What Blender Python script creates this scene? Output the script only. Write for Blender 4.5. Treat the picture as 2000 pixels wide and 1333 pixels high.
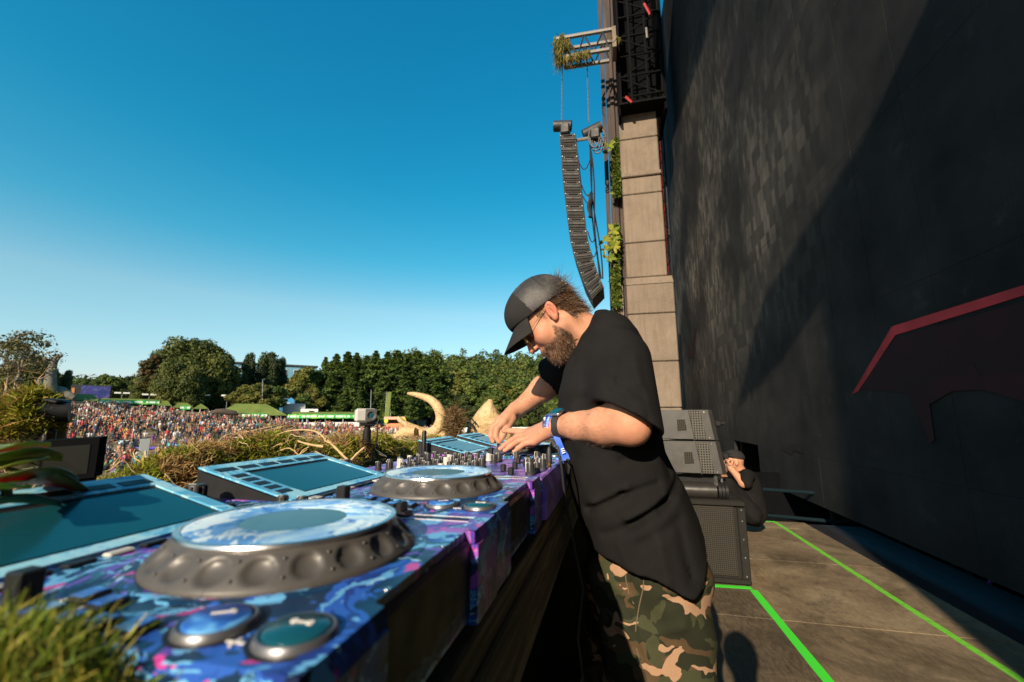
import bpy, bmesh, math, random
import numpy as np
from mathutils import Vector, Matrix, Euler

# ------------------------------------------------------------------ scene, camera, sky, sun, exposure
for o in list(bpy.data.objects):
    bpy.data.objects.remove(o)
SC = bpy.context.scene
COL = SC.collection
RAD = math.radians
rnd = random.Random(7)

FPX, HY, VX, CZ = 830.0, 812.0, 1197.0, 1.25      # focal length in photo pixels, horizon row, vanishing column, camera height
PITCH = math.atan((HY - 666.5) / FPX)
YAW = math.atan((VX - 1000) / (FPX / math.cos(PITCH)))
CAMP = np.array([0.0, 0.0, CZ])
_cy, _sy = math.cos(YAW), math.sin(YAW)
FW = np.array([-_sy * math.cos(PITCH), _cy * math.cos(PITCH), math.sin(PITCH)])
RT = np.array([_cy, _sy, 0.0])
UP = np.cross(RT, FW)

def ray(x, y):
    return FW + RT * (x - 1000) / FPX - UP * (y - 666.5) / FPX
def at_y(x, y, Y):
    r = ray(x, y); return CAMP + r * (Y / r[1])
def at_x(x, y, X):
    r = ray(x, y); return CAMP + r * (X / r[0])
def at_z(x, y, Z):
    r = ray(x, y); return CAMP + r * ((Z - CZ) / r[2])
def at_d(x, y, D):
    r = ray(x, y); return CAMP + r * (D / math.hypot(r[0], r[1]))

cam_data = bpy.data.cameras.new('camera')
cam_data.sensor_width = 36.0
cam_data.lens = FPX / 2000.0 * 36.0
cam_data.clip_start = 0.01
cam_data.clip_end = 3000
cam_data.dof.use_dof = True
cam_data.dof.focus_distance = 1.45
cam_data.dof.aperture_fstop = 4.8
cam = bpy.data.objects.new('camera', cam_data)
COL.objects.link(cam)
cam.location = CAMP
_m = Matrix((RT, UP, -FW)).transposed()
cam.rotation_euler = _m.to_euler()
SC.camera = cam

SUN_D = Vector((0.20, 1.0, -0.50)).normalized()      # the way sunlight travels
SUN_EL = math.asin(-SUN_D.z)
world = bpy.data.worlds.new('World')
SC.world = world
world.use_nodes = True
wn, wl = world.node_tree.nodes, world.node_tree.links
wn.clear()
sky = wn.new('ShaderNodeTexSky')
sky.sky_type = 'NISHITA'
sky.sun_disc = False
sky.sun_elevation = SUN_EL
sky.sun_rotation = math.atan2(-SUN_D.x, -SUN_D.y)
sky.air_density = 1.0
sky.dust_density = 0.6
sky.ozone_density = 2.2
bg = wn.new('ShaderNodeBackground')
bg.inputs['Strength'].default_value = 0.105
wo = wn.new('ShaderNodeOutputWorld')
RSTOPS = [(0.0, 0.0), (.295, .004), (.33, .028), (.36, .10), (.41, .37), (.55, .52), (1.0, 1.0)]
GSTOPS = [(0.0, 0.0), (.54, .485), (.57, .56), (.665, .79), (.75, .85), (1.0, 1.0)]
# deepen the blue as the photograph's colour rendering does: remap red/blue and green/blue ratios of the whole sky alike
_sp = wn.new('ShaderNodeSeparateColor'); wl.new(sky.outputs[0], _sp.inputs[0])
_pw = wn.new('ShaderNodeMath'); _pw.operation = 'POWER'; wl.new(_sp.outputs[2], _pw.inputs[0]); _pw.inputs[1].default_value = .76
_bl = wn.new('ShaderNodeMath'); _bl.operation = 'MULTIPLY'; wl.new(_pw.outputs[0], _bl.inputs[0]); _bl.inputs[1].default_value = 2.3 / 2.17 ** .76
_cb = wn.new('ShaderNodeCombineColor')
def _ratio(ch, stops):
    d = wn.new('ShaderNodeMath'); d.operation = 'DIVIDE'; wl.new(_sp.outputs[ch], d.inputs[0]); wl.new(_sp.outputs[2], d.inputs[1])
    r = wn.new('ShaderNodeValToRGB'); e = r.color_ramp
    while len(e.elements) < len(stops): e.elements.new(.5)
    for el, (p, v) in zip(e.elements, stops): el.position = p; el.color = (v, v, v, 1)
    wl.new(d.outputs[0], r.inputs[0])
    m = wn.new('ShaderNodeMath'); m.operation = 'MULTIPLY'; wl.new(r.outputs[0], m.inputs[0]); wl.new(_bl.outputs[0], m.inputs[1])
    wl.new(m.outputs[0], _cb.inputs[ch])
_ratio(0, RSTOPS); _ratio(1, GSTOPS); wl.new(_bl.outputs[0], _cb.inputs[2])
wl.new(_cb.outputs[0], bg.inputs['Color'])
wl.new(bg.outputs[0], wo.inputs[0])

sun_data = bpy.data.lights.new('sun', 'SUN')
sun_data.energy = 4.8
sun_data.angle = RAD(0.5)
sun_data.color = (1.0, 0.83, 0.62)
sun = bpy.data.objects.new('sun', sun_data)
COL.objects.link(sun)
sun.rotation_euler = SUN_D.to_track_quat('-Z', 'Y').to_euler()
sun.location = (-3, -12, 12)

SC.view_settings.view_transform = 'Standard'
SC.view_settings.look = 'None'
SC.view_settings.exposure = 0.85
SC.view_settings.gamma = 1.0
SC.view_settings.use_curve_mapping = False
SC.render.engine = 'CYCLES'
SC.cycles.max_bounces = 6
SC.cycles.transparent_max_bounces = 6

# ------------------------------------------------------------------ helpers: objects
def tag(o, label=None, cat=None, group=None, kind=None):
    if label: o['label'] = label
    if cat: o['category'] = cat
    if group: o['group'] = group
    if kind: o['kind'] = kind
    return o

def empty(name, loc=(0, 0, 0), rot=(0, 0, 0), label=None, cat=None, group=None):
    o = bpy.data.objects.new(name, None)
    COL.objects.link(o)
    o.empty_display_size = 0.05
    o.location = loc
    o.rotation_euler = rot
    return tag(o, label, cat, group)

def copy_tree(o, parent=None):
    c = o.copy()
    COL.objects.link(c)
    if parent is not None:
        c.parent = parent
    for ch in list(o.children):
        copy_tree(ch, c)
    return c

def link_mesh(name, me, m=None, parent=None):
    o = bpy.data.objects.new(name, me)
    COL.objects.link(o)
    if m is not None and not me.materials:
        for q in (m if isinstance(m, (list, tuple)) else [m]):
            me.materials.append(q)
    if parent is not None:
        o.parent = parent
    return o

def world_mat(o):
    m = o.matrix_basis.copy()
    while o.parent:
        o = o.parent
        m = o.matrix_basis @ m
    return m

class MB:
    """Collects boxes, tubes, lathes and prisms; build() links them as one mesh object."""
    def __init__(s):
        s.v, s.f, s.mi, s.sm, s.cols = [], [], [], [], []
    def raw(s, v, f, mi=0, smooth=False, col=None):
        n = len(s.v)
        s.v += [tuple(map(float, p)) for p in v]
        s.f += [tuple(i + n for i in q) for q in f]
        s.mi += [mi] * len(f); s.sm += [smooth] * len(f)
        if col is not None:
            s.cols += [col] * len(v)
        return s
    def box(s, c, d, rot=None, mi=0, bev=0.0, col=None):
        x, y, z = d[0] / 2, d[1] / 2, d[2] / 2
        if bev <= 0:
            v = [(-x, -y, -z), (x, -y, -z), (x, y, -z), (-x, y, -z), (-x, -y, z), (x, -y, z), (x, y, z), (-x, y, z)]
            f = [(0, 3, 2, 1), (4, 5, 6, 7), (0, 1, 5, 4), (1, 2, 6, 5), (2, 3, 7, 6), (3, 0, 4, 7)]
        else:
            b = min(bev, x * .9, y * .9, z * .9)
            v, idx, f = [], {}, []
            for sx in (-1, 1):
                for sy in (-1, 1):
                    for sz in (-1, 1):
                        for k in range(3):
                            p = [sx * (x - b), sy * (y - b), sz * (z - b)]
                            p[k] = (sx * x, sy * y, sz * z)[k]
                            idx[(sx, sy, sz, k)] = len(v); v.append(tuple(p))
            I = idx
            def q(a, b_, c_, d_): f.append((a, b_, c_, d_))
            for sg in (-1, 1):
                for k in range(3):
                    a1, a2 = (k + 1) % 3, (k + 2) % 3
                    def g(s1, s2):
                        t = [0, 0, 0]; t[k] = sg; t[a1] = s1; t[a2] = s2
                        return I[(t[0], t[1], t[2], k)]
                    L = [g(-1, -1), g(1, -1), g(1, 1), g(-1, 1)]
                    f.append(tuple(L if sg > 0 else L[::-1]))
            for k in range(3):
                a1, a2 = (k + 1) % 3, (k + 2) % 3
                for s1 in (-1, 1):
                    for s2 in (-1, 1):
                        def g(sk, kk):
                            t = [0, 0, 0]; t[k] = sk; t[a1] = s1; t[a2] = s2
                            return I[(t[0], t[1], t[2], kk)]
                        L = [g(-1, a1), g(1, a1), g(1, a2), g(-1, a2)]
                        f.append(tuple(L if s1 * s2 < 0 else L[::-1]))
            for sx in (-1, 1):
                for sy in (-1, 1):
                    for sz in (-1, 1):
                        L = [I[(sx, sy, sz, 0)], I[(sx, sy, sz, 1)], I[(sx, sy, sz, 2)]]
                        f.append(tuple(L if sx * sy * sz > 0 else L[::-1]))
        c = Vector(c)
        if rot is not None:
            R = rot if isinstance(rot, Matrix) else Euler(rot).to_matrix()
            v = [R @ Vector(p) + c for p in v]
        else:
            v = [Vector(p) + c for p in v]
        return s.raw(v, f, mi, False, col)
    def tube(s, pts, r, seg=8, mi=0, caps=True, smooth=True, flat=1.0, col=None):
        pts = [Vector(p) for p in pts]
        if not isinstance(r, (list, tuple)): r = [r] * len(pts)
        v, f = [], []
        prev = None
        for i, p in enumerate(pts):
            t = (pts[min(i + 1, len(pts) - 1)] - pts[max(i - 1, 0)])
            if t.length < 1e-9: t = Vector((0, 0, 1))
            t.normalize()
            if prev is None:
                a = Vector((0, 0, 1)) if abs(t.z) < .9 else Vector((1, 0, 0))
                n = t.cross(a).normalized()
            else:
                n = (prev - t * prev.dot(t))
                n = n.normalized() if n.length > 1e-6 else t.orthogonal().normalized()
            prev = n
            b = t.cross(n)
            for k in range(seg):
                an = 2 * math.pi * k / seg
                v.append(p + n * (math.cos(an) * r[i]) + b * (math.sin(an) * r[i] * flat))
        for i in range(len(pts) - 1):
            for k in range(seg):
                k2 = (k + 1) % seg
                f.append((i * seg + k, i * seg + k2, (i + 1) * seg + k2, (i + 1) * seg + k))
        if caps:
            f.append(tuple(range(seg - 1, -1, -1)))
            f.append(tuple((len(pts) - 1) * seg + k for k in range(seg)))
        return s.raw(v, f, mi, smooth, col)
    def lathe(s, prof, c=(0, 0, 0), axis=(0, 0, 1), seg=32, mi=0, smooth=True, xdir=None):
        ax = Vector(axis).normalized()
        u = Vector(xdir) if xdir is not None else ax.orthogonal().normalized()
        w = ax.cross(u)
        c = Vector(c)
        v, f = [], []
        n = len(prof)
        for k in range(seg):
            an = 2 * math.pi * k / seg
            d = u * math.cos(an) + w * math.sin(an)
            for (r, h) in prof:
                v.append(c + d * r + ax * h)
        for k in range(seg):
            k2 = (k + 1) % seg
            for i in range(n - 1):
                f.append((k * n + i, k2 * n + i, k2 * n + i + 1, k * n + i + 1))
        return s.raw(v, f, mi, smooth)
    def prism(s, outline, z0, z1, mi=0, M=None, smooth=False):
        n = len(outline)
        v = [(x, y, z0) for x, y in outline] + [(x, y, z1) for x, y in outline]
        f = [tuple(range(n - 1, -1, -1)), tuple(range(n, 2 * n))]
        f += [(i, (i + 1) % n, n + (i + 1) % n, n + i) for i in range(n)]
        if M is not None:
            v = [M @ Vector(p) for p in v]
        return s.raw(v, f, mi, smooth)
    def mesh(s, name, sharp=40):
        me = bpy.data.meshes.new(name)
        me.from_pydata(s.v, [], s.f)
        me.polygons.foreach_set('material_index', s.mi)
        me.polygons.foreach_set('use_smooth', s.sm)
        if s.cols and len(s.cols) == len(s.v):
            a = me.color_attributes.new('col', 'FLOAT_COLOR', 'POINT')
            a.data.foreach_set('color', [q for c in s.cols for q in (c[0], c[1], c[2], 1.0)])
        if any(s.sm) and sharp:
            me.set_sharp_from_angle(angle=RAD(sharp))
        me.update()
        return me
    def build(s, name, m=None, parent=None, local=False, sharp=40):
        """Coordinates are world coordinates unless local; the mesh is moved into its parent's space."""
        if parent is not None and not local:
            inv = world_mat(parent).inverted()
            s.v = [tuple(inv @ Vector(p)) for p in s.v]
        return link_mesh(name, s.mesh(name, sharp), m, parent)

def solo(name, mb, m, label, cat, group=None, kind=None, origin=None):
    """A thing that is one mesh, with its origin at its base."""
    vs = mb.v
    if origin is None:
        xs = [p[0] for p in vs]; ys = [p[1] for p in vs]; zs = [p[2] for p in vs]
        origin = ((min(xs) + max(xs)) / 2, (min(ys) + max(ys)) / 2, min(zs))
    mb.v = [(p[0] - origin[0], p[1] - origin[1], p[2] - origin[2]) for p in vs]
    o = link_mesh(name, mb.mesh(name), m)
    o.location = origin
    return tag(o, label, cat, group, kind)

def np_mesh(name, V, Fq, smooth=True, cols=None, mats=None, mi=None):
    """Fast mesh from numpy arrays (V n x 3, Fq m x 3 or m x 4)."""
    me = bpy.data.meshes.new(name)
    V = np.asarray(V, np.float32); Fq = np.asarray(Fq, np.int32)
    k = Fq.shape[1]
    me.vertices.add(len(V)); me.vertices.foreach_set('co', V.ravel())
    me.loops.add(Fq.size); me.loops.foreach_set('vertex_index', Fq.ravel())
    me.polygons.add(len(Fq))
    me.polygons.foreach_set('loop_start', np.arange(0, Fq.size, k, dtype=np.int32))
    me.polygons.foreach_set('loop_total', np.full(len(Fq), k, np.int32))
    me.polygons.foreach_set('use_smooth', np.full(len(Fq), smooth, bool))
    if mi is not None:
        me.polygons.foreach_set('material_index', np.asarray(mi, np.int32))
    if cols is not None:
        a = me.color_attributes.new('col', 'FLOAT_COLOR', 'POINT')
        c4 = np.ones((len(V), 4), np.float32); c4[:, :3] = cols
        a.data.foreach_set('color', c4.ravel())
    for m in (mats or []):
        me.materials.append(m)
    me.update(calc_edges=True)
    return me

# ------------------------------------------------------------------ helpers: materials
def lin(h):
    h = h.lstrip('#')
    out = []
    for i in (0, 2, 4):
        c = int(h[i:i + 2], 16) / 255
        out.append(c / 12.92 if c <= .04045 else ((c + .055) / 1.055) ** 2.4)
    return tuple(out)

class NT:
    def __init__(s, name):
        s.m = bpy.data.materials.new(name)
        s.m.use_nodes = True
        s.n, s.l = s.m.node_tree.nodes, s.m.node_tree.links
        s.b = s.n['Principled BSDF']
        s._tc = None
    def tc(s, k='Object'):
        if s._tc is None: s._tc = s.n.new('ShaderNodeTexCoord')
        return s._tc.outputs[k]
    def set(s, **kw):
        for k, v in kw.items():
            k = k.replace('_', ' ')
            if hasattr(v, 'is_output'): s.l.new(v, s.b.inputs[k])
            else: s.b.inputs[k].default_value = v
        return s
    def put(s, node, key, v):
        if v is None: return
        i = node.inputs[key]
        if hasattr(v, 'is_output'): s.l.new(v, i)
        else: i.default_value = v
    def mapping(s, v, scale=(1, 1, 1), rot=(0, 0, 0), loc=(0, 0, 0)):
        n = s.n.new('ShaderNodeMapping')
        s.put(n, 'Vector', v); n.inputs['Scale'].default_value = scale; n.inputs['Rotation'].default_value = rot
        n.inputs['Location'].default_value = loc
        return n.outputs[0]
    def noise(s, scale=5, detail=4, rough=.55, dist=0, v=None, out='Fac', typ='FBM'):
        n = s.n.new('ShaderNodeTexNoise')
        n.inputs['Scale'].default_value = scale; n.inputs['Detail'].default_value = detail
        n.inputs['Roughness'].default_value = rough; n.inputs['Distortion'].default_value = dist
        s.put(n, 'Vector', v if v is not None else s.tc())
        return n.outputs[out]
    def voro(s, scale=5, feat='F1', v=None, out='Distance', rand=1.0):
        n = s.n.new('ShaderNodeTexVoronoi'); n.feature = feat
        n.inputs['Scale'].default_value = scale; n.inputs['Randomness'].default_value = rand
        s.put(n, 'Vector', v if v is not None else s.tc())
        return n.outputs[out]
    def ramp(s, fac, stops, interp='LINEAR'):
        n = s.n.new('ShaderNodeValToRGB'); e = n.color_ramp; e.interpolation = interp
        while len(e.elements) < len(stops): e.elements.new(.5)
        for el, (p, c) in zip(e.elements, stops):
            el.position = p
            c = (c, c, c) if isinstance(c, (int, float)) else c
            el.color = (c[0], c[1], c[2], 1)
        s.l.new(fac, n.inputs[0])
        return n.outputs[0]
    def mix(s, fac, a, b, typ='MIX'):
        n = s.n.new('ShaderNodeMix'); n.data_type = 'RGBA'; n.blend_type = typ
        s.put(n, 0, fac)
        for i, q in ((6, a), (7, b)):
            if isinstance(q, tuple): q = (q[0], q[1], q[2], 1)
            s.put(n, i, q)
        return n.outputs[2]
    def math(s, op, a, b=None, clamp=False):
        n = s.n.new('ShaderNodeMath'); n.operation = op; n.use_clamp = clamp
        s.put(n, 0, a); s.put(n, 1, b)
        return n.outputs[0]
    def sep(s, v):
        n = s.n.new('ShaderNodeSeparateXYZ'); s.put(n, 0, v); return n.outputs
    def attr(s, name='col'):
        n = s.n.new('ShaderNodeAttribute'); n.attribute_name = name; return n.outputs['Color']
    def info(s, k):
        n = s.n.new('ShaderNodeObjectInfo'); return n.outputs[k]
    def bump(s, h, strength=.3, dist=.01):
        n = s.n.new('ShaderNodeBump'); n.inputs['Strength'].default_value = strength; n.inputs['Distance'].default_value = dist
        s.put(n, 'Height', h); s.l.new(n.outputs[0], s.b.inputs['Normal']); return s
    def trans(s, col, w):
        """leafy translucency"""
        t = s.n.new('ShaderNodeBsdfTranslucent'); s.put(t, 'Color', col if hasattr(col, 'is_output') else (*col, 1))
        mx = s.n.new('ShaderNodeMixShader'); mx.inputs[0].default_value = w
        out = s.n['Material Output']
        s.l.new(s.b.outputs[0], mx.inputs[1]); s.l.new(t.outputs[0], mx.inputs[2]); s.l.new(mx.outputs[0], out.inputs[0])
        return s

def simple(name, c, rough=.6, metal=0.0, var=.25, scale=20, bump=.0, bscale=None, spec=None, bdist=.003):
    """one-colour surface with grain: colour drift, uneven gloss and fine relief"""
    t = NT(name)
    c = lin(c) if isinstance(c, str) else c
    n = t.noise(scale, 5, .6)
    col = t.mix(n, tuple(q * (1 - var) for q in c), tuple(min(1, q * (1 + var)) for q in c))
    t.set(Base_Color=col, Metallic=metal)
    r = t.ramp(t.noise(scale * .6, 4), [(.3, max(0, rough - .08)), (.7, min(1, rough + .08))])
    t.set(Roughness=r)
    if spec is not None: t.set(Specular_IOR_Level=spec)
    if bump: t.bump(t.noise(bscale or scale * 3, 4), bump, bdist)
    return t.m

# ------------------------------------------------------------------ helpers: smooth solids as distance fields
def sd_cone(P, a, b, r1, r2):
    """capsule from a to b whose radius runs from r1 to r2"""
    a = np.asarray(a, np.float32); b = np.asarray(b, np.float32)
    ba = b - a; L2 = float(ba @ ba) + 1e-12
    pa = [P[i] - a[i] for i in range(3)]
    h = np.clip((pa[0] * ba[0] + pa[1] * ba[1] + pa[2] * ba[2]) / L2, 0, 1)
    d = np.sqrt((pa[0] - ba[0] * h) ** 2 + (pa[1] - ba[1] * h) ** 2 + (pa[2] - ba[2] * h) ** 2)
    return d - (r1 + (r2 - r1) * h)
def sd_ell(P, c, r, M=None):
    q = [P[i] - c[i] for i in range(3)]
    if M is not None:   # rows of M: the ellipsoid's own axes
        q = [q[0] * M[k][0] + q[1] * M[k][1] + q[2] * M[k][2] for k in range(3)]
    k0 = np.sqrt((q[0] / r[0]) ** 2 + (q[1] / r[1]) ** 2 + (q[2] / r[2]) ** 2)
    return (k0 - 1) * min(r) if max(r) / min(r) < 1.3 else (k0 - 1) * k0 / (np.sqrt((q[0] / r[0] ** 2) ** 2 + (q[1] / r[1] ** 2) ** 2 + (q[2] / r[2] ** 2) ** 2) + 1e-9)
def smin(a, b, k):
    h = np.clip(.5 + .5 * (b - a) / k, 0, 1)
    return b + (a - b) * h - k * h * (1 - h)
def smax(a, b, k):
    return -smin(-a, -b, k)
def chain(P, pts, rs, k=.01):
    d = None
    for i in range(len(pts) - 1):
        e = sd_cone(P, pts[i], pts[i + 1], rs[i], rs[i + 1])
        d = e if d is None else smin(d, e, k)
    return d

def surface_net(fn, lo, hi, h):
    lo = np.asarray(lo, float); hi = np.asarray(hi, float)
    n = np.ceil((hi - lo) / h).astype(int) + 1
    ax = [(lo[i] + h * np.arange(n[i])).astype(np.float32) for i in range(3)]
    P = np.meshgrid(*ax, indexing='ij')
    D = fn(P).astype(np.float32)
    S = D < 0
    cnt = np.zeros(tuple(n - 1), np.int8)
    cor = [(i, j, k) for i in (0, 1) for j in (0, 1) for k in (0, 1)]
    sl = lambda A, c: A[c[0]:A.shape[0] - 1 + c[0], c[1]:A.shape[1] - 1 + c[1], c[2]:A.shape[2] - 1 + c[2]]
    for c in cor: cnt += sl(S, c)
    idx = np.argwhere((cnt > 0) & (cnt < 8))
    ids = np.full(tuple(n - 1), -1, np.int64)
    ids[idx[:, 0], idx[:, 1], idx[:, 2]] = np.arange(len(idx))
    acc = np.zeros((len(idx), 3)); num = np.zeros(len(idx))
    for a in cor:
        for k in range(3):
            if a[k]: continue
            b = list(a); b[k] = 1
            ia = idx + np.array(a); ib = idx + np.array(b)
            da = D[ia[:, 0], ia[:, 1], ia[:, 2]]; db = D[ib[:, 0], ib[:, 1], ib[:, 2]]
            m = (da < 0) != (db < 0)
            t = np.where(m, da / np.where(m, da - db, 1), 0)
            p = np.tile(np.array(a, float), (len(idx), 1)); p[:, k] += t
            acc[m] += p[m]; num[m] += 1
    V = lo + (idx + acc / num[:, None]) * h
    faces = []
    for k in range(3):
        a1, a2 = (k + 1) % 3, (k + 2) % 3
        A = np.take(S, range(0, n[k] - 1), axis=k); B = np.take(S, range(1, n[k]), axis=k)
        e = np.argwhere(A != B)
        e = e[(e[:, a1] > 0) & (e[:, a2] > 0) & (e[:, a1] < n[a1] - 1) & (e[:, a2] < n[a2] - 1)]
        inside = A[e[:, 0], e[:, 1], e[:, 2]]
        def cid(o1, o2):
            q = e.copy(); q[:, a1] += o1; q[:, a2] += o2
            return ids[q[:, 0], q[:, 1], q[:, 2]]
        q = np.stack([cid(-1, -1), cid(0, -1), cid(0, 0), cid(-1, 0)], 1)
        q[~inside] = q[~inside][:, ::-1]
        faces.append(q)
    Fq = np.concatenate(faces)
    return V, Fq[(Fq >= 0).all(1)]

def sdf_object(name, fn, lo, hi, h, m, parent, smooth_it=2, colfn=None, extra=None):
    V, Fq = surface_net(fn, lo, hi, h)
    for _ in range(smooth_it):      # a little relaxing of the vertices
        acc = np.zeros_like(V); num = np.zeros(len(V))
        for i in range(4):
            a, b = Fq[:, i], Fq[:, (i + 1) % 4]
            np.add.at(acc, a, V[b]); np.add.at(num, a, 1); np.add.at(acc, b, V[a]); np.add.at(num, b, 1)
        V = V * .5 + acc / np.maximum(num, 1)[:, None] * .5
    if extra is not None:           # further (V, F) pieces joined to the same mesh
        for (v2, f2) in extra:
            Fq = np.concatenate([Fq, np.asarray(f2) + len(V)]); V = np.concatenate([V, v2])
    cols = colfn(V) if colfn else None
    if parent is not None:
        inv = np.array(world_mat(parent).inverted())
        VL = V @ inv[:3, :3].T + inv[:3, 3]
    else:
        VL = V
    return link_mesh(name, np_mesh(name, VL, Fq, True, cols), m, parent), V, Fq

def vnoise(p, s=1.0, seed=0):
    """cheap smooth value noise on an n x 3 array, in -1..1"""
    p = np.asarray(p, float) * s + seed * 17.31
    out = 0
    for k, (a, b, c) in enumerate(((1, .7, .4), (-.6, 1.1, .8), (.9, -.5, 1.3), (.3, 1.4, -.9))):
        f = 1.0 + .63 * k
        out = out + np.sin((p[..., 0] * a + p[..., 1] * b + p[..., 2] * c) * f + k * 1.7 + np.sin((p[..., 1] * c - p[..., 2] * a) * f * .8 + k)) / (1 + .5 * k)
    return out / 2.4
# ------------------------------------------------------------------ the field and its slope
_tx = [-200, 0, 100, 200, 300, 400, 500, 600, 700, 800, 1100]
_ty = [774, 776, 779, 786, 795, 804, 814, 825, 834, 838, 840]
_th, _tk = [], []
for _x, _y in zip(_tx, _ty):
    _p = at_d(_x, _y, 150)
    _th.append(math.atan2(-_p[0], _p[1])); _tk.append(max(0, (_p[2] + 3.4) / 100))
_th, _tk = _th[::-1], _tk[::-1]
def ground_z(X, Y):
    X = np.asarray(X, float); Y = np.asarray(Y, float)
    r = np.hypot(X, Y); th = np.arctan2(-X, Y)
    k = np.interp(th, _th, _tk)
    z = -3.4 + np.clip(r - 50, 0, 110) * k + np.clip(r - 160, 0, 400) * np.minimum(k, .02)
    hill = np.clip(r - 195, 0, 200) * .26 * np.clip((0.72 - th) / .22, 0, 1) * np.clip((th + .6) / .3, 0, 1)
    return z + hill + .12 * np.sin(X * .21) * np.sin(Y * .17)
def gz(x, y): return float(ground_z(x, y))
def on_ground(px, r):
    """a point of the field in the direction of a photo column, r metres out"""
    p = at_d(px, 812, r); return np.array([p[0], p[1], gz(p[0], p[1])])

t = NT('field_dirt')
nz = t.noise(.06, 6, .6); n2 = t.noise(1.3, 6, .65)
cA = t.ramp(n2, [(.25, (.105, .072, .034)), (.5, (.19, .128, .062)), (.75, (.27, .19, .10))])
cB = t.ramp(n2, [(.3, (.055, .06, .018)), (.7, (.13, .12, .045))])
t.set(Base_Color=t.mix(t.ramp(nz, [(.50, 0.0), (.66, 1.0)]), cA, cB), Roughness=.95)
t.bump(n2, .5, .08)
M_DIRT = t.m
NR, NA = 90, 140
rr = np.concatenate([np.linspace(1.2, 60, 34), np.geomspace(62, 2600, NR - 34)])
aa = np.linspace(-math.pi, math.pi, NA, endpoint=False)
RRg, AAg = np.meshgrid(rr, aa, indexing='ij')
GX, GY = -np.sin(AAg) * RRg, np.cos(AAg) * RRg
GV = np.stack([GX, GY, ground_z(GX, GY)], -1).reshape(-1, 3)
ii, jj = np.meshgrid(np.arange(NR - 1), np.arange(NA), indexing='ij')
j2 = (jj + 1) % NA
GF = np.stack([ii * NA + jj, ii * NA + j2, (ii + 1) * NA + j2, (ii + 1) * NA + jj], -1).reshape(-1, 4)[:, ::-1]
tag(link_mesh('ground', np_mesh('ground', GV, GF), M_DIRT), 'brown dirt and worn grass field sloping up away from the stage', None, None, 'structure')

# ------------------------------------------------------------------ stage floor of plywood sheets
def ply(name, dark):
    t = NT(name)
    rv = t.info('Random')
    v = t.mapping(t.tc(), (1, 1, 1))
    g = t.noise(2.2, 8, .68, .6, v); fine = t.noise(60, 5, .7, 0, t.mapping(v, (1, .25, 1)))
    if dark:
        c = t.ramp(g, [(.28, (.020, .017, .014)), (.46, (.048, .040, .030)), (.60, (.13, .098, .060)), (.78, (.25, .19, .12))])
    else:
        c = t.ramp(g, [(.26, (.055, .042, .026)), (.44, (.145, .108, .064)), (.58, (.235, .178, .108)), (.78, (.38, .30, .195))])
    c = t.mix(.42, c, t.ramp(fine, [(.3, (.03, .022, .014)), (.7, (.26, .19, .11))]), 'MIX')
    c = t.mix(t.ramp(t.noise(1.1, 6, .75, 1.2), [(.50, 0.0), (.62, .55)]), c, (.030, .023, .015))
    spk = t.ramp(t.voro(38, 'F1'), [(.03, 1.0), (.055, 0.0)])
    spkm = t.math('MULTIPLY', spk, t.ramp(t.noise(4, 2), [(.52, 0.0), (.6, .6)]))
    c = t.mix(spkm, c, (.45, .36, .24))
    scr = t.ramp(t.noise(9, 3, .6, 2.5, t.mapping(t.tc(), (1, 6, 1), (0, 0, .6))), [(.635, 0.0), (.65, .5), (.665, 0.0)])
    c = t.mix(scr, c, (.32, .25, .16))
    t.set(Base_Color=t.mix(t.math('MULTIPLY', rv, .3), c, (.05, .035, .02)), Roughness=t.ramp(g, [(.3, .5), (.7, .85)]), Specular_IOR_Level=.3)
    t.bump(fine, .35, .002)
    return t.m
M_PLYD, M_PLYB = ply('black_painted_worn_plywood', True), ply('scuffed_brown_plywood', False)
M_BLACK = simple('black_steel', (.012, .013, .015), .5, .0, .3, 14)
M_DRAPE = simple('black_drape_cloth', (.0035, .0038, .0045), .95, 0, .3, 9, .2, spec=.04)
b = MB(); b.box((.26, 0.9, -.09), (5.0, 10.2, .14))
floor = tag(b.build('stage_floor', M_BLACK), 'worn plywood stage floor with green tape lines', None, None, 'structure')
def sheet(x0, x1, y0, y1, m):
    b = MB(); b.box(((x0 + x1) / 2, (y0 + y1) / 2, -.0085), (x1 - x0 - .006, y1 - y0 - .006, .017), bev=.002)
    return b.build('plywood_sheet', m, floor)
ys = [-4.1, -2.9, -1.68, -.46, .76, 1.98, 3.2, 4.42, 5.64, 5.98]
for i in range(len(ys) - 1):
    sheet(.935, 2.16, ys[i], ys[i + 1], M_PLYB)
    off = .5 if i % 2 else 0
    sheet(-.29, .93, ys[i], ys[i + 1], M_PLYD)
    sheet(-2.2, -.295, ys[i], ys[i + 1], M_PLYD)
b = MB(); b.box((.26, .9, -1.79), (4.8, 10.0, 3.25)); tag(b.build('stage_base', M_DRAPE), 'black skirted base of the stage', None, None, 'structure')
t = NT('dark_lower_deck'); t.set(Base_Color=t.ramp(t.noise(6, 5), [(.3, (.006, .007, .0075)), (.7, (.018, .020, .021))]), Roughness=.85, Specular_IOR_Level=.05)
M_LOWER = t.m
b = MB(); b.box((3.1, 5.0, -.66), (1.84, 24.0, .1)); tag(b.build('lower_deck', M_LOWER), 'dark lower walkway under the video wall', None, None, 'structure')

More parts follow.
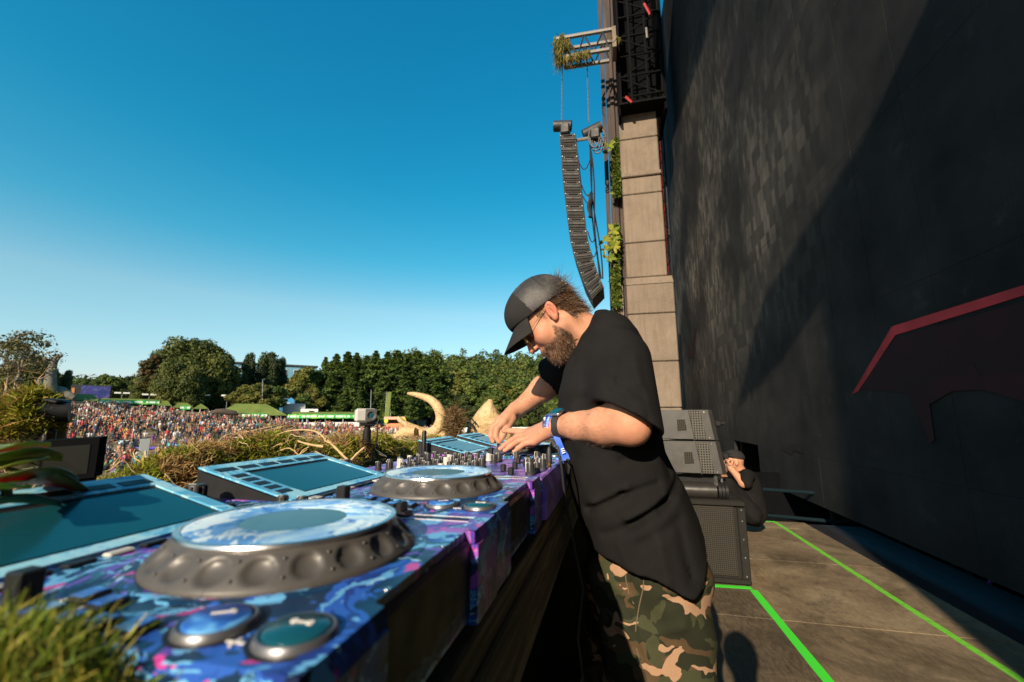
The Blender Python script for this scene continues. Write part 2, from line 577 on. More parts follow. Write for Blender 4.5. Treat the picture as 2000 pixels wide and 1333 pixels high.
# green tape on the floor
t = NT('fluorescent_green_tape'); g = t.noise(30, 5, .7)
t.set(Base_Color=t.mix(t.ramp(g, [(.62, 0.0), (.78, .4)]), (.055, .62, .04), (.10, .20, .05)), Roughness=.42)
M_TAPE = t.m
t = NT('worn_green_tape'); g = t.noise(22, 6, .75)
t.set(Base_Color=t.mix(t.ramp(g, [(.48, 0.0), (.7, .75)]), (.13, .46, .03), (.14, .13, .05)), Roughness=.55)
M_TAPEW = t.m
def tape(p, q, w, m, label, z=.0022):
    p, q = Vector((*p, z)), Vector((*q, z)); d = (q - p); L = d.length
    b = MB(); n = max(2, int(L / .25))
    nrm = Vector((-d.y, d.x, 0)).normalized()
    v, f = [], []
    for i in range(n + 1):
        c = p + d * (i / n); wv = w * (1 + .06 * math.sin(i * 2.1))
        for s in (-1, 1):
            for zz in (0, -.0015): v.append(c + nrm * (s * wv / 2) + Vector((0, 0, zz)))
    for i in range(n):
        a, c = 4 * i, 4 * i + 4
        f += [(a, c, c + 2, a + 2), (a + 1, a + 3, c + 3, c + 1), (a, a + 1, c + 1, c), (a + 2, c + 2, c + 3, a + 3)]
    f += [(0, 2, 3, 1), (4 * n, 4 * n + 1, 4 * n + 3, 4 * n + 2)]
    b.raw(v, f)
    return solo('floor_tape', b, m, label, 'tape')
tape((.945, 3.665), (.965, -.6), .052, M_TAPE, 'wide bright green tape line running away from the subwoofer corner')
tape((.28, 3.66), (.94, 3.695), .05, M_TAPE, 'short green tape strip along the foot of the subwoofer', .0045)
tape((1.83, 5.94), (1.885, -.6), .045, M_TAPEW, 'scuffed green tape line running along the stage edge')
tape((1.15, 5.86), (1.83, 5.94), .03, M_TAPE, 'green tape strip across the far end of the stage floor', .0045)

# ------------------------------------------------------------------ video wall
WX, WB = 2.4, .17
t = NT('video_wall_tiles')
geo = t.n.new('ShaderNodeNewGeometry'); pos = geo.outputs['Position']
sp = t.sep(pos)
cmb = t.n.new('ShaderNodeCombineXYZ'); t.l.new(sp[1], cmb.inputs[0]); t.l.new(sp[2], cmb.inputs[1])
uv = cmb.outputs[0]
bk = t.n.new('ShaderNodeTexBrick'); bk.offset = 0.5
for k, v in (('Scale', 1.0), ('Mortar Size', .006), ('Brick Width', .125), ('Row Height', .25)): bk.inputs[k].default_value = v
bk.inputs['Color1'].default_value = (0, 0, 0, 1); bk.inputs['Color2'].default_value = (1, 1, 1, 1); bk.inputs['Mortar'].default_value = (.5, .5, .5, 1)
t.l.new(uv, bk.inputs['Vector'])
lit_noise = t.noise(.33, 4, .6, 0, uv)
msk = t.math('MULTIPLY', t.ramp(bk.outputs['Color'], [(.30, .30), (.95, 1.0)]), t.ramp(lit_noise, [(.42, .06), (.64, 1.0)]))
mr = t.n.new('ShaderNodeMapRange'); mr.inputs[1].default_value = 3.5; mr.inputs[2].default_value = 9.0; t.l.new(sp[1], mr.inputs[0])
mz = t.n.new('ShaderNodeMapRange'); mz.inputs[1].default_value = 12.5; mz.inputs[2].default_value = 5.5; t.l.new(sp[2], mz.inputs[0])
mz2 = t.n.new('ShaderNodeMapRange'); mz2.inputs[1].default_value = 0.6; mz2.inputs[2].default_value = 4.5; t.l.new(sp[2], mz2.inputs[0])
msk = t.math('MULTIPLY', t.math('MULTIPLY', msk, mr.outputs[0]), t.math('MULTIPLY', mz.outputs[0], mz2.outputs[0]))  # paler tiles paint the sunlit stretch into the base colour, fading outward
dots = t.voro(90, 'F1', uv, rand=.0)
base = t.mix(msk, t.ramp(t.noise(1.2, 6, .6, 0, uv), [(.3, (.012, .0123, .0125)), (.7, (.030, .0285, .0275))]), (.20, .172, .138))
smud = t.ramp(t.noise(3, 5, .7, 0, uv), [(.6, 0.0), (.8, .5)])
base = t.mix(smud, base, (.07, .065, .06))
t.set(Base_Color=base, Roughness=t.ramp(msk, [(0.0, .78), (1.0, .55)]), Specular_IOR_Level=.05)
hh = t.math('ADD', t.math('MULTIPLY', bk.outputs['Fac'], -1.0), t.math('MULTIPLY', dots, .5))
t.bump(hh, .35, .006)
M_LED = t.m
wall = empty('video_wall', (WX, 8, WB), label='huge dark video wall of rectangular panels beside the stage floor', cat='video wall')
rows = [(WB, .75)] + [(.75 + 1.55 * i, .75 + 1.55 * (i + 1)) for i in range(10)]
_pm = {}
for j, (z0, z1) in enumerate(rows):
    for i in range(-3, 23):
        y0 = .75 * i
        if j == 0 and i in (11, 12): continue
        key = j == 0
        if key not in _pm:
            b = MB(); b.box((.03, 0, 0), (.06, .7475, (z1 - z0) - .0012), bev=.001); _pm[key] = b.mesh('panel')
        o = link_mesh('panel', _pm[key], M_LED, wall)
        o.location = (rnd.uniform(-.0012, .0012), y0 + .375 - 8, (z0 + z1) / 2 - WB)
        o.rotation_euler = (0, rnd.uniform(-.0008, .0008), rnd.uniform(-.0015, .0015))
b = MB()
for y in (-1.5, 3, 7.5, 12, 16.5):
    b.box((WX + .16, y, 8), (.1, .1, 16.2)); b.box((WX + .75, y, 8), (.1, .1, 16.2))
    for z in range(0, 16, 2): b.tube([(WX + .16, y, z), (WX + .75, y, z + 2)], .02, 5)
b.build('support_frame', M_BLACK, wall)
# dim red picture still glowing on the wall (screen content)
def led_picture(name, col, strength):
    t = NT(name)
    g = t.n.new('ShaderNodeNewGeometry'); s = t.sep(g.outputs['Position'])
    w1 = t.math('SINE', t.math('MULTIPLY', s[2], 330.0)); w2 = t.math('SINE', t.math('MULTIPLY', s[1], 330.0))
    st = t.ramp(t.math('MULTIPLY', w1, w2), [(.0, .25), (.7, 1.0)])
    nz = t.ramp(t.noise(2.5, 3, .5, 0, g.outputs['Position']), [(.3, .5), (.7, 1.2)])
    fade = t.ramp(t.math('MULTIPLY', s[2], .5), [(.45, .15), (.95, 1.0)])
    strength = t.math('MULTIPLY', fade, strength)
    t.set(Base_Color=(.020, .018, .018, 1), Roughness=.8, Specular_IOR_Level=.05, Emission_Color=(*col, 1), Emission_Strength=t.math('MULTIPLY', t.math('MULTIPLY', st, nz), strength))
    return t.m
M_R1 = led_picture('red_pixels_bright', (.55, .06, .08), .24)
M_R2 = led_picture('red_pixels_dim', (.24, .008, .02), .022)
M_R3 = led_picture('red_pixels_mid', (.36, .010, .028), .030)
def wall_poly(pts, m, k, dx):
    b = MB(); P = [at_x(x, y, WX - dx) for x, y in pts]; n = len(P)
    Q = [p + np.array([.0015, 0, 0]) for p in P]
    f = [tuple(range(n)), tuple(range(2 * n - 1, n - 1, -1))] + [(i, n + i, n + (i + 1) % n, (i + 1) % n) for i in range(n)]
    b.raw(P + Q, f); b.build('picture', m, wall)
wall_poly([(1664, 770), (1742, 638), (1990, 560), (2060, 540), (2060, 562), (1994, 579), (1748, 655), (1676, 765)], M_R1, 0, .006)
wall_poly([(1683, 762), (1751, 660), (2060, 572), (2060, 720), (1940, 735), (1830, 742), (1775, 770), (1740, 764)], M_R2, 1, .006)
wall_poly([(1776, 770), (1800, 752), (1850, 735), (1886, 738), (1900, 708), (1914, 736), (1990, 726), (2060, 735), (2060, 800), (1990, 782), (1920, 762), (1860, 764), (1815, 790), (1825, 860), (1816, 868)], M_R3, 2, .009)
wall_poly([(1336, 655), (1352, 690), (1356, 640), (1360, 640), (1357, 700), (1346, 698)], M_R3, 3, .006)
wall_poly([(1528, 878), (1545, 866), (1560, 872), (1568, 886), (1552, 880), (1546, 890)], M_R2, 3, .006)
b = MB(); b.tube([(WX - .05, 17.05, 5.6), (WX - .05, 17.05, 16.5)], .03, 6)
b.build('edge_light', led_picture('red_edge_light', (.8, .08, .03), .5), wall)

# drape, rails and cables under the wall
b = MB()
for i in range(60):
    pass
v, f = [], []
for i in range(121):
    y = -4 + i * .18; x = 3.25 + .05 * math.sin(i * 1.9) + .03 * math.sin(i * .7)
    v += [(x, y, -.6), (x, y, 1.2), (x + .02, y, -.6), (x + .02, y, 1.2)]
for i in range(120):
    a = 4 * i; f += [(a, a + 1, a + 5, a + 4), (a + 2, a + 6, a + 7, a + 3)]
b.raw(v, f, 0, True)
b.box((2.3, 7.4, -.1), (1.9, .06, 1.0)); b.box((1.45, 6.7, -.2), (.06, 1.4, .8))
solo('backdrop_drape', b, M_DRAPE, 'black pleated drape hanging behind the gap under the video wall', 'drape')
t = NT('blue_grey_pipe'); t.set(Base_Color=(.006, .013, .017, 1), Metallic=0, Roughness=.9, Specular_IOR_Level=.05); M_PIPE = t.m
rail = empty('guard_rail', (2.0, 6.2, -.6), label='dark blue steel guard rail at the far end of the stage floor', cat='rail')
for z in (.30, -.02):
    b = MB(); b.tube([(1.50, 6.5, z), (2.6, 6.2, z), (3.1, 6.3, z)], .022, 8); b.build('bar', M_PIPE, rail)
for x, y in ((1.5, 6.5), (2.55, 6.21), (3.0, 6.28)):
    b = MB(); b.tube([(x, y, -.6), (x, y, .34)], .022, 8); b.build('post', M_PIPE, rail)
sc = empty('scaffold', (2.9, 4, -.6), label='dark scaffold poles standing under the bottom edge of the video wall', cat='scaffold')
for y in (2.2, 2.9, 3.7, 4.6, 5.3):
    b = MB(); b.tube([(2.85, y, -.6), (2.85, y, .35)], .024, 8); b.build('pole', M_BLACK, sc)
    b = MB(); b.tube([(2.85, y, .1), (2.82, y + .65, -.5)], .018, 6); b.build('brace', M_BLACK, sc)
b = MB(); b.tube([(2.9, 1.5, -.25), (2.9, 7, -.25)], .022, 8); b.build('ledger', M_PIPE, sc)
M_CABLE = simple('black_rubber_cable', (.010, .010, .011), .55, 0, .2, 30)
for k, (y0, c) in enumerate(((2.4, (.3, .02, .03)), (3.3, (.01, .01, .012)), (4.2, (.12, .02, .25)))):
    b = MB(); pts = [(2.75 + .05 * math.sin(i * 1.3 + k), y0 + i * .12, .12 - .5 * math.sin(i / 8 * math.pi) - .03 * i) for i in range(9)]
    b.tube(pts, .012, 6)
    nm = ('red', 'black', 'violet')[k]
    solo('cable', b, simple(nm + '_cable', c, .5), nm + ' cable drooping under the video wall', 'cable')

# ------------------------------------------------------------------ concrete towers
t = NT('weathered_concrete')
g = t.noise(1.6, 8, .68); streak = t.noise(3, 5, .6, .3, t.mapping(t.tc(), (3, 3, .25))); fine = t.noise(25, 5, .7)
c = t.ramp(g, [(.25, (.10, .078, .058)), (.5, (.168, .132, .098)), (.8, (.23, .185, .142))])
c = t.mix(t.ramp(streak, [(.45, 0.0), (.75, .75)]), c, (.09, .064, .045))
c = t.mix(.3, c, t.ramp(fine, [(.3, (.09, .066, .048)), (.7, (.25, .195, .145))]))
c = t.mix(t.math('MULTIPLY', t.info('Random'), .3), c, (.10, .075, .055))
t.set(Base_Color=c, Roughness=.9); t.bump(fine, .4, .02)
M_CONC = t.m
t = NT('rusty_brown_cladding')
st = t.noise(2.2, 6, .7, .4, t.mapping(t.tc(), (5, 5, .35)))
t.set(Base_Color=t.ramp(st, [(.25, (.010, .008, .008)), (.5, (.034, .021, .017)), (.68, (.066, .040, .028)), (.85, (.03, .036, .042))]), Roughness=.8)
t.bump(st, .4, .03)
M_RUST = t.m
M_TRUSS = simple('galvanised_truss', (.20, .185, .165), .5, .3, .3, 8)
M_REDP = simple('red_painted_steel', (.28, .014, .018), .5, 0, .3, 8)

def concrete_tower(loc, label):
    root = empty('concrete_tower', loc, label=label, cat='tower')
    def blk(x0, x1, y0, y1, z0, z1, nm='concrete_block'):
        b = MB(); b.box(((x0 + x1) / 2, (y0 + y1) / 2, (z0 + z1) / 2), (x1 - x0, y1 - y0, z1 - z0 - .02), bev=.025)
        return b.build(nm, M_CONC, root, local=True)
    zs = [0, 1.45, 2.75, 4.15, 5.05]
    for a, c_ in zip(zs, zs[1:]): blk(-.62, .72, -.25, 1.6, a, c_)
    b = MB(); b.prism([(-.25, 5.05), (.0, 5.33), (1.5, 5.33), (1.5, 5.05)], -.62, .72, M=Matrix(((0, 0, 1, 0), (1, 0, 0, 0), (0, 1, 0, 0), (0, 0, 0, 1))))
    b.build('sloped_ledge', M_CONC, root, local=True)
    zs = [5.34, 6.45, 8.05, 8.62]
    for a, c_ in zip(zs, zs[1:]): blk(-.585, .60, 0, 1.5, a, c_)
    blk(-.60, .61, -.06, 1.5, 8.62, 8.78, 'concrete_band')
    zs = [8.78, 10.0, 11.1]
    for a, c_ in zip(zs, zs[1:]): blk(-.60, .585, .05, 1.5, a, c_)
    return root
T1 = concrete_tower((1.17, 13.0, 0.0), 'tall stepped concrete tower standing behind the hanging speaker column')
T1.scale = (1, 1, 1.012)
# unseen blocks and boards, added to shade the near part of the wall
b = MB(); b.box((1.72, -4.0, 3.75), (2.35, .5, 7.5), bev=.02); b.box((1.80, -4.0, 7.62), (2.1, .6, .36), bev=.02)
b.prism([(-.25, 8.05), (.15, 8.7), (.75, 7.95), (.75, 7.2), (.2, 7.5)], -4.15, -3.95, M=Matrix(((1, 0, 0, 0), (0, 0, 1, 0), (0, 1, 0, 0), (0, 0, 0, 1))))
solo('shade_wing', b, M_RUST, 'unseen rusty brown wing wall behind the photographer, shaped to shade the video wall', 'shade wing')
# unseen slab shaped to shade the upper far part of the wall
b = MB(); b.prism([(.45, -2), (.50, 0), (1.04, 9.6), (2.9, 9.6), (2.9, -2)], 14.5, 14.9); b.prism([(1.04, 9.6), (1.5, 11.2), (2.9, 11.2), (2.9, 9.6)], 14.6, 15.0)
solo('shade_roof', b, M_BLACK, 'unseen black roof slab high above the video wall, added to shade its upper part', 'roof')

# rusty cladding strip left of the far tower
cl = empty('cladding_wall', (.42, 13.6, -.3), label='rusty brown vertical board cladding beside the concrete tower', cat='cladding')
for i in range(4):
    w = .135; x = .12 + i * .14
    b = MB(); b.box((x + .02 * (i % 2), 13.55 + .05 * (i % 2), 8.2), (w, .1, 17.5 - .6 * (i % 3)), bev=.01); b.build('board', M_RUST, cl)
b = MB(); b.box((.52, 14.3, 8), (.14, 1.3, 17)); b.build('side_board', M_RUST, cl)
for z0, z1 in ((2.2, 5.3), (0.2, 2.1)):
    b = MB(); b.box((.30, 13.42, (z0 + z1) / 2), (.34, .1, z1 - z0), bev=.01); b.build('concrete_slab', M_CONC, cl)

# steel work above the tower
M_FRAME = simple('matt_black_steel', (.0035, .0036, .004), .8, 0, .3, 10, spec=.1)  # darker and duller than the other black steel
sw = empty('steel_frame', (1.25, 12.9, 10.95), label='black steel lattice with red bars on top of the concrete tower', cat='steel frame')
b = MB(); b.box((1.3, 14.2, 14.3), (1.5, .1, 7.2)); b.box((2.0, 13.4, 14.3), (.08, 1.6, 7.2)); b.box((.60, 13.4, 14.3), (.06, 1.6, 7.2)); b.build('backing', M_DRAPE, sw)
b = MB(); b.box((1.3, 12.95, 11.03), (1.4, .9, .06)); b.build('deck_plate', M_FRAME, sw)
for x in (.66, 1.0, 1.5, 1.95):
    b = MB(); b.tube([(x, 12.5 + .5 * (x % .4), 11.1), (x, 12.5 + .5 * (x % .4), 17.5)], .035, 6); b.build('post', M_FRAME, sw)
for i in range(9):
    z = 11.3 + i * .75
    b = MB(); b.tube([(.66, 12.6, z), (1.95, 12.6, z + .02)], .03, 6); b.build('bar', M_FRAME, sw)
    b = MB(); b.tube([(.66 if i % 2 else 1.95, 12.65, z), (1.95 if i % 2 else .66, 12.65, z + .75)], .028, 6); b.build('brace', M_FRAME, sw)
for px, py, qx, qy in ((1258, 8, 1270, 30), (1222, 190, 1234, 201)):
    b = MB(); b.tube([at_y(px, py, 12.45), at_y(qx, qy, 12.45)], .045, 6); b.build('red_bar', M_REDP, sw)
for px, py, qy in ((1262, 55, 75),):
    b = MB(); b.tube([at_y(px, py, 12.5), at_y(px + 2, qy, 12.5)], .035, 6); b.build('steel_tube', M_TRUSS, sw)
# narrow mast between tower and wall
mast = empty('truss_mast', (2.12, 15.5, -.3), label='narrow dark lattice mast between the concrete tower and the video wall', cat='mast')
for x, y in ((2.0, 15.4), (2.26, 15.4), (2.13, 15.65)):
    b = MB(); b.tube([(x, y, -.3), (x, y, 17)], .03, 6); b.build('chord', M_BLACK, mast)
for i in range(34):
    b = MB(); z = -.2 + i * .5; s = 1 if i % 2 else -1
    b.tube([(2.13 - .13 * s, 15.4, z), (2.13 + .13 * s, 15.4, z + .5)], .016, 5); b.build('lacing', M_BLACK if i % 5 else M_TRUSS, mast)

# ------------------------------------------------------------------ truss arm and hanging line array
arm = empty('lighting_truss', (.45, 12.1, 12.7), label='steel box truss arm hung with moss sticking out of the tower top', cat='truss')
A0, A1 = at_y(1086, 77, 12), at_y(1196, 58, 12)
B0, B1 = at_y(1100, 112, 12), at_y(1190, 97, 12)
for dy in (0, .45):
    for p, q in ((A0, A1), (B0, B1)):
        b = MB(); b.tube([p + np.array([0, dy, 0]), q + np.array([0, dy, 0])], .065, 8); b.build('chord', M_TRUSS, arm)
    for i in range(6):
        u, w = i / 6, (i + 1) / 6
        p = (A0 if i % 2 else B0) * (1 - u) + (A1 if i % 2 else B1) * u; q = (B0 if i % 2 else A0) * (1 - w) + (B1 if i % 2 else A1) * w
        b = MB(); b.tube([p + np.array([0, dy, 0]), q + np.array([0, dy, 0])], .028, 6); b.build('lacing', M_BLACK, arm)
b = MB(); b.box(((A1 + B1) / 2 + np.array([.1, .2, 0])), (.12, .6, .75)); b.build('end_plate', M_CONC, arm)

M_CAB = simple('array_cabinet_paint', (.030, .0293, .028), .6, 0, .35, 7, .2, 60, spec=.08)
M_CABD = simple('array_cabinet_dark', (.010, .010, .011), .6, 0, .2, 10)
M_STEEL = simple('brushed_steel', (.42, .40, .37), .38, .9, .2, 30)
M_PIN = simple('dull_steel_pin', (.16, .155, .145), .5, .6, .2, 30)
la = empty('line_array', tuple(at_y(1158, 585, 12)), label='long curved column of black speaker cabinets hanging on chains', cat='line array')
LL = [(1092.5, 264), (1095.5, 300), (1098.5, 348), (1103.6, 390), (1109, 438), (1115, 480), (1127, 516), (1140.5, 555), (1157, 585)]
RL = [(1124, 261), (1128.5, 300), (1133, 348), (1138, 390), (1143.5, 438), (1151, 480), (1160, 510), (1167.5, 534), (1179.5, 561)]
def along(L, u):
    u = u * (len(L) - 1); i = min(int(u), len(L) - 2); w = u - i
    return at_y(L[i][0] * (1 - w) + L[i + 1][0] * w, L[i][1] * (1 - w) + L[i + 1][1] * w, 12.0)
def warp(u): return u
NC = 15
for i in range(NC):
    u0, u1 = i / NC, (i + 1) / NC
    l0, l1, r0, r1 = along(LL, u0), along(LL, u1), along(RL, u0), along(RL, u1)
    s = lambda p, q, w: p * (1 - w) + q * w
    P = [s(l0, l1, .02), s(r0, r1, .02), s(r0, r1, .97), s(l0, l1, .97)]
    D = np.array([0, 1.25, 0])
    b = MB(); b.raw(P + [p + D for p in P], [(0, 3, 2, 1), (4, 5, 6, 7), (0, 1, 5, 4), (1, 2, 6, 5), (2, 3, 7, 6), (3, 0, 4, 7)])
    cab = b.build('cabinet', M_CAB, la)
    def patch(u0, u1, w0, w1, t0, nm, m):
        q = lambda u, w: s(s(P[0], P[1], u), s(P[3], P[2], u), w)
        b = MB(); F4 = [q(u0, w0), q(u1, w0), q(u1, w1), q(u0, w1)]; o = np.array([0, -t0, 0])
        b.raw([p + o for p in F4] + [p + np.array([0, .03, 0]) for p in F4], [(0, 3, 2, 1), (4, 5, 6, 7), (0, 1, 5, 4), (1, 2, 6, 5), (2, 3, 7, 6), (3, 0, 4, 7)])
        b.build(nm, m, cab)
    patch(.18, .82, .10, .30, .012, 'handle_recess', M_CABD)
    patch(.22, .78, .13, .20, .05, 'handle', M_CAB)
    patch(.06, .94, .46, .56, .035, 'side_rail', M_CABD)
    patch(.08, .92, .64, .84, .03, 'rigging_bar', M_CAB)
    patch(.05, .10, .08, .15, .02, 'pin', M_PIN); patch(.90, .95, .08, .15, .02, 'pin', M_PIN)
# chains, hoists, cables
def chain_to(px0, py0, px1, py1, lab):
    p, q = at_y(px0, py0, 12.3), at_y(px1, py1, 12.3)
    b = MB(); n = int(np.linalg.norm(q - p) / .07)
    for i in range(n):
        c0 = p + (q - p) * (i / n); c1 = p + (q - p) * ((i + 1.15) / n)
        b.tube([c0, (c0 + c1) / 2 + np.array([.012 * (i % 2), .012 * ((i + 1) % 2), 0]), c1], .017, 5)
    solo('chain', b, M_STEEL, lab, 'chain')
chain_to(1098, 112, 1097, 238, 'steel chain carrying the top of the line array')
chain_to(1146, 108, 1150, 240, 'steel chain carrying the rear hoist beside the tower')
def hoist(px, py, lab, tilt):
    c = at_y(px, py, 12.3)
    h = empty('chain_hoist', tuple(c), label=lab, cat='hoist')
    b = MB(); b.tube([c + np.array([-.28, 0, -.06 + tilt]), c + np.array([.28, 0, .06 - tilt])], .17, 12); b.build('motor', M_CABD, h)
    b = MB(); b.box(c + np.array([.08, -.05, -.2]), (.3, .3, .35), bev=.04); b.build('chain_bag', M_CABD, h)
    b = MB(); b.tube([c + np.array([-.06, 0, -.2]), c + np.array([-.08, 0, -.42]), c + np.array([-.02, 0, -.46])], .03, 6); b.build('hook', M_STEEL, h)
hoist(1099, 247, 'black chain hoist right above the line array', .1)
hoist(1157, 256, 'black chain hoist wrapped in looped cable beside the tower', -.05)
b = MB(); b.tube([at_y(1124, 275, 12.2), at_y(1152, 270, 12.2)], .05, 6)
solo('spreader_bar', b, M_TRUSS, 'pale steel spreader bar joining array and rear hoist', 'bar')
b = MB()
for k in range(5):
    c = at_y(1160 + 2 * k, 268 + 6 * (k % 3), 12.15 + .03 * k)
    b.tube([c + np.array([.16 * math.cos(a) + .02 * k, 0, .36 * math.sin(a)]) for a in np.linspace(0, 6.4, 16)], .022, 5)
solo('cable_coil', b, M_CABLE, 'black cable coil hanging from the rear hoist', 'cable')
b = MB()
for k, (xa, xb) in enumerate(((1152, 1172), (1150, 1168), (1149, 1176))):
    b.tube([at_y(xa + (xb - xa) * u + 3 * math.sin(7 * u + k), 280 + 265 * u, 12.2 + .05 * k) for u in np.linspace(0, 1, 18)], .022, 5)
b.tube([at_y(1152 + 2 * math.sin(q * 9), 380 + 45 * q, 12.1) for q in np.linspace(0, 1, 12)], .07, 6)
solo('speaker_cable', b, M_CABLE, 'black speaker cable bundle running down beside the line array', 'cable')
for k, y in enumerate((318, 362, 384, 452, 488, 556)):
    b = MB(); x0 = 1128 + (y - 300) * .13; c0 = at_y(x0, y, 12.1); c1 = at_y(1150 + (y - 280) * .08, y - 6 + 14 * (k % 2), 12.1)
    b.tube([c0 * (1 - u) + c1 * u + np.array([0, 0, -.28 * math.sin(math.pi * u)]) for u in np.linspace(0, 1, 10)], .016, 5)
    solo('jumper_cable', b, M_CABLE, 'short black jumper cable looping from the array to its cable bundle', 'cable', 'jumper cables of the line array')
# ------------------------------------------------------------------ foliage
def leaf_mat(name, stops, tw=.25, rough=.6):
    t = NT(name)
    c = t.mix(1.0, t.attr('col'), t.ramp(t.noise(.9, 3), [(.3, .85), (.7, 1.0)]), 'MULTIPLY')
    c = t.mix(1.0, c, (1.10, 1.14, .95), 'MULTIPLY')
    t.set(Base_Color=c, Roughness=rough, Specular_IOR_Level=.25)
    t.trans(c, tw)
    return t.m
M_LEAF = leaf_mat('tree_leaves', None)
t = NT('tree_bark'); g = t.noise(3, 6, .7, .3, t.mapping(t.tc(), (4, 4, .7)))
t.set(Base_Color=t.ramp(g, [(.3, (.035, .024, .016)), (.7, (.12, .085, .06))]), Roughness=.9); M_BARK = t.m
t = NT('pale_bark'); g = t.noise(3, 6, .7, .3, t.mapping(t.tc(), (4, 4, .7)))
t.set(Base_Color=t.ramp(g, [(.3, (.12, .09, .065)), (.7, (.30, .235, .17))]), Roughness=.9); M_PBARK = t.m

def leaf_quads(C, N, S, rng, asp=1.0):
    """diamond-shaped leaf faces with random spin"""
    n = len(C)
    N = N / (np.linalg.norm(N, axis=1, keepdims=True) + 1e-9)
    a = rng.normal(size=(n, 3)); a -= N * (a * N).sum(1, keepdims=True)
    a /= np.linalg.norm(a, axis=1, keepdims=True) + 1e-9
    b = np.cross(N, a)
    S = np.asarray(S).reshape(-1, 1) * np.ones((n, 1))
    V = np.stack([C - a * S * asp, C - b * S * .62 + N * S * .12, C + a * S * asp, C + b * S * .62 + N * S * .12], 1).reshape(-1, 3)
    return V, np.arange(4 * n).reshape(-1, 4)
def rep_cols(c): return np.repeat(c, 4, axis=0)

def crown_lobes(lobes, n, size, pal, rng, up=.45, shell=.35):
    """leaf clumps through the outer volume of each lobe (cx,cy,cz,rx,ry,rz)"""
    L = np.array(lobes, float)
    w = L[:, 3] * L[:, 4] + L[:, 4] * L[:, 5]; w /= w.sum()
    pick = rng.choice(len(L), n, p=w)
    d = rng.normal(size=(n, 3)); d /= np.linalg.norm(d, axis=1, keepdims=True)
    rad = 1 - shell * rng.random(n) ** 1.5
    bumpy = 1 + .16 * np.sin(d[:, 0] * 7 + pick) * np.sin(d[:, 2] * 8 + pick * 2.3) + .1 * np.sin(d[:, 1] * 13 + pick)
    C = L[pick, :3] + d * L[pick, 3:] * (rad * bumpy)[:, None]
    N = d + rng.normal(size=(n, 3)) * .55 + np.array([0, 0, up])
    S = size * (.55 + .9 * rng.random(n))
    V, Fq = leaf_quads(C, N, S, rng)
    pal = np.array(pal)
    lt = rng.random(len(L))
    k = np.clip(lt[pick] + rng.normal(size=n) * .25, 0, .999)
    idx = k * (len(pal) - 1); i0 = idx.astype(int); fr = (idx - i0)[:, None]
    col = pal[i0] * (1 - fr) + pal[np.minimum(i0 + 1, len(pal) - 1)] * fr
    col = col * (.8 + .4 * rng.random((n, 1)))
    return V, Fq, rep_cols(col)

def limbs(H, spread, rng, r0, n=7, top=.75):
    b = MB()
    b.tube([(0, 0, -.5), (.02 * H * rng.normal(), 0, H * .3), (0, .02 * H, H * top)], [r0 * 1.25, r0 * .8, r0 * .2], 8)
    for i in range(n):
        a = rng.random() * 6.28; z0 = H * (.22 + .4 * rng.random()); l = spread * (.5 + .5 * rng.random())
        b.tube([(0, 0, z0), (l * .5 * math.cos(a), l * .5 * math.sin(a), z0 + l * .35), (l * math.cos(a), l * math.sin(a), z0 + l * .75)], [r0 * .5, r0 * .3, r0 * .08], 6)
    return b

PAL_OAK = [(.038, .050, .013), (.060, .078, .019), (.088, .100, .025), (.115, .118, .030)]
PAL_DARK = [(.020, .031, .012), (.037, .055, .017), (.060, .078, .022)]
PAL_HILL = [(.030, .052, .014), (.058, .092, .021), (.088, .125, .027), (.12, .13, .030)]
PAL_YEL = [(.06, .075, .018), (.11, .115, .026), (.15, .135, .032)]
PAL_BRN = [(.075, .045, .022), (.11, .070, .030), (.09, .08, .03)]
PAL_PINE = [(.042, .070, .020), (.072, .110, .028), (.11, .15, .036)]

def broad_mesh(seed, H, W, nl, nf, size, pal, base=.18, shell=.35):
    rng = np.random.default_rng(seed)
    lobes = []
    for i in range(nl):
        z = H * (base + (1 - base) * ((i + .5) / nl) ** .8 * .93)
        prof = math.sin(math.pi * min(1, max(0.06, (z / H - base * .5) / (1.04 - base * .5))) ** .75) ** .6
        a = i * 2.4 + rng.random(); rr_ = W * .5 * prof * (.25 + .6 * rng.random())
        s = W * (.13 + .13 * rng.random()) * (0.6 + .5 * prof)
        lobes.append((rr_ * math.cos(a), rr_ * math.sin(a), min(z, H - s * .6), s, s, s * (.7 + .2 * rng.random())))
    V, Fq, c = crown_lobes(lobes, nf, size, pal, rng, shell=shell)
    tb = limbs(H, W * .38, rng, H * .022)
    return np_mesh('crown', V, Fq, False, c, [M_LEAF]), tb

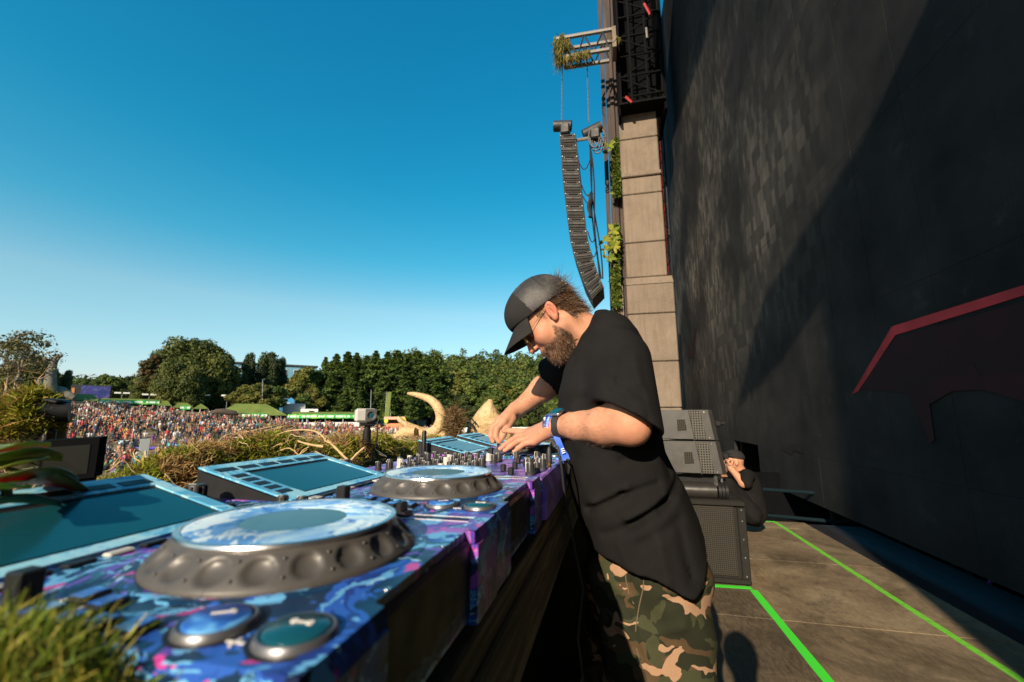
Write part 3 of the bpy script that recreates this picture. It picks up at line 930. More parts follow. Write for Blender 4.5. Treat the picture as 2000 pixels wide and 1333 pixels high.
def pine_mesh(seed, H, W, nf, size, pal=PAL_PINE, bare=.22):
    rng = np.random.default_rng(seed)
    Cs, Ns, cols = [], [], []
    nb = 0
    tiers = int(H / 1.5)
    for i in range(tiers):
        u = i / (tiers - 1); z = H * (bare + (1 - bare) * u)
        L = W * .5 * (1 - u) ** .80 * (.62 + .75 * rng.random()) + .35
        k = rng.integers(4, 7)
        for j in range(k):
            a = j * 6.283 / k + rng.random() * 1.3; l = L * (.6 + .5 * rng.random())
            m = max(8, int(nf / tiers / k))
            s = rng.random(m) ** .6
            px_ = np.stack([np.cos(a) * l * s, np.sin(a) * l * s, z + l * .13 * s ** 1.5 + 0 * s], 1)
            wd = .24 * l * (1.15 - .6 * s)[:, None]
            px_ += rng.normal(size=(m, 3)) * np.concatenate([wd, wd, wd * .34 + .12], 1)
            Cs.append(px_); Ns.append(rng.normal(size=(m, 3)) * .55 + np.array([0.2 * math.cos(a), .2 * math.sin(a), .9]))
            base = np.array(pal[rng.integers(len(pal))]); cols.append(base * (.75 + .5 * rng.random((m, 1))))
    C = np.concatenate(Cs); N = np.concatenate(Ns); col = np.concatenate(cols)
    V, Fq = leaf_quads(C, N, size * (.6 + .8 * rng.random(len(C))), rng, 1.25)
    b = MB(); b.tube([(0, 0, -.5), (0, .1, H * .5), (0, 0, H * .97)], [H * .014, H * .010, .04], 8)
    for i in range(14):
        a = rng.random() * 6.28; z = H * (bare * .7 + .6 * rng.random()); l = W * .3
        b.tube([(0, 0, z), (l * math.cos(a), l * math.sin(a), z + l * .12)], [.09, .03], 5)
    return np_mesh('crown', V, Fq, False, rep_cols(col), [M_LEAF]), b

def tree(name, meshes, px, r, hpx_top, Href, label, group, rot=None, wscale=1.0, bark=None):
    """stands on the field in column px, r metres out, its top reaching photo row hpx_top"""
    p = on_ground(px, r); topz = at_d(px, hpx_top, r)[2]
    s = (topz - p[2]) / Href
    o = empty(name, tuple(p), (0, 0, rnd.random() * 6.28 if rot is None else rot), label, 'tree', group)
    o.scale = (s * wscale, s * wscale, s)
    cr, tr = meshes
    link_mesh('crown', cr, None, o); link_mesh('trunk', tr, bark or M_BARK, o)
    return o
def prep(m, nm='trunk'): return (m[0], m[1].mesh(nm))

OAK = [prep(broad_mesh(s, 24, 19, 30, 14000, .50, PAL_OAK, .06, .4)) for s in (1, 2, 3)]
DRK = [prep(broad_mesh(s, 24, 15, 26, 12000, .48, PAL_DARK, .05, .4)) for s in (4, 5)]
HIL = [prep(broad_mesh(s, 20, 13, 20, 9500, .52, p, .02, .4)) for s, p in ((6, PAL_HILL), (7, PAL_HILL), (8, PAL_YEL), (9, PAL_DARK), (10, PAL_HILL))]
BRN = prep(broad_mesh(11, 22, 13, 16, 6000, .55, PAL_BRN, .06, .45))
SPN = prep(broad_mesh(12, 22, 14, 20, 1500, .40, [(.10, .075, .04), (.13, .10, .05), (.10, .10, .045)], .42, .9))
PIN = [prep(pine_mesh(s, 30, w, 14000, .50)) for s, w in ((13, 11), (14, 13), (15, 10), (16, 12))]

# the two trees and bushes on the far left
tree('thin_tree', SPN, 22, 120, 640, 22, 'tall thin tree with a sparse airy crown by the sauropod statue', None, .4, 1.0, M_PBARK)
tree('thin_tree', SPN, 2, 128, 655, 22, 'sparse tree leaning beside the tall thin tree', None, 2.2, .8, M_PBARK)
for k, (px, r, ty, m, ws) in enumerate(((45, 140, 694, OAK[0], .75), (86, 140, 716, OAK[1], .55), (118, 142, 722, DRK[0], .5), (10, 146, 704, OAK[2], .8), (66, 150, 706, OAK[2], .6), (104, 150, 728, HIL[1], .7))):
    tree('round_tree', m, px, r, ty, 24 if m not in HIL else 20, 'leafy olive green tree in the clump behind the sauropod statue', 'trees behind the sauropod statue', None, ws)
# small distant trees between statue and oak group
for k, (px, r, ty, m) in enumerate(((150, 230, 742, HIL[0]), (163, 235, 740, HIL[3]), (175, 240, 739, HIL[1]), (195, 220, 730, HIL[0]), (207, 215, 735, HIL[4]), (228, 220, 736, HIL[1]), (242, 216, 734, HIL[3]), (258, 214, 738, HIL[0]), (136, 236, 744, HIL[4]))):
    tree('distant_tree', m, px, r, ty, 20, 'small distant green tree on the skyline behind the mural container', 'distant skyline trees', None, 1.0)
# big oak group
tree('brown_tree', BRN, 288, 160, 692, 22, 'russet brown tree at the edge of the big oak clump', None, 1.0, 1.0)
for px, r, ty, m, ws in ((305, 165, 682, OAK[0], .85), (345, 160, 664, OAK[1], .95), (372, 166, 662, OAK[2], 1.0), (395, 160, 672, OAK[0], .95), (325, 152, 705, OAK[2], .9), (365, 150, 716, OAK[1], .95), (415, 164, 692, OAK[2], .8), (272, 158, 735, OAK[0], .8)):
    tree('oak_tree', m, px, r, ty, 24, 'broad dark green oak in the tall clump behind the green tents', 'oaks in the tall clump', None, ws)
for px, r, ty, m, ws in ((432, 168, 690, DRK[0], .62), (476, 172, 686, DRK[1], .36), (516, 172, 684, DRK[1], .62), (540, 176, 698, DRK[0], .45), (452, 160, 735, OAK[1], .6), (556, 176, 742, DRK[1], .5), (425, 158, 742, DRK[1], .7)):
    tree('dark_tree', m, px, r, ty, 24, 'very dark green tree in front of the blue building', 'dark trees round the blue building', None, ws)
for px, r, ty, m in ((470, 150, 752, HIL[2]), (505, 148, 748, HIL[2]), (530, 150, 752, HIL[0]), (488, 149, 762, HIL[0])):
    tree('low_tree', m, px, r, ty, 20, 'low sunlit yellow green tree right behind the big green tent', 'low trees behind the big tent', None, 1.3)
for px, r, ty, m in ((580, 168, 722, HIL[2]), (598, 172, 716, HIL[0]), (612, 160, 758, HIL[2]), (590, 158, 768, HIL[1])):
    tree('sunlit_tree', m, px, r, ty, 20, 'sunlit yellow green tree between the blue building and the pines', 'sunlit trees beside the pines', None, 1.05)
# pines
for k, (px, r, ty) in enumerate(((628, 180, 700), (650, 176, 694), (672, 172, 690), (690, 180, 692), (710, 174, 697), (728, 172, 688), (752, 178, 690), (772, 172, 688), (795, 178, 693), (812, 172, 689), (835, 180, 699), (642, 166, 730), (683, 162, 724), (742, 164, 735), (785, 163, 728), (822, 166, 732), (700, 156, 762), (760, 157, 766), (802, 158, 760), (845, 170, 712), (868, 176, 716), (662, 155, 772))):
    near_ = ('short young pine at the foot of the stand', 'mid sized pine in the front row of the stand', 'tall pine in the back row of the stand')[0 if ty > 750 else 1 if ty > 720 else 2]
    spot_ = 'beside the sunlit trees' if px < 665 else 'behind the white camera' if px < 735 else 'behind the narrow green banner' if px < 790 else 'behind the curved brow horn'
    tree('pine_tree', PIN[k % 4], px, r, ty, 30, near_ + ' ' + spot_, near_ + ' ' + spot_, None, 1.0 + .5 * ((k * 7) % 5) / 5)
for px, r, ty, m in ((855, 186, 726, HIL[0]), (880, 182, 728, HIL[2]), (905, 184, 722, HIL[1]), (930, 180, 740, HIL[0]), (955, 183, 735, HIL[4]), (985, 182, 745, HIL[2]), (1010, 184, 738, HIL[0]), (1035, 180, 752, HIL[1]), (1060, 186, 745, HIL[4]), (1085, 184, 750, HIL[0]), (895, 172, 770, HIL[3]), (945, 172, 775, HIL[0]), (1000, 172, 780, HIL[1]), (1050, 172, 782, HIL[3]), (868, 170, 776, HIL[1]), (975, 176, 762, HIL[4]), (1030, 175, 770, HIL[2]), (1080, 172, 790, HIL[0]), (920, 168, 792, HIL[3]), (1020, 168, 796, HIL[0])):
    hue_ = 'yellow green' if m is HIL[2] else 'dark green' if m is HIL[3] else 'fresh green'
    lb_ = hue_ + (' bushy tree low' if ty > 765 else ' leafy tree high') + (' on the hill behind the horned skull' if px < 960 else ' on the hill behind the bent arm of the man')
    tree('hill_tree', m, px, r, ty, 20, lb_, lb_, None, 1.15)
# the wooded hill further back reads as one mass
rng = np.random.default_rng(77)
lob = []
for i in range(520):
    px = rng.uniform(430, 1250); r = rng.uniform(200, 330)
    if px < 840 and r < 255: continue
    p = on_ground(px, r); s = rng.uniform(4.2, 6.5); h = rng.uniform(13, 19)
    for q in range(3):
        lob.append((p[0] + rng.normal() * 2.2, p[1] + rng.normal() * 2.2, p[2] + h * (.45 + .25 * q), s * (1.05 - .22 * q), s * (1.05 - .22 * q), s * (.8 - .1 * q)))
V, Fq, c = crown_lobes(lob, 150000, .85, PAL_HILL + [PAL_YEL[1], PAL_DARK[1]], rng)
tag(link_mesh('hill_forest', np_mesh('hill_forest', V, Fq, False, c, [M_LEAF])), 'dense green forest covering the hill behind the pines', 'forest', None, 'stuff')
rng = np.random.default_rng(78)
lob = []
for i in range(260):
    px = rng.uniform(-150, 640); r = rng.uniform(250, 330)
    p = on_ground(px, r); s = rng.uniform(3.5, 5.5); h = rng.uniform(6, 11)
    if px > 560: h *= 1.6
    for q in range(2): lob.append((p[0] + rng.normal() * 2, p[1] + rng.normal() * 2, p[2] + h * (.4 + .35 * q), s, s, s * .8))
V, Fq, c = crown_lobes(lob, 42000, .85, PAL_HILL + [PAL_DARK[1]], rng)
tag(link_mesh('distant_forest', np_mesh('distant_forest', V, Fq, False, c, [M_LEAF])), 'low distant forest along the left skyline', 'forest', None, 'stuff')

# ------------------------------------------------------------------ buildings and tents on the field
t = NT('blue_painted_siding'); g = t.noise(1.2, 4)
wv = t.math('SINE', t.math('MULTIPLY', t.sep(t.tc())[0], 9.0))
t.set(Base_Color=t.mix(t.ramp(wv, [(.0, .85), (.3, 1.0)]), (.05, .12, .17), t.ramp(g, [(.3, (.10, .25, .34)), (.7, (.16, .36, .46))])), Roughness=.6); M_BLUE = t.m
M_ROOFD = simple('dark_roof_sheet', (.03, .032, .035), .6, 0, .2, 2)
M_GLASS = simple('dark_window_glass', (.02, .03, .04), .12, 0, .2, 2)
M_WHITE = simple('white_panel_paint', (.72, .70, .66), .55, 0, .12, 2)
M_GREY = simple('grey_panel_paint', (.26, .28, .28), .6, 0, .2, 1.5)
def facing(px, r):
    """matrix whose x runs to the right as seen from the stage, y away"""
    p = on_ground(px, r); d = np.array([p[0], p[1]]); d /= np.linalg.norm(d)
    return Matrix(((d[1], d[0], 0, p[0]), (-d[0], d[1], 0, p[1]), (0, 0, 1, p[2]), (0, 0, 0, 1)))
def froot(name, px, r, label, cat, group=None):
    M = facing(px, r); o = empty(name, M.to_translation(), M.to_euler(), label, cat, group); return o
bl = froot('blue_building', 505, 182, 'tall blue building half hidden behind dark trees', 'building')
b = MB(); b.box((0, 5, 9), (36, 10, 18)); b.build('wall', M_BLUE, bl, True)
b = MB(); b.box((0, 5, 18.3), (37, 11, .6)); b.build('roof', M_ROOFD, bl, True)
for i in range(9):
    for j in range(4):
        b = MB(); b.box((-15 + i * 3.7, -.05, 3.4 + j * 4.1), (1.7, .14, 2.0)); w = b.build('window', M_WHITE, bl, True)
        b = MB(); b.box((-15 + i * 3.7, -.14, 3.4 + j * 4.1), (1.45, .06, 1.75)); b.build('pane', M_GLASS, w, True)
sh = froot('grey_container', 573, 152, 'grey box container beside the blue sheds behind the tents', 'container')
b = MB(); b.box((0, 1.5, 1.5 + 2.2), (6.4, 3, 3.2), bev=.05); b.build('body', M_GREY, sh, True)
b = MB(); b.box((0, 1.5, 1.05), (6.0, 2.6, 2.1)); b.build('base', M_ROOFD, sh, True)
for x in (-2, 0, 2):
    b = MB(); b.box((x, -.04, 3.7), (.12, .1, 3.1)); b.build('rib', M_GREY, sh, True)
tr = froot('white_trailer', 604, 150, 'white trailer parked under the sunlit trees beside the grey container', 'trailer')
b = MB(); b.box((0, 1.2, 2.9), (5.0, 2.4, 2.6), bev=.15); b.build('body', M_WHITE, tr, True)
b = MB(); b.box((.6, -.02, 3.3), (1.6, .06, .7)); b.build('window', M_GLASS, tr, True)
b = MB(); b.box((0, 1.2, .8), (4.6, 2.0, 1.6)); b.build('base', M_ROOFD, tr, True)
for k, (px, w) in enumerate(((558, 2.2), (566, 2.0))):
    s_ = froot('blue_shed', px, 160 + k, ('small bright blue shed under the dark trees', 'bright blue shed with a pitched top next to the small blue shed')[k], 'shed')
    b = MB(); b.prism([(-w, 0), (w, 0), (w, 5.6), (0, 6.6 + .4 * k), (-w, 5.6)], 0, 3, M=Matrix(((1, 0, 0, 0), (0, 0, 1, 0), (0, 1, 0, 0), (0, 0, 0, 1))))
    b.build('wall', simple('bright_blue_paint%d' % k, (.05, .27, .52), .5, 0, .15, 1), s_, True)
    b = MB(); b.box((0, -.05, 4.6), (w * .9, .1, .9)); b.build('white_stripe', M_WHITE, s_, True)
# painted container on the hill crest
pc = froot('mural_container', 166, 176, 'dark container with a blue and purple mural on the hill crest', 'container')
t = NT('blue_purple_mural'); g = t.noise(.9, 4, .6, 1.5)
t.set(Base_Color=t.ramp(g, [(.3, (.02, .04, .18)), (.45, (.06, .04, .22)), (.55, (.03, .12, .30)), (.62, (.22, .07, .22)), (.72, (.35, .35, .5))], 'CONSTANT'), Roughness=.5)
b = MB(); b.box((0, 1.5, 2.1), (9.5, 3, 4.2), bev=.05); b.build('body', M_ROOFD, pc, True)
b = MB(); b.box((1.4, -.04, 2.1), (6.2, .08, 3.6)); b.build('mural', t.m, pc, True)
b = MB(); b.box((-3.6, -.04, 2.4), (1.2, .08, 1.6)); b.build('poster', simple('orange_poster', (.6, .25, .08), .5), pc, True)

t = NT('green_canopy_cloth'); g = t.noise(.5, 4)
t.set(Base_Color=t.ramp(g, [(.3, (.12, .17, .03)), (.7, (.19, .24, .05))]), Roughness=.7); t.trans((.2, .4, .06), .25); M_CAN = t.m
t = NT('green_banner_print')
g = t.noise(1.0, 3, .5, 1.0, t.mapping(t.tc(), (.55, 1, 1.3)))
zz = t.sep(t.tc('Generated'))[2]
band = t.math('MULTIPLY', t.ramp(zz, [(.25, 0.0), (.3, 1.0), (.7, 1.0), (.76, 0.0)]), t.ramp(t.noise(.9, 2, .5, 0, t.mapping(t.tc(), (1, .01, .01))), [(.44, 0.0), (.5, 1.0)]))
c = t.ramp(g, [(.35, (.015, .20, .05)), (.5, (.03, .38, .07)), (.66, (.25, .62, .04))])
t.set(Base_Color=t.mix(band, c, (.75, .80, .70)), Roughness=.6); M_BAN = t.m
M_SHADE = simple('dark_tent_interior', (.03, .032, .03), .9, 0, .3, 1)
def tent(px0, px1, r, ytop, yeave, ybase, label, hip=.3, banner=(0, 1), walls=False):
    pm = (px0 + px1) / 2
    M = facing(pm, r)
    root = empty('tent', M.to_translation(), M.to_euler(), label, 'tent', None)
    inv = M.inverted()
    a = inv @ Vector(at_d(px0, yeave, r)); c = inv @ Vector(at_d(px1, yeave, r))
    e = (a.z + c.z) / 2; tp = (inv @ Vector(at_d(pm, ytop, r + 3))).z; x0, x1 = a.x, c.x
    w = x1 - x0; D = 7.0
    h = w * hip
    n = 8
    v = [(x0, 0, e), (x1, 0, e), (x1, D, e), (x0, D, e), (x0 + h, D / 2, tp), (x1 - h, D / 2, tp), (x0 + h * .5, D * .22, e + (tp - e) * .40), (x1 - h * .5, D * .22, e + (tp - e) * .40)]
    b = MB(); b.raw(v, [(0, 1, 7, 6), (6, 7, 5, 4), (1, 2, 5, 7), (2, 3, 4, 5), (3, 0, 6, 4), (0, 3, 2, 1)]); b.build('canopy', M_CAN, root, True)
    hb = (at_d(pm, yeave - 4, r)[2] - at_d(pm, yeave + 4, r)[2])
    if banner:
        u0, u1 = banner; xa, xb = x0 + w * u0, x0 + w * u1
        b = MB(); b.box(((xa + xb) / 2, -.12, e + .05), (xb - xa, .1, hb)); b.build('banner', M_BAN, root, True)
    k = max(2, int(w / 4))
    for i in range(k + 1):
        x = x0 + .1 + (w - .2) * i / k
        for y in (.1, D - .1):
            b = MB(); b.tube([(x, y, -1.0), (x, y, e)], .07, 5); b.build('pole', M_WHITE if i % 2 else M_GREY, root, True)
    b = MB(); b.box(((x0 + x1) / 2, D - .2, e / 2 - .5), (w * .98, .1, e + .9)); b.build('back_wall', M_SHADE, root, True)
    if walls:
        b = MB(); b.box(((x0 + x1) / 2, .4, .45), (w * .96, .1, 1.3)); b.build('counter', M_WHITE, root, True)
    return root
tent(130, 196, 148, 770, 783, 790, 'plain light green tent canopy at the left end of the tent row', .25, None)
tent(190, 312, 146, 779, 786, 795, 'long low green tent with a banner next to the plain canopy', .05)
tent(306, 336, 144, 783, 793, 800, 'small sagging green canopy at the end of the long low tent', .3, None)
tent(334, 378, 142, 787, 797, 803, 'green tent with a small sign banner in the middle of its eave', .3, (.4, .85))
tent(374, 408, 141, 789, 799, 806, 'small pointed green tent between the sign tent and the big tent', .48, None)
tent(410, 562, 138, 789, 812, 822, 'big wide green tent with a long banner in front of low trees', .3, (.02, .72))
tent(562, 705, 132, 805, 814, 830, 'long green bannered bar tent with a white counter', .05, (0, 1), True)
b = MB()
for k, px in enumerate((226, 238, 280, 292, 330, 344, 384, 396, 436, 448, 500, 510, 545, 553)):
    pass
for k, (px, y) in enumerate(((232, 768), (286, 771), (337, 772), (393, 772), (440, 773), (503, 776), (548, 779))):
    r = 150; top = at_d(px, y, r); p = on_ground(px, r)
    fl = empty('floodlight_pole', tuple(p), (0, 0, math.atan2(-p[0], p[1])), 'pair of white floodlights on a thin pole above the tent row', 'floodlight', 'floodlights above the tents')
    h = top[2] - p[2]
    b = MB(); b.tube([(0, 0, 0), (0, 0, h)], .06, 5); b.build('pole', M_GREY, fl, True)
    for s in (-1, 1):
        b = MB(); b.box((s * .85, -.1, h), (1.3, .3, .42), bev=.05); b.build('lamp_head', M_WHITE, fl, True)
    b = MB(); b.box((0, 0, h - .2), (2.2, .08, .08)); b.build('cross_arm', M_GREY, fl, True)
# green pole banner, masts, food stand, fence
pb = froot('pole_banner', 755, 128, 'tall narrow green banner standing in front of the pines', 'banner')
h = at_d(755, 766, 128)[2] - pb.location.z
b = MB(); b.box((.2, 0, h / 2 + .8), (1.15, .12, h - 1.6), rot=(0, .06, 0)); b.build('flag', M_CAN, pb, True)
b = MB(); b.tube([(-.5, 0, 0), (-.3, 0, h)], .07, 6); b.build('pole', M_GREY, pb, True)
for px, yt, r in ((724, 762, 140), (512, 742, 145), (762, 800, 135)):
    p = on_ground(px, r); b = MB(); b.tube([p, at_d(px + 1, yt, r)], [.12, .07], 6)
    solo('mast', b, M_GREY, {724: 'slim grey mast rising behind the white camera', 512: 'slim pale mast behind the big green tent', 762: 'short mast beside the narrow green banner'}[px], 'mast')
fs = froot('food_stand', 771, 122, 'small food stand with an orange roof and round yellow signs', 'food stand')
M_ORG = simple('orange_stand_paint', (.62, .24, .10), .6, 0, .2, 2); M_YEL = simple('yellow_sign_paint', (.85, .58, .03), .5, 0, .1, 2)
b = MB(); b.box((0, 1, 1.1), (4.6, 2, 2.2), bev=.05); b.build('counter', M_ORG, fs, True)
b = MB(); b.box((0, 1, 3.6), (5.6, 2.8, .8), bev=.08); b.build('roof', simple('salmon_roof', (.60, .33, .22), .6), fs, True)
for x in (-2.2, 2.2):
    b = MB(); b.tube([(x, .1, 2.2), (x, .1, 3.3)], .08, 6); b.build('post', M_WHITE, fs, True)
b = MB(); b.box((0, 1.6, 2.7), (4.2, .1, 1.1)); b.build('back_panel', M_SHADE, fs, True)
for x, rr_, in ((-2.2, .5), (2.2, .85)):
    b = MB(); b.lathe([(0, 0), (rr_, 0), (rr_, .12), (0, .12)], (x, -.5, 2.9), (0, -1, 0), 18); b.build('round_sign', M_YEL, fs, True)
fe = froot('white_barrier', 800, 118, 'low white barrier fence running past the food stand', 'fence')
for i in range(18):
    b = MB(); b.box((-30 + i * 4, 0, .7), (3.9, .08, 1.3), bev=.02); b.build('panel', M_WHITE, fe, True)

# sauropod neck statue and pterosaur
t = NT('statue_skin'); g = t.noise(2, 5, .6); t.set(Base_Color=t.ramp(g, [(.3, (.07, .066, .05)), (.7, (.15, .14, .11))]), Roughness=.8); t.bump(g, .4, .1); M_STAT = t.m
R_ = 118
sp_ = on_ground(100, R_)
st = empty('sauropod_statue', tuple(sp_), label='long necked dinosaur statue rising above the crowd', cat='statue')
b = MB(); N_ = [(96, 775), (97, 757), (99, 738), (101, 722), (105, 708), (111, 699), (117, 696), (120, 697)]
b.tube([at_d(x, y, R_) for x, y in N_], [1.3, 1.0, .8, .66, .56, .48, .42, .38], 12)
b.build('neck', M_STAT, st)
b = MB(); b.tube([at_d(x, y, R_) for x, y in ((116, 695.5), (119, 695.5), (122.5, 697))], [.4, .56, .28], 10, flat=.8); b.build('head', M_STAT, st)
b = MB(); c0 = at_d(90, 778, R_ + 2); b.tube([c0 + np.array([-4, -1, 0]), c0 + np.array([-1, 0, 1.4]), c0 + np.array([2, 1, 1.0]), c0 + np.array([4, 2, 0])], [.6, 1.3, 1.2, .5], 12); b.build('body', M_STAT, st)
for dx, dy in ((-2, -1), (-1, 1.5), (2, -.5), (2.5, 2)):
    g0 = c0 + np.array([dx, dy, 0]); b = MB(); b.tube([g0, (g0[0], g0[1], gz(g0[0], g0[1]) - .2)], [.4, .3], 8); b.build('leg', M_STAT, st)
pt = on_ground(30, 95)
pr = empty('pterosaur_statue', tuple(pt), label='grey winged pterosaur statue on a leaning pole in the crowd', cat='statue')
def at95(x, y): return at_d(x, y, 95)
b = MB(); b.tube([pt, at95(34, 742)], [.16, .1], 6); b.build('pole', M_PBARK, pr)
for s, pts in (('wing', [(34, 741), (27, 745), (16, 751)]), ('wing', [(34, 741), (42, 742), (48, 747)])):
    b = MB(); b.tube([at95(*q) for q in pts], [.5, .42, .06], 8, flat=.25); b.build(s, M_STAT, pr)
b = MB(); b.tube([at95(33, 744), at95(35, 740), at95(39, 739)], [.2, .45, .08], 8); b.build('body', M_STAT, pr)
pt = on_ground(78, 105)
pr = empty('winged_statue', tuple(pt), label='brown winged creature statue on a stump beside the sauropod', cat='statue')
b = MB(); b.tube([pt, at_d(78, 752, 105)], [.4, .3], 8); b.build('stump', M_STAT, pr)
for pts in ([(78, 742), (68, 738), (54, 737)], [(78, 742), (90, 736), (97, 731)]):
    b = MB(); b.tube([at_d(*q, 105) for q in pts], [.45, .35, .06], 8, flat=.3); b.build('wing', simple('brown_statue_skin', (.16, .10, .07), .8), pr)
b = MB(); b.tube([at_d(78, 756, 105), at_d(78, 746, 105), at_d(80, 736, 105)], [.3, .45, .15], 8); b.build('body', M_STAT, pr)
# dark mammoth-like figure in the crowd in front of the tents
mm = on_ground(440, 104)
rt_ = empty('dark_beast_statue', tuple(mm), label='dark shaggy four legged beast statue standing in the crowd before the big tent', cat='statue')
t = NT('shaggy_brown_hide'); g = t.noise(6, 5, .7); t.set(Base_Color=t.ramp(g, [(.3, (.03, .022, .017)), (.7, (.10, .075, .055))]), Roughness=.95); t.bump(g, .8, .1); M_HIDE = t.m
ax_ = np.array([mm[1], -mm[0], 0]); ax_ /= np.linalg.norm(ax_)
b = MB(); b.tube([mm + ax_ * x + np.array([0, 0, z]) for x, z in ((-2.4, 2.3), (-1.6, 2.6), (-.4, 2.6), (.8, 2.4), (1.6, 2.3), (2.3, 2.0))], [.2, .5, .62, .55, .5, .12], 12); b.build('body', M_HIDE, rt_)
for x in (-1.5, -.9, .9, 1.5):
    b = MB(); b.tube([mm + ax_ * x + np.array([0, 0, 2.2]), mm + ax_ * (x + .1) + np.array([0, 0, -.2])], [.34, .18], 8); b.build('leg', M_HIDE, rt_)
b = MB(); b.tube([mm + ax_ * x + np.array([0, 0, z]) for x, z in ((2.1, 2.1), (3.0, 2.3), (4.0, 2.1))], [.16, .1, .03], 8); b.build('tail', M_HIDE, rt_)

# ------------------------------------------------------------------ the crowd
t = NT('skin_tone'); rv = t.info('Random')
t.set(Base_Color=t.ramp(rv, [(0.0, (.34, .18, .11)), (.5, (.40, .23, .15)), (.8, (.30, .16, .09)), (1.0, (.12, .06, .035))]), Roughness=.6); M_SKINC = t.m
t = NT('shirt_cloth'); t.set(Base_Color=t.mix(1.0, t.info('Color'), t.ramp(t.noise(6, 3), [(.3, .75), (.7, 1.1)]), 'MULTIPLY'), Roughness=.85); M_SHIRTC = t.m
t = NT('trouser_cloth'); t.set(Base_Color=t.ramp(t.math('FRACT', t.math('MULTIPLY', t.info('Random'), 7.3)), [(0.0, (.015, .015, .018)), (.35, (.03, .045, .09)), (.6, (.10, .085, .06)), (.8, (.30, .28, .25)), (1.0, (.05, .30, .32))]), Roughness=.85); M_TROUC = t.m
t = NT('hair_or_hat'); t.set(Base_Color=t.ramp(t.math('FRACT', t.math('MULTIPLY', t.info('Random'), 13.7)), [(0.0, (.015, .010, .007)), (.5, (.05, .028, .014)), (.8, (.20, .12, .05)), (1.0, (.65, .62, .55))]), Roughness=.8); M_HAIRC = t.m
MC = [M_SKINC, M_SHIRTC, M_TROUC, M_HAIRC]
def fig(pose, seg=6):
    b = MB()
    if pose in ('standing', 'waving', 'strolling'):
        st_ = .16 if pose == 'strolling' else .07
        for s in (-1, 1):
            b.tube([(s * .09, 0, .92), (s * .10, s * st_ * .5, .48), (s * .10, s * st_ * 1.4 , .06), (s * .10, s * st_ * 1.4 - .12, .02)], [.095, .07, .05, .04], seg, 2 if pose != 'strolling' else 0)
        b.tube([(0, 0, .84), (0, 0, 1.1), (0, .01, 1.38), (0, .01, 1.47)], [.15, .145, .19, .08], seg, 1, flat=.62)
        hz = 1.62
        for s in (-1, 1):
            if pose == 'waving' and s == 1:
                b.tube([(s * .20, 0, 1.40), (s * .30, -.06, 1.60), (s * .24, -.10, 1.88)], [.06, .045, .035], seg, 0)
            else:
                b.tube([(s * .20, 0, 1.40), (s * .27, .02, 1.14)], [.065, .055], seg, 1)
                b.tube([(s * .27, .02, 1.15), (s * .25, -.10, .90), (s * .24, -.14, .84)], [.045, .036, .03], seg, 0)
        y0 = .0
    elif pose == 'sitting':
        for s in (-1, 1):
            b.tube([(s * .10, .05, .14), (s * .14, -.34, .42), (s * .12, -.52, .08), (s * .12, -.62, .05)], [.10, .08, .055, .04], seg, 2 if s > 0 else 0)
        b.tube([(0, .10, .04), (0, .10, .30), (0, .04, .58), (0, .03, .66)], [.17, .15, .19, .08], seg, 1, flat=.65)
        for s in (-1, 1):
            b.tube([(s * .20, .04, .58), (s * .26, -.12, .38)], [.06, .05], seg, 1); b.tube([(s * .26, -.12, .38), (s * .12, -.33, .44)], [.042, .034], seg, 0)
        hz, y0 = .82, .0
    else:   # lying on the ground
        for s in (-1, 1): b.tube([(s * .09, -.1, .12), (s * .11, -.5, .26), (s * .11, -.92, .06)], [.09, .075, .05], seg, 0)
        b.tube([(0, 0, .12), (0, .3, .2), (0, .56, .36), (0, .6, .42)], [.15, .15, .17, .08], seg, 1, flat=.65)
        for s in (-1, 1): b.tube([(s * .2, .5, .33), (s * .3, .62, .02), (s * .24, .42, .03)], [.05, .045, .035], seg, 0)
        hz, y0 = .56, .64
    b.tube([(0, y0, hz - .14), (0, y0 - .01, hz - .1), (0, y0 - .01, hz), (0, y0, hz + .08)], [.05, .085, .10, .075], seg, 0)
    b.tube([(0, y0 + .03, hz - .06), (0, y0 + .025, hz + .03), (0, y0 + .01, hz + .12)], [.088, .108, .05], seg, 3)
    return b.mesh('person_' + pose, sharp=0)
POSES = ['standing', 'waving', 'strolling', 'sitting', 'lying']
FIG = {p: fig(p) for p in POSES}
for me in FIG.values():
    for m in MC: me.materials.append(m)
SHIRTS = [('black', (.018, .018, .022), 12), ('white', (.56, .54, .50), 5), ('red', (.46, .035, .035), 4), ('pink', (.50, .14, .20), 2), ('grey', (.17, .165, .165), 4), ('turquoise', (.06, .28, .30), 1),
          ('navy', (.03, .045, .11), 3), ('orange', (.55, .20, .06), 2), ('tan', (.36, .21, .13), 9), ('green', (.07, .17, .06), 1), ('purple', (.15, .06, .20), 2), ('yellow', (.45, .33, .09), 1), ('sky blue', (.18, .31, .44), 1), ('maroon', (.16, .03, .035), 3)]
SW = [s for s in SHIRTS for _ in range(s[2])]
crng = np.random.default_rng(5)
PEOPLE = []
_cl = np.random.default_rng(3).random((400, 400))
def dens(px, r):
    """share of places taken: packed at the back, sparse on the open dirt near the stage"""
    d = 1.0 if r > 72 else (.85 if r > 60 else (.60 if r > 50 else .5))
    n = math.sin(px * .045 + 1.2) * math.sin(r * .21 + px * .013)
    if r < 70 and n > .35: d *= .12
    if r < 56 and px > 330: d *= .6
    if px > 560 and r < 95: d *= .5
    if px > 700 and r < 108: d *= .35
    q = _cl[int(px / 26 + 20 + .004 * px * r / 26) % 400, int(r / (2.6 + r * .022)) % 400]
    return d * (1.0 if q > .42 else .12 if q < .25 else .5)
tries = 0
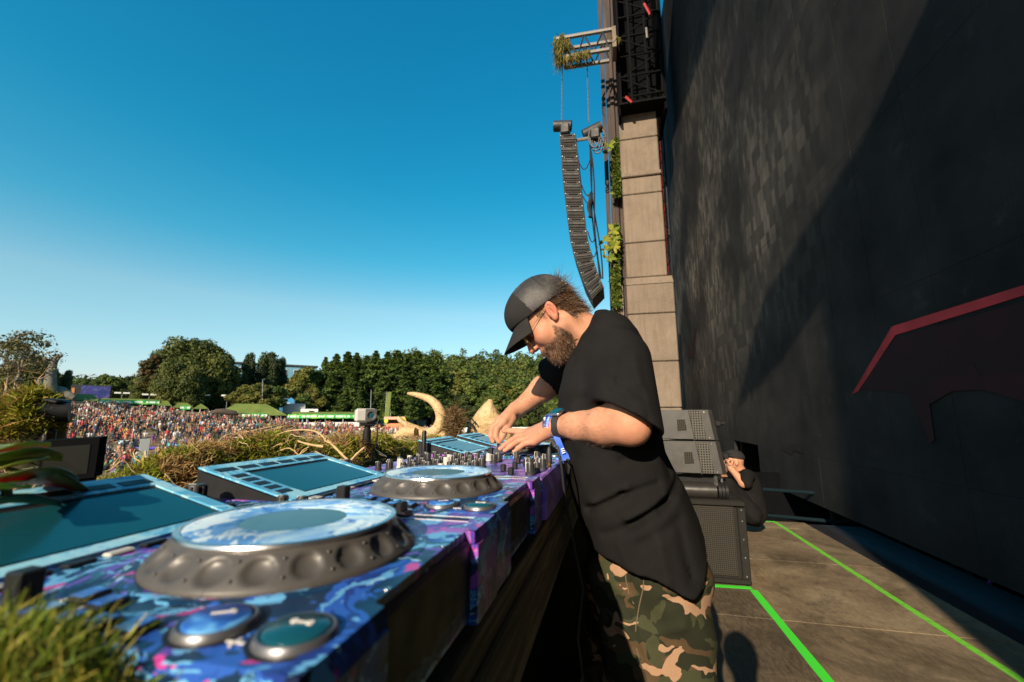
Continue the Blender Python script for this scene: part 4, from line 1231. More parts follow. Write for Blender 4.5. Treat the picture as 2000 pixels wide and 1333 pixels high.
while len(PEOPLE) < 3400 and tries < 90000:
    tries += 1
    u = crng.random(); r = 36 + 112 * u ** .72; px = crng.uniform(-160, 860)
    if crng.random() > dens(px, r): continue
    p = on_ground(px, r)
    if 127 < r and px > 130: continue
    PEOPLE.append((r, px, p))
PEOPLE.sort(key=lambda q: q[0])
def vis(q): return 175 < q[1] < 850 or (q[0] > 70 and q[1] > -10)
front = [q for q in PEOPLE if vis(q)][:290]
fid = set(id(q) for q in front)
POSETXT = {'standing': 'standing', 'waving': 'with one arm raised', 'strolling': 'walking', 'sitting': 'sitting on the ground', 'lying': 'lying on the ground'}
for (r, px, p) in front:
    pose = crng.choice(POSES, p=[.24, .06, .14, .44, .12]); sh = SW[crng.integers(len(SW))]
    o = link_mesh('person', FIG[pose]); o.location = p; o.rotation_euler = (0, 0, crng.random() * 6.28)
    s = crng.uniform(.92, 1.08); o.scale = (s, s, s); o.color = (*sh[1], 1)
    tag(o, 'festival goer in a %s top %s, front of the crowd' % (sh[0], POSETXT[pose]), 'person', 'festival goers %s in %s tops' % (pose, sh[0]))
# everyone further back as one packed crowd
vs, fs_, cs, base = [], [], [], 0
LOW = {p: fig(p, 4) for p in ('standing', 'waving', 'sitting')}
arr = {}
for p, me in LOW.items():
    v = np.zeros(len(me.vertices) * 3); me.vertices.foreach_get('co', v); v = v.reshape(-1, 3)
    tri, mi = [], np.zeros(len(v), int)
    for pl in me.polygons:
        ix = list(pl.vertices)
        for k in range(1, len(ix) - 1): tri.append((ix[0], ix[k], ix[k + 1]))
        for i in ix: mi[i] = pl.material_index
    arr[p] = (v, np.array(tri), mi)
HC = [(.02, .013, .009), (.06, .035, .018), (.22, .14, .06), (.65, .62, .56), (.03, .02, .015)]
TC = [(.015, .015, .018), (.02, .03, .06), (.07, .06, .045), (.30, .16, .10), (.015, .015, .018)]
SKC = [(.30, .16, .10), (.36, .20, .13), (.25, .125, .07), (.10, .05, .03)]
for q in PEOPLE:
    if id(q) in fid: continue
    r, px, p = q
    v, tri, mi = arr[crng.choice(['standing', 'waving', 'sitting'], p=[.42, .06, .52])]
    a = crng.random() * 6.28; ca, sa = math.cos(a), math.sin(a); s = crng.uniform(.92, 1.1)
    w = np.stack([v[:, 0] * ca - v[:, 1] * sa, v[:, 0] * sa + v[:, 1] * ca, v[:, 2]], 1) * s + p
    pal = np.array([SKC[crng.choice(4, p=[.4, .35, .15, .1])], SW[crng.integers(len(SW))][1], TC[crng.integers(5)], HC[crng.integers(5)]])
    vs.append(w); fs_.append(tri + base); cs.append(pal[mi] * (.8 + .35 * crng.random())); base += len(v)
t = NT('crowd_clothes_and_skin'); t.set(Base_Color=t.attr('col'), Roughness=.8); M_CROWD = t.m
tag(link_mesh('crowd', np_mesh('crowd', np.concatenate(vs), np.concatenate(fs_), True, np.concatenate(cs), [M_CROWD])), 'packed colourful festival crowd filling the slope below the tents', 'crowd', None, 'stuff')

# blankets, barrels, bags left on the field
for k, (px, r, c, nm) in enumerate(((250, 62, (.03, .42, .60), 'turquoise'),)):
    p = on_ground(px, r); root = empty('barrel', tuple(p), label='turquoise barrel bin standing on the open grass among the crowd', cat='bin')
    b = MB(); b.lathe([(0, 0), (.42, 0), (.46, .1), (.46, .5), (.48, .52), (.46, .54), (.46, 1.0), (.44, 1.08), (0, 1.08)], p, (0, 0, 1), 20); b.build('drum', simple('turquoise_plastic', c, .5), root)
    b = MB(); b.lathe([(.40, 1.08), (.44, 1.13), (.40, 1.16), (.36, 1.10)], p, (0, 0, 1), 20); b.build('rim', M_WHITE, root)
b = MB()
p = on_ground(291, 52); sg = empty('sign_board', tuple(p), label='grey sign board on a stand among the nearest festival goers', cat='sign')
b = MB(); b.box(p + np.array([0, 0, 1.5]), (.72, .06, 1.7), rot=(0, 0, .9), bev=.02); b.build('board', M_GREY, sg)
for s in (-1, 1):
    b = MB(); b.tube([p + np.array([s * .2, s * .26, 0]), p + np.array([s * .2, s * .26, .7])], .03, 6); b.build('leg', M_BLACK, sg)
for k, (px, r, c, nm) in enumerate(((140, 66, (.55, .03, .04), 'red'), (155, 70, (.6, .03, .05), 'crimson'), (122, 68, (.55, .02, .06), 'scarlet'), (168, 60, (.03, .30, .62), 'blue'), (183, 74, (.02, .36, .08), 'green'), (355, 66, (.10, .55, .66), 'aqua'), (345, 68, (.06, .50, .60), 'teal'), (300, 64, (.15, .08, .5), 'violet'), (270, 50, (.06, .5, .15), 'bright green'), (398, 84, (.6, .03, .04), 'deep red'))):
    p = on_ground(px, r)
    b = MB(); n = 10; v, f = [], []
    for i in range(n):
        for j in range(n):
            x, y = (i / (n - 1) - .5) * 2.0, (j / (n - 1) - .5) * 1.6
            X_, Y_ = p[0] + x, p[1] + y
            v.append((X_, Y_, gz(X_, Y_) + .08 + .07 * math.sin(i * 1.7 + k) * math.cos(j * 1.3)))
    for i in range(n - 1):
        for j in range(n - 1): f.append((i * n + j, (i + 1) * n + j, (i + 1) * n + j + 1, i * n + j + 1))
    b.raw(v, f, 0, True)
    o = solo('blanket', b, simple(nm.replace(' ', '_') + '_blanket_cloth', c, .9), nm + ' picnic blanket spread on the field among the crowd', 'blanket')
    md = o.modifiers.new('thickness', 'SOLIDIFY'); md.thickness = .03
# ------------------------------------------------------------------ booth table
TZ = 1.015                     # table top
t = NT('weathered_booth_wood')
g = t.noise(5, 7, .7, .5, t.mapping(t.tc(), (7, .55, 7))); g2 = t.noise(1.3, 4)
c = t.ramp(g, [(.28, (.03, .022, .013)), (.48, (.13, .09, .05)), (.62, (.30, .22, .13)), (.8, (.48, .36, .22))])
t.set(Base_Color=t.mix(t.ramp(g2, [(.4, 0.0), (.75, .5)]), c, (.03, .024, .018)), Roughness=.82); t.bump(g, .7, .006)
M_WOOD = t.m
tb = empty('booth_table', (-.4, 1.6, 0), label='weathered wooden booth table carrying the players and the mixer', cat='table')
xs = [-.152, -.29, -.43, -.57, -.715]
for i in range(4):
    b = MB(); b.box(((xs[i] + xs[i + 1]) / 2, 2.2, TZ - .02), (.134, 4.1, .04), bev=.004); b.build('plank', M_WOOD, tb)
for z0, z1, x in ((.855, .973, -.165), (.70, .85, -.185), (.40, .69, -.2), (.1, .39, -.2)):
    b = MB(); b.box((x, 2.2, (z0 + z1) / 2), (.03, 4.1, z1 - z0), bev=.004); b.build('front_board', M_WOOD if z0 > .7 else M_DRAPE, tb)
for y in (.3, 1.6, 2.9, 4.0):
    for x in (-.26, -.64):
        b = MB(); b.box((x, y, .49), (.08, .08, .97), bev=.004); b.build('leg', M_WOOD, tb)

# ------------------------------------------------------------------ printed vinyl wrap
def wrap_mat(name, seed, tone):
    t = NT(name)
    v = t.mapping(t.tc(), (1, 1, 1), (0, 0, .5), (seed * 1.7, seed * .9, 0))
    w = t.noise(9, 4, .55, 1.6, v, 'Color')
    vd = t.n.new('ShaderNodeVectorMath'); vd.operation = 'MULTIPLY_ADD'
    t.l.new(w, vd.inputs[0]); vd.inputs[1].default_value = (.16, .16, .16); t.l.new(v, vd.inputs[2])
    p = vd.outputs[0]
    g = t.noise(7.5, 3, .5, .8, p); h = t.noise(11, 2, .5, 1.2, t.mapping(p, loc=(3.3, 1.2, 0))); st = t.noise(13, 3, .5, .6, t.mapping(p, (4.5, 1, 1), (0, 0, .35)))
    if tone == 'body':
        c = t.ramp(g, [(.30, (.008, .014, .050)), (.40, (.014, .040, .22)), (.475, (.025, .10, .44)), (.52, (.008, .030, .075)), (.60, (.10, .05, .36)), (.66, (.26, .08, .42)), (.71, (.020, .10, .36))], 'CONSTANT')
        c = t.mix(t.ramp(h, [(.635, 0.0), (.65, 1.0)], 'CONSTANT'), c, (.46, .05, .28))
        c = t.mix(t.ramp(h, [(.35, 1.0), (.365, 0.0)], 'CONSTANT'), c, (.014, .09, .16))
        c = t.mix(t.ramp(st, [(.56, 0.0), (.58, .9)], 'CONSTANT'), c, (.14, .42, .70))
        c = t.mix(t.ramp(t.noise(5.5, 3, .5, 1.4, t.mapping(p, loc=(7.7, 3.1, 2))), [(.52, 0.0), (.535, .9)], 'CONSTANT'), c, (.30, .06, .42))
        c = t.mix(t.ramp(t.noise(16, 3, .6, 1.4, t.mapping(p, loc=(1.7, 9.1, 2))), [(.63, 0.0), (.64, .9)], 'CONSTANT'), c, (.35, .62, .80))
    elif tone == 'ring':
        g = t.noise(12, 3, .5, .6, p)
        c = t.ramp(g, [(.30, (.06, .22, .58)), (.42, (.12, .34, .70)), (.52, (.45, .68, .82)), (.62, (.70, .84, .88))])
        c = t.mix(t.ramp(t.noise(22, 2, .5, .5, t.mapping(p, (2.2, 1, 1))), [(.54, 0.0), (.555, 1.0)], 'CONSTANT'), c, (.74, .86, .90))
        c = t.mix(t.ramp(t.noise(22, 2, .5, .5, t.mapping(p, (2.2, 1, 1), loc=(2, 1, 0))), [(.36, 1.0), (.375, 0.0)], 'CONSTANT'), c, (.035, .15, .48))
    else:
        c = t.ramp(g, [(.30, (.10, .38, .60)), (.46, (.20, .52, .70)), (.52, (.30, .62, .74)), (.60, (.06, .25, .56)), (.68, (.24, .24, .62))], 'CONSTANT')
        c = t.mix(t.ramp(st, [(.56, 0.0), (.58, .9)], 'CONSTANT'), c, (.36, .64, .76))
    fine = t.noise(160, 3, .6)
    c = t.mix(.12, c, t.ramp(fine, [(.3, .0), (.7, .6)]), 'MULTIPLY')
    dust = t.ramp(t.voro(210, 'F1'), [(.05, .55), (.09, 0.0)])
    c = t.mix(t.math('MULTIPLY', dust, t.ramp(t.noise(15, 2), [(.5, 0.0), (.6, 1.0)])), c, (.55, .52, .48))
    t.set(Base_Color=c, Roughness=t.ramp(t.noise(30, 4), [(.3, .26), (.7, .42)]), Specular_IOR_Level=.38)
    t.bump(t.noise(120, 3), .06, .001)
    return t.m
M_WRAP, M_WRAPL, M_RING = wrap_mat('blue_purple_vinyl_wrap', 1, 'body'), wrap_mat('pale_blue_vinyl_wrap', 4, 'light'), wrap_mat('blue_white_ring_print', 2, 'ring')
M_PLAST = simple('black_moulded_plastic', (.012, .012, .013), .45, 0, .25, 60, .12, 300, spec=.25, bdist=.0006)
M_RUBB = simple('dark_grey_jog_rubber', (.055, .050, .045), .48, 0, .25, 50, .12, 260, bdist=.0006)
M_KNOB = simple('knob_black_rubber', (.024, .023, .023), .5, 0, .3, 90)
M_KNOBL = simple('knob_pale_line', (.62, .58, .52), .5, 0, .1, 90)
M_CHROME = simple('chrome_trim', (.60, .58, .56), .2, .95, .15, 60)
t = NT('dark_glossy_screen'); sm = t.noise(14, 4, .6)
t.set(Base_Color=(.006, .062, .085, 1), Roughness=t.ramp(sm, [(.3, .12), (.7, .22)]), Specular_IOR_Level=.35); M_SCR = t.m
M_TRIM = simple('satin_button_trim', (.16, .16, .17), .35, .7, .2, 60)
M_LIGHTG = simple('pale_button_plastic', (.46, .43, .38), .5, 0, .15, 60)
M_GOLD = simple('gold_plug_metal', (.75, .48, .12), .25, .95, .15, 60)
t = NT('button_print'); g = t.noise(40, 3, .5, 1.0)
t.set(Base_Color=t.ramp(g, [(.38, (.015, .05, .24)), (.5, (.03, .13, .46)), (.62, (.10, .32, .62))]), Roughness=.35); M_BTN = t.m

# ------------------------------------------------------------------ media players (x runs from the front edge to the back as -x, y along the row)
HT = .118                       # top plate above the table
def lbox(mb, a0, a1, b0, b1, z0, z1, bev=.0015, **k):
    mb.box((-(a0 + a1) / 2, (b0 + b1) / 2, (z0 + z1) / 2), (a1 - a0, b1 - b0, z1 - z0), bev=bev, **k); return mb
def knob(parent, a, b_, z, r, h, m=None, name='knob', skirt=True):
    k = MB(); c = (-a, b_, z)
    prof = [(0, h), (r * .72, h), (r * .80, h * .93), (r * .86, h * .3), (r * (1.12 if skirt else .9), h * .2), (r * (1.12 if skirt else .9), 0)]
    k.lathe(prof, c, seg=14)
    for q in range(10):
        an = q * .628; k.box((c[0] + r * .84 * math.cos(an), c[1] + r * .84 * math.sin(an), z + h * .6), (r * .2, r * .16, h * .62), rot=(0, 0, an))
    o = k.build(name, m or M_KNOB, parent, True)
    k = MB(); k.box((c[0] - r * .5, c[1], z + h * .995), (r * .9, r * .18, h * .03)); k.box((c[0] - r * .9, c[1], z + h * .6), (r * .16, r * .18, h * .7))
    k.build('pointer', M_KNOBL, o, True)
    return o
def round_button(parent, a, b_, z, r, h, m=M_BTN, ring=M_CHROME, name='round_button'):
    k = MB(); k.lathe([(0, h), (r * .86, h), (r * .95, h * .8), (r, 0)], (-a, b_, z), seg=28); o = k.build(name, m, parent, True)
    k = MB(); k.lathe([(r * 1.02, 0), (r * 1.02, h * .75), (r * 1.10, h * .8), (r * 1.17, h * .55), (r * 1.2, 0)], (-a, b_, z), seg=28); k.build('trim_ring', ring, o, True)
    k = MB(); k.lathe([(r * 1.2, .0003), (r * 1.36, .0006), (r * 1.36, -.001)], (-a, b_, z), seg=28); k.build('well_ring', M_PLAST, o, True)
    return o

def make_player():
    root = empty('media_player', (0, 0, 0))
    b = MB()
    lbox(b, .004, .453, .0015, .3285, .036, HT - .008, .004)
    b.build('lower_case', M_PLAST, root, True)
    # top plate with chamfered front edge and notched front
    b = MB()
    out = [(0, 0), (0, .075), (.009, .079), (.009, .251), (0, .255), (0, .33), (.453, .33), (.453, 0)]
    P0 = [(-a, y) for a, y in out][::-1]
    b.prism(P0, HT - .012, HT)
    b.build('top_plate', M_WRAP, root, True)
    for (b0, b1) in ((.0, .075), (.255, .33)):
        b = MB(); b.raw([(0.004, b0, HT - .013), (.004, b1, HT - .013), (0.004, b1, .03), (.004, b0, .03), (-.03, b0, HT - .013), (-.03, b1, HT - .013), (-.03, b1, .03), (-.03, b0, .03)],
              [(0, 3, 2, 1), (4, 5, 6, 7), (0, 1, 5, 4), (1, 2, 6, 5), (2, 3, 7, 6), (3, 0, 4, 7)])
        b.raw([(.0045, b0 + .001, HT - .012), (.0045, b1 - .001, HT - .012), (.0008, b1 - .001, HT + .0006), (.0008, b0 + .001, HT + .0006), (-.012, b0 + .001, HT + .0006), (-.012, b1 - .001, HT + .0006)], [(0, 1, 2, 3), (3, 2, 5, 4)])
        b.build('front_corner', M_WRAP, root, True)
    b = MB(); lbox(b, .0095, .03, .078, .252, .060, HT - .0125, .002); b.build('front_panel', M_PLAST, root, True)
    b = MB(); lbox(b, .004, .0125, .078, .252, .034, .056, .002); b.build('front_lip', M_WRAP, root, True)
    for bb in (-.0006, .3306):
        b = MB(); lbox(b, .004, .449, bb - .0006, bb + .0006, HT - .02, HT - .012, .0003); b.build('side_trim', M_PLAST, root, True)
        b = MB(); lbox(b, .006, .447, bb - .0008, bb + .0008, .038, HT - .022, .0003); b.build('side_wrap', M_WRAP, root, True)
    for a in (.05, .40):
        for y in (.05, .28):
            b = MB(); b.lathe([(0, .036), (.022, .036), (.022, .004), (.019, 0), (0, 0)], (-a, y, 0), seg=18); b.build('foot', M_PLAST, root, True)
    # jog wheel
    ja, jb = .141, .164
    jog = MB(); NS, NRw = 288, 16
    v, f = [], []
    for i in range(NRw):
        u = i / (NRw - 1)
        for k in range(NS):
            an = 2 * math.pi * k / NS
            r = .1060 - .0190 * u ** 1.1; z = .003 + .0190 * u
            ph = (an / (2 * math.pi) * 20) % 1 - .5
            d2 = (ph / .34) ** 2 + ((u - .5) / .36) ** 2
            if d2 < 1: q = math.sqrt(1 - d2) * .0046; r -= q * .75; z -= q * .5
            v.append((-ja + r * math.cos(an), jb + r * math.sin(an), HT + z))
    for i in range(NRw - 1):
        for k in range(NS):
            k2 = (k + 1) % NS; f.append((i * NS + k, i * NS + k2, (i + 1) * NS + k2, (i + 1) * NS + k))
    jog.raw(v, f, 0, True)
    jog.lathe([(.1060, .003), (.1067, .0012), (.1067, 0)], (-ja, jb, HT), seg=96)
    for k in range(20):
        an = 2 * math.pi * k / 20
        for u in (.25, .75):
            r = .1065 - .0190 * u ** 1.1; z = HT + .0035 + .0190 * u
            jog.lathe([(0, .0009), (.0011, .0006), (.0014, 0)], (-ja + r * math.cos(an), jb + r * math.sin(an), z), (math.cos(an) * .77, math.sin(an) * .77, .64), 6)
    jo = jog.build('jog_wheel', M_RUBB, root, True, sharp=60)
    b = MB(); b.lathe([(.0870, .0218), (.0885, .0237), (.0878, .0259), (.0860, .0265), (.0838, .0261), (.0832, .0251)], (-ja, jb, HT), seg=96); b.build('rim', M_CHROME, jo, True)
    b = MB(); b.lathe([(.0836, .0254), (.0445, .0254), (.0435, .0247)], (-ja, jb, HT), seg=96); b.build('top_ring', M_RING, jo, True)
    b = MB(); b.lathe([(.0438, .0248), (0, .0248)], (-ja, jb, HT), seg=64); b.build('centre_display', M_SCR, jo, True)
    b = MB(); b.lathe([(.1075, .0004), (.115, .0014), (.118, .0004), (.118, -.001)], (-ja, jb, HT), seg=96); b.build('jog_surround', M_WRAP, root, True)
    # screen unit at the back, tilted
    a0, a1, z0, z1 = .288, .452, HT + .001, HT + .040
    tl = math.atan2(z1 - z0, a1 - a0); L = math.hypot(a1 - a0, z1 - z0)
    Mx = Matrix.Translation((-a0, 0, z0)) @ Matrix.Rotation(tl, 4, 'Y') @ Matrix(((-1, 0, 0, 0), (0, 1, 0, 0), (0, 0, 1, 0), (0, 0, 0, 1)))
    def tb_(mb, u0, u1, b0, b1, h0, h1):
        v = [Mx @ Vector(p) for p in ((u0, b0, h0), (u1, b0, h0), (u1, b1, h0), (u0, b1, h0), (u0, b0, h1), (u1, b0, h1), (u1, b1, h1), (u0, b1, h1))]
        mb.raw(v, [(0, 1, 2, 3), (4, 7, 6, 5), (0, 4, 5, 1), (1, 5, 6, 2), (2, 6, 7, 3), (3, 7, 4, 0)]); return mb
    su = MB()
    su.prism([(-a0, z0 - .002), (-a1, z1 - .003), (-a1, z0 - .002)], .004, .262, M=Matrix(((1, 0, 0, 0), (0, 0, 1, 0), (0, 1, 0, 0), (0, 0, 0, 1))))
    su = su.build('screen_unit', M_PLAST, root, True)
    # wrap frame round the screen: four bars
    fr = [(0, .014, .004, .262), (.128, L, .004, .262), (.014, .128, .004, .046), (.014, .128, .246, .262)]
    b = MB()
    for u0, u1, b0, b1 in fr: tb_(b, u0, u1, b0, b1, -.0004, .0022)
    b.build('screen_frame', M_WRAPL, su, True)
    b = MB(); tb_(b, .0145, .1275, .0465, .2455, -.0015, .0004); b.build('bezel', M_PLAST, su, True)
    b = MB(); tb_(b, .019, .118, .052, .240, .0004, .0012); b.build('screen', M_SCR, su, True)
    for i in range(6):
        b = MB(); tb_(b, .137, .150, .012 + i * .041, .012 + i * .041 + .033, .0018, .0030); b.build('menu_key', M_PLAST, su, True)
    for i in range(5):
        b = MB(); tb_(b, .026 + i * .020, .038 + i * .020, .013, .036, .0018, .0030); b.build('side_key', M_PLAST, su, True)
    # rotary selector beside the screen
    b = MB(); b.lathe([(.030, .0004), (.030, .003), (.019, .005), (.0, .005)], (-.405, .296, HT), seg=32); b.build('selector_base', M_PLAST, root, True)
    knob(root, .405, .296, HT + .004, .0135, .022, name='selector_knob', skirt=False)
    for a in (.352, .325):
        round_button(root, a, .296, HT, .0075, .003, M_PLAST, M_PLAST, 'small_button')
    for a, bb in ((.272, .300), (.243, .300)):
        knob(root, a, bb, HT, .0075, .0165, name='adjust_knob', skirt=False)
    # buttons
    for a, nm, m in ((.027, 'play_button', M_SCR), (.079, 'cue_button', M_BTN)):
        o = round_button(root, a, .0310, HT, .0180, .0055, m, M_TRIM, nm)
        k = MB()
        if m is M_SCR:
            k.box((-a, .0350, HT + .0058), (.010, .0016, .0004)); k.lathe([(0, .0062), (.0022, .0062), (.0022, .0055)], (-a - .005, .0350, HT), seg=10); k.lathe([(0, .0062), (.0022, .0062), (.0022, .0055)], (-a + .005, .0350, HT), seg=10)
        else:
            k.box((-a, .0350, HT + .0058), (.013, .002, .0004), rot=(0, 0, .5)); k.box((-a + .004, .0375, HT + .0058), (.006, .002, .0004), rot=(0, 0, -.6))
        k.build('symbol', M_KNOBL, o, True)
    k = MB(); k.box((-.053, .018, HT + .0006), (.011, .0016, .0006)); k.box((-.053, .018, HT + .0006), (.0016, .008, .0007)); k.build('printed_mark', M_KNOBL, root, True)
    for a, bb in ((.118, .016), (.142, .014), (.166, .014), (.168, .036), (.192, .018), (.192, .042)):
        b = MB(); b.box((-a, bb, HT + .002), (.0155, .0185, .004), bev=.0018); b.box((-a, bb, HT + .0003), (.0195, .0225, .0008)); o = b.build('pad_button', M_PLAST, root, True)
        b = MB(); b.box((-a, bb, HT + .0042), (.0125, .0150, .0006), bev=.0002); b.build('cap_print', M_BTN, o, True)
        b = MB(); b.box((-a - .012, bb, HT + .0005), (.0016, .016, .0006)); b.build('printed_mark', M_KNOBL, root, True)
    for i in range(8):
        y = .030 + i * .0285
        b = MB(); b.box((-.274, y, HT + .0016), (.010, .021, .0032), bev=.0014); b.build('hot_cue_key', M_PLAST if i % 3 else M_LIGHTG, root, True)
    for y in (.018, .036):
        round_button(root, .272, y, HT, .0078, .0026, M_LIGHTG, M_PLAST, 'small_button')
    for a, y in ((.256, .014), (.244, .034)):
        b = MB(); b.lathe([(0, .002), (.0065, .002), (.0072, 0)], (-a, y, HT), seg=16); b.build('small_key', M_PLAST, root, True)
    b = MB(); lbox(b, .216, .230, .018, .032, HT, HT + .021, .0012); b.build('lever', M_PLAST, root, True)
    # tempo slider on the right
    b = MB(); lbox(b, .022, .175, .296, .302, HT, HT + .0008, .0003); b.build('slider_slot', M_PLAST, root, True)
    b = MB(); lbox(b, .018, .180, .2885, .2895, HT, HT + .0006, .0002); lbox(b, .018, .180, .3085, .3095, HT, HT + .0006, .0002); b.build('printed_mark', M_KNOBL, root, True)
    b = MB(); b.box((-.105, .299, HT + .003), (.020, .020, .006), bev=.002); b.box((-.105, .299, HT + .010), (.0085, .017, .012), bev=.002); b.build('slider_cap', M_PLAST, root, True)
    for a in (.2,):
        b = MB(); lbox(b, a, a + .010, .294, .308, HT, HT + .004, .001); b.build('small_key', M_BTN, root, True)
    for k_, (a, y) in enumerate(((.012, .10), (.012, .2), (.012, .30), (.33, .312), (.43, .325))):
        b = MB(); b.lathe([(0, .0008), (.0028, .0006), (.0031, 0)], (-a, y, HT), seg=10); b.build('screw', M_CHROME, root, True)
    return root

XF = -.143                      # front edge of the row
player = make_player()
PLAB = ['blue wrapped media player beside the grass tuft, the first in the row', 'blue wrapped media player touching the mixer on the grass tuft side', 'blue wrapped media player under the two hands of the man', 'blue wrapped media player beyond the hands, last in the row']
for i, (y, lb) in enumerate(zip((.188, .522, 1.255, 1.605), PLAB)):
    o = player if i == 0 else copy_tree(player)
    o.location = (XF - .002 * (i % 2), y, TZ); tag(o, lb, 'media player', 'media players')

# ------------------------------------------------------------------ mixer
MY, MW, MD, MH = .872, .362, .44, .112
mx = empty('dj_mixer', (XF, MY, TZ), label='purple wrapped mixer with rows of black knobs between the players', cat='mixer')
b = MB(); lbox(b, .004, MD, .0015, MW - .0015, .030, MH - .008, .003); b.build('lower_case', M_PLAST, mx, True)
def mixer_wrap():
    t = NT('violet_vinyl_wrap'); w = t.noise(6, 4, .55, 1.5)
    c = t.ramp(w, [(.30, (.05, .04, .20)), (.42, (.16, .09, .42)), (.52, (.30, .14, .50)), (.60, (.10, .14, .46)), (.68, (.44, .12, .42))], 'CONSTANT')
    c = t.mix(t.ramp(t.noise(14, 3, .5, 1), [(.58, 0.0), (.6, .8)], 'CONSTANT'), c, (.34, .26, .56))
    ln = t.ramp(t.voro(34, 'F1', rand=.0), [(.06, 1.0), (.10, 0.0)])
    c = t.mix(t.math('MULTIPLY', ln, .5), c, (.6, .55, .62))
    t.set(Base_Color=c, Roughness=.34, Specular_IOR_Level=.5); return t.m
M_WRAPV = mixer_wrap()
b = MB(); lbox(b, 0, MD, 0, MW, MH - .008, MH, .003); b.build('top_plate', M_WRAPV, mx, True)
b = MB(); b.prism([(-.0, MH - .006), (.010, MH - .030), (.010, .034), (-.012, .03), (-.02, MH - .006)], .001, MW - .001, M=Matrix(((1, 0, 0, 0), (0, 0, 1, 0), (0, 1, 0, 0), (0, 0, 0, 1)))); b.build('front_panel', M_WRAPV, mx, True)
for a in (.05, .39):
    for y in (.05, .30):
        b = MB(); b.lathe([(0, .031), (.02, .031), (.02, .004), (.017, 0), (0, 0)], (-a, y, 0), seg=16); b.build('foot', M_PLAST, mx, True)
for i in range(6):
    for j in range(8):
        a = .165 + j * .031; y = .03 + i * .052 + (.006 if j % 2 else 0)
        if i == 3 and j in (0, 5): continue
        pale = (i * 3 + j) % 7 == 2
        knob(mx, a, y, MH, .0072 if j % 3 else .0088, .0195 if j % 3 else .022, M_LIGHTG if pale else M_KNOB)
for i in range(6):
    y = .03 + i * .052
    b = MB(); lbox(b, .050, .128, y - .0018, y + .0018, MH, MH + .0006, .0002); b.build('fader_slot', M_PLAST, mx, True)
    a = .07 + .03 * ((i * 5) % 3) / 2
    b = MB(); b.box((-a, y, MH + .008), (.011, .014, .016), bev=.002); b.build('fader_cap', M_PLAST, mx, True)
for a, y, r, h in ((.030, .035, .0095, .026), (.042, .095, .010, .029), (.022, .075, .007, .022), (.035, .175, .008, .024), (.028, .235, .0085, .026), (.06, .30, .0085, .026), (.125, .33, .008, .024), (.02, .14, .0085, .024)):
    knob(mx, a, y, MH, r, h)
b = MB(); b.box((-.030, .275, MH + .008), (.024, .020, .016), bev=.002); b.build('cross_fader_cap', M_GREY, mx, True)
b = MB(); lbox(b, .012, .11, .262, .290, MH, MH + .0008, .0003); b.build('fader_plate', M_PLAST, mx, True)
# headphone plug and cable
b = MB(); P = Vector((XF - .012, MY + .19, TZ + MH))
hp = empty('headphone_cable', tuple(P), label='black headphone plug with a gold sleeve and its cable hanging over the mixer front', cat='cable')
b.tube([P, P + Vector((0, 0, .012))], .0045, 12); b.build('gold_sleeve', M_GOLD, hp)
b = MB(); b.tube([P + Vector((0, 0, .011)), P + Vector((0, 0, .034)), P + Vector((0, 0, .046))], [.0062, .0062, .0038], 12); b.build('plug', M_KNOB, hp)
b = MB(); b.tube([P + Vector(q) for q in ((0, 0, .045), (.008, -.004, .060), (.022, -.006, .048), (.030, -.004, .0), (.034, .006, -.06), (.05, .02, -.16), (.072, .01, -.27), (.06, -.02, -.36), (.07, .02, -.5))], .0032, 8); b.build('cable', M_CABLE, hp)
b = MB(); Q = Vector((XF - .42, MY + .36, TZ + .10)); b.tube([Q, Q + Vector((0, 0, .085)), Q + Vector((0, 0, .09))], [.007, .007, .005], 12); 
tag(b.build('antenna_post', M_PLAST), 'short black upright post behind the mixer beside the skull', 'antenna')

# ------------------------------------------------------------------ moss bank with straw and roots in front of the decks
def blades(C, rng, L, W, up=.6, curl=.5, pal=None, spread=1.0):
    """curved tapering blades, two quads each, growing from points C"""
    n = len(C)
    d = rng.normal(size=(n, 3)) * spread; d[:, 2] = np.abs(d[:, 2]) * .6 + up; d /= np.linalg.norm(d, axis=1, keepdims=True)
    s = np.cross(d, rng.normal(size=(n, 3))); s /= np.linalg.norm(s, axis=1, keepdims=True) + 1e-9
    l = (L * (.5 + rng.random(n)))[:, None]; w = (W * (.6 + .8 * rng.random(n)))[:, None]
    bend = rng.normal(size=(n, 3)) * curl + np.array([0, 0, -.25]); 
    m = C + d * l * .55 + bend * l * .10; tip = C + d * l + bend * l * .45
    V = np.stack([C - s * w, C + s * w, m + s * w * .8, m - s * w * .8, tip + s * w * .15, tip - s * w * .15], 1).reshape(-1, 3)
    k = np.arange(n)[:, None] * 6
    Fq = np.concatenate([k + np.array([0, 1, 2, 3]), k + np.array([3, 2, 4, 5])])
    pal = np.array(pal); c = pal[rng.integers(len(pal), size=n)] * (.7 + .6 * rng.random((n, 1)))
    return V, Fq, np.repeat(c, 6, axis=0)
t = NT('moss_and_straw'); t.set(Base_Color=t.attr('col'), Roughness=.8, Specular_IOR_Level=.2); t.trans(t.attr('col'), .3); M_MOSS = t.m
t = NT('moss_under_layer'); g = t.noise(20, 5, .7); t.set(Base_Color=t.ramp(g, [(.3, (.018, .020, .007)), (.7, (.07, .06, .02))]), Roughness=.95); t.bump(g, .8, .01); M_MOSSB = t.m
PAL_MOSS = [(.20, .23, .020), (.30, .31, .025), (.11, .17, .014), (.38, .30, .05), (.06, .08, .012)]
PAL_STRAW = [(.40, .25, .09), (.26, .14, .045), (.52, .38, .18), (.13, .07, .025)]
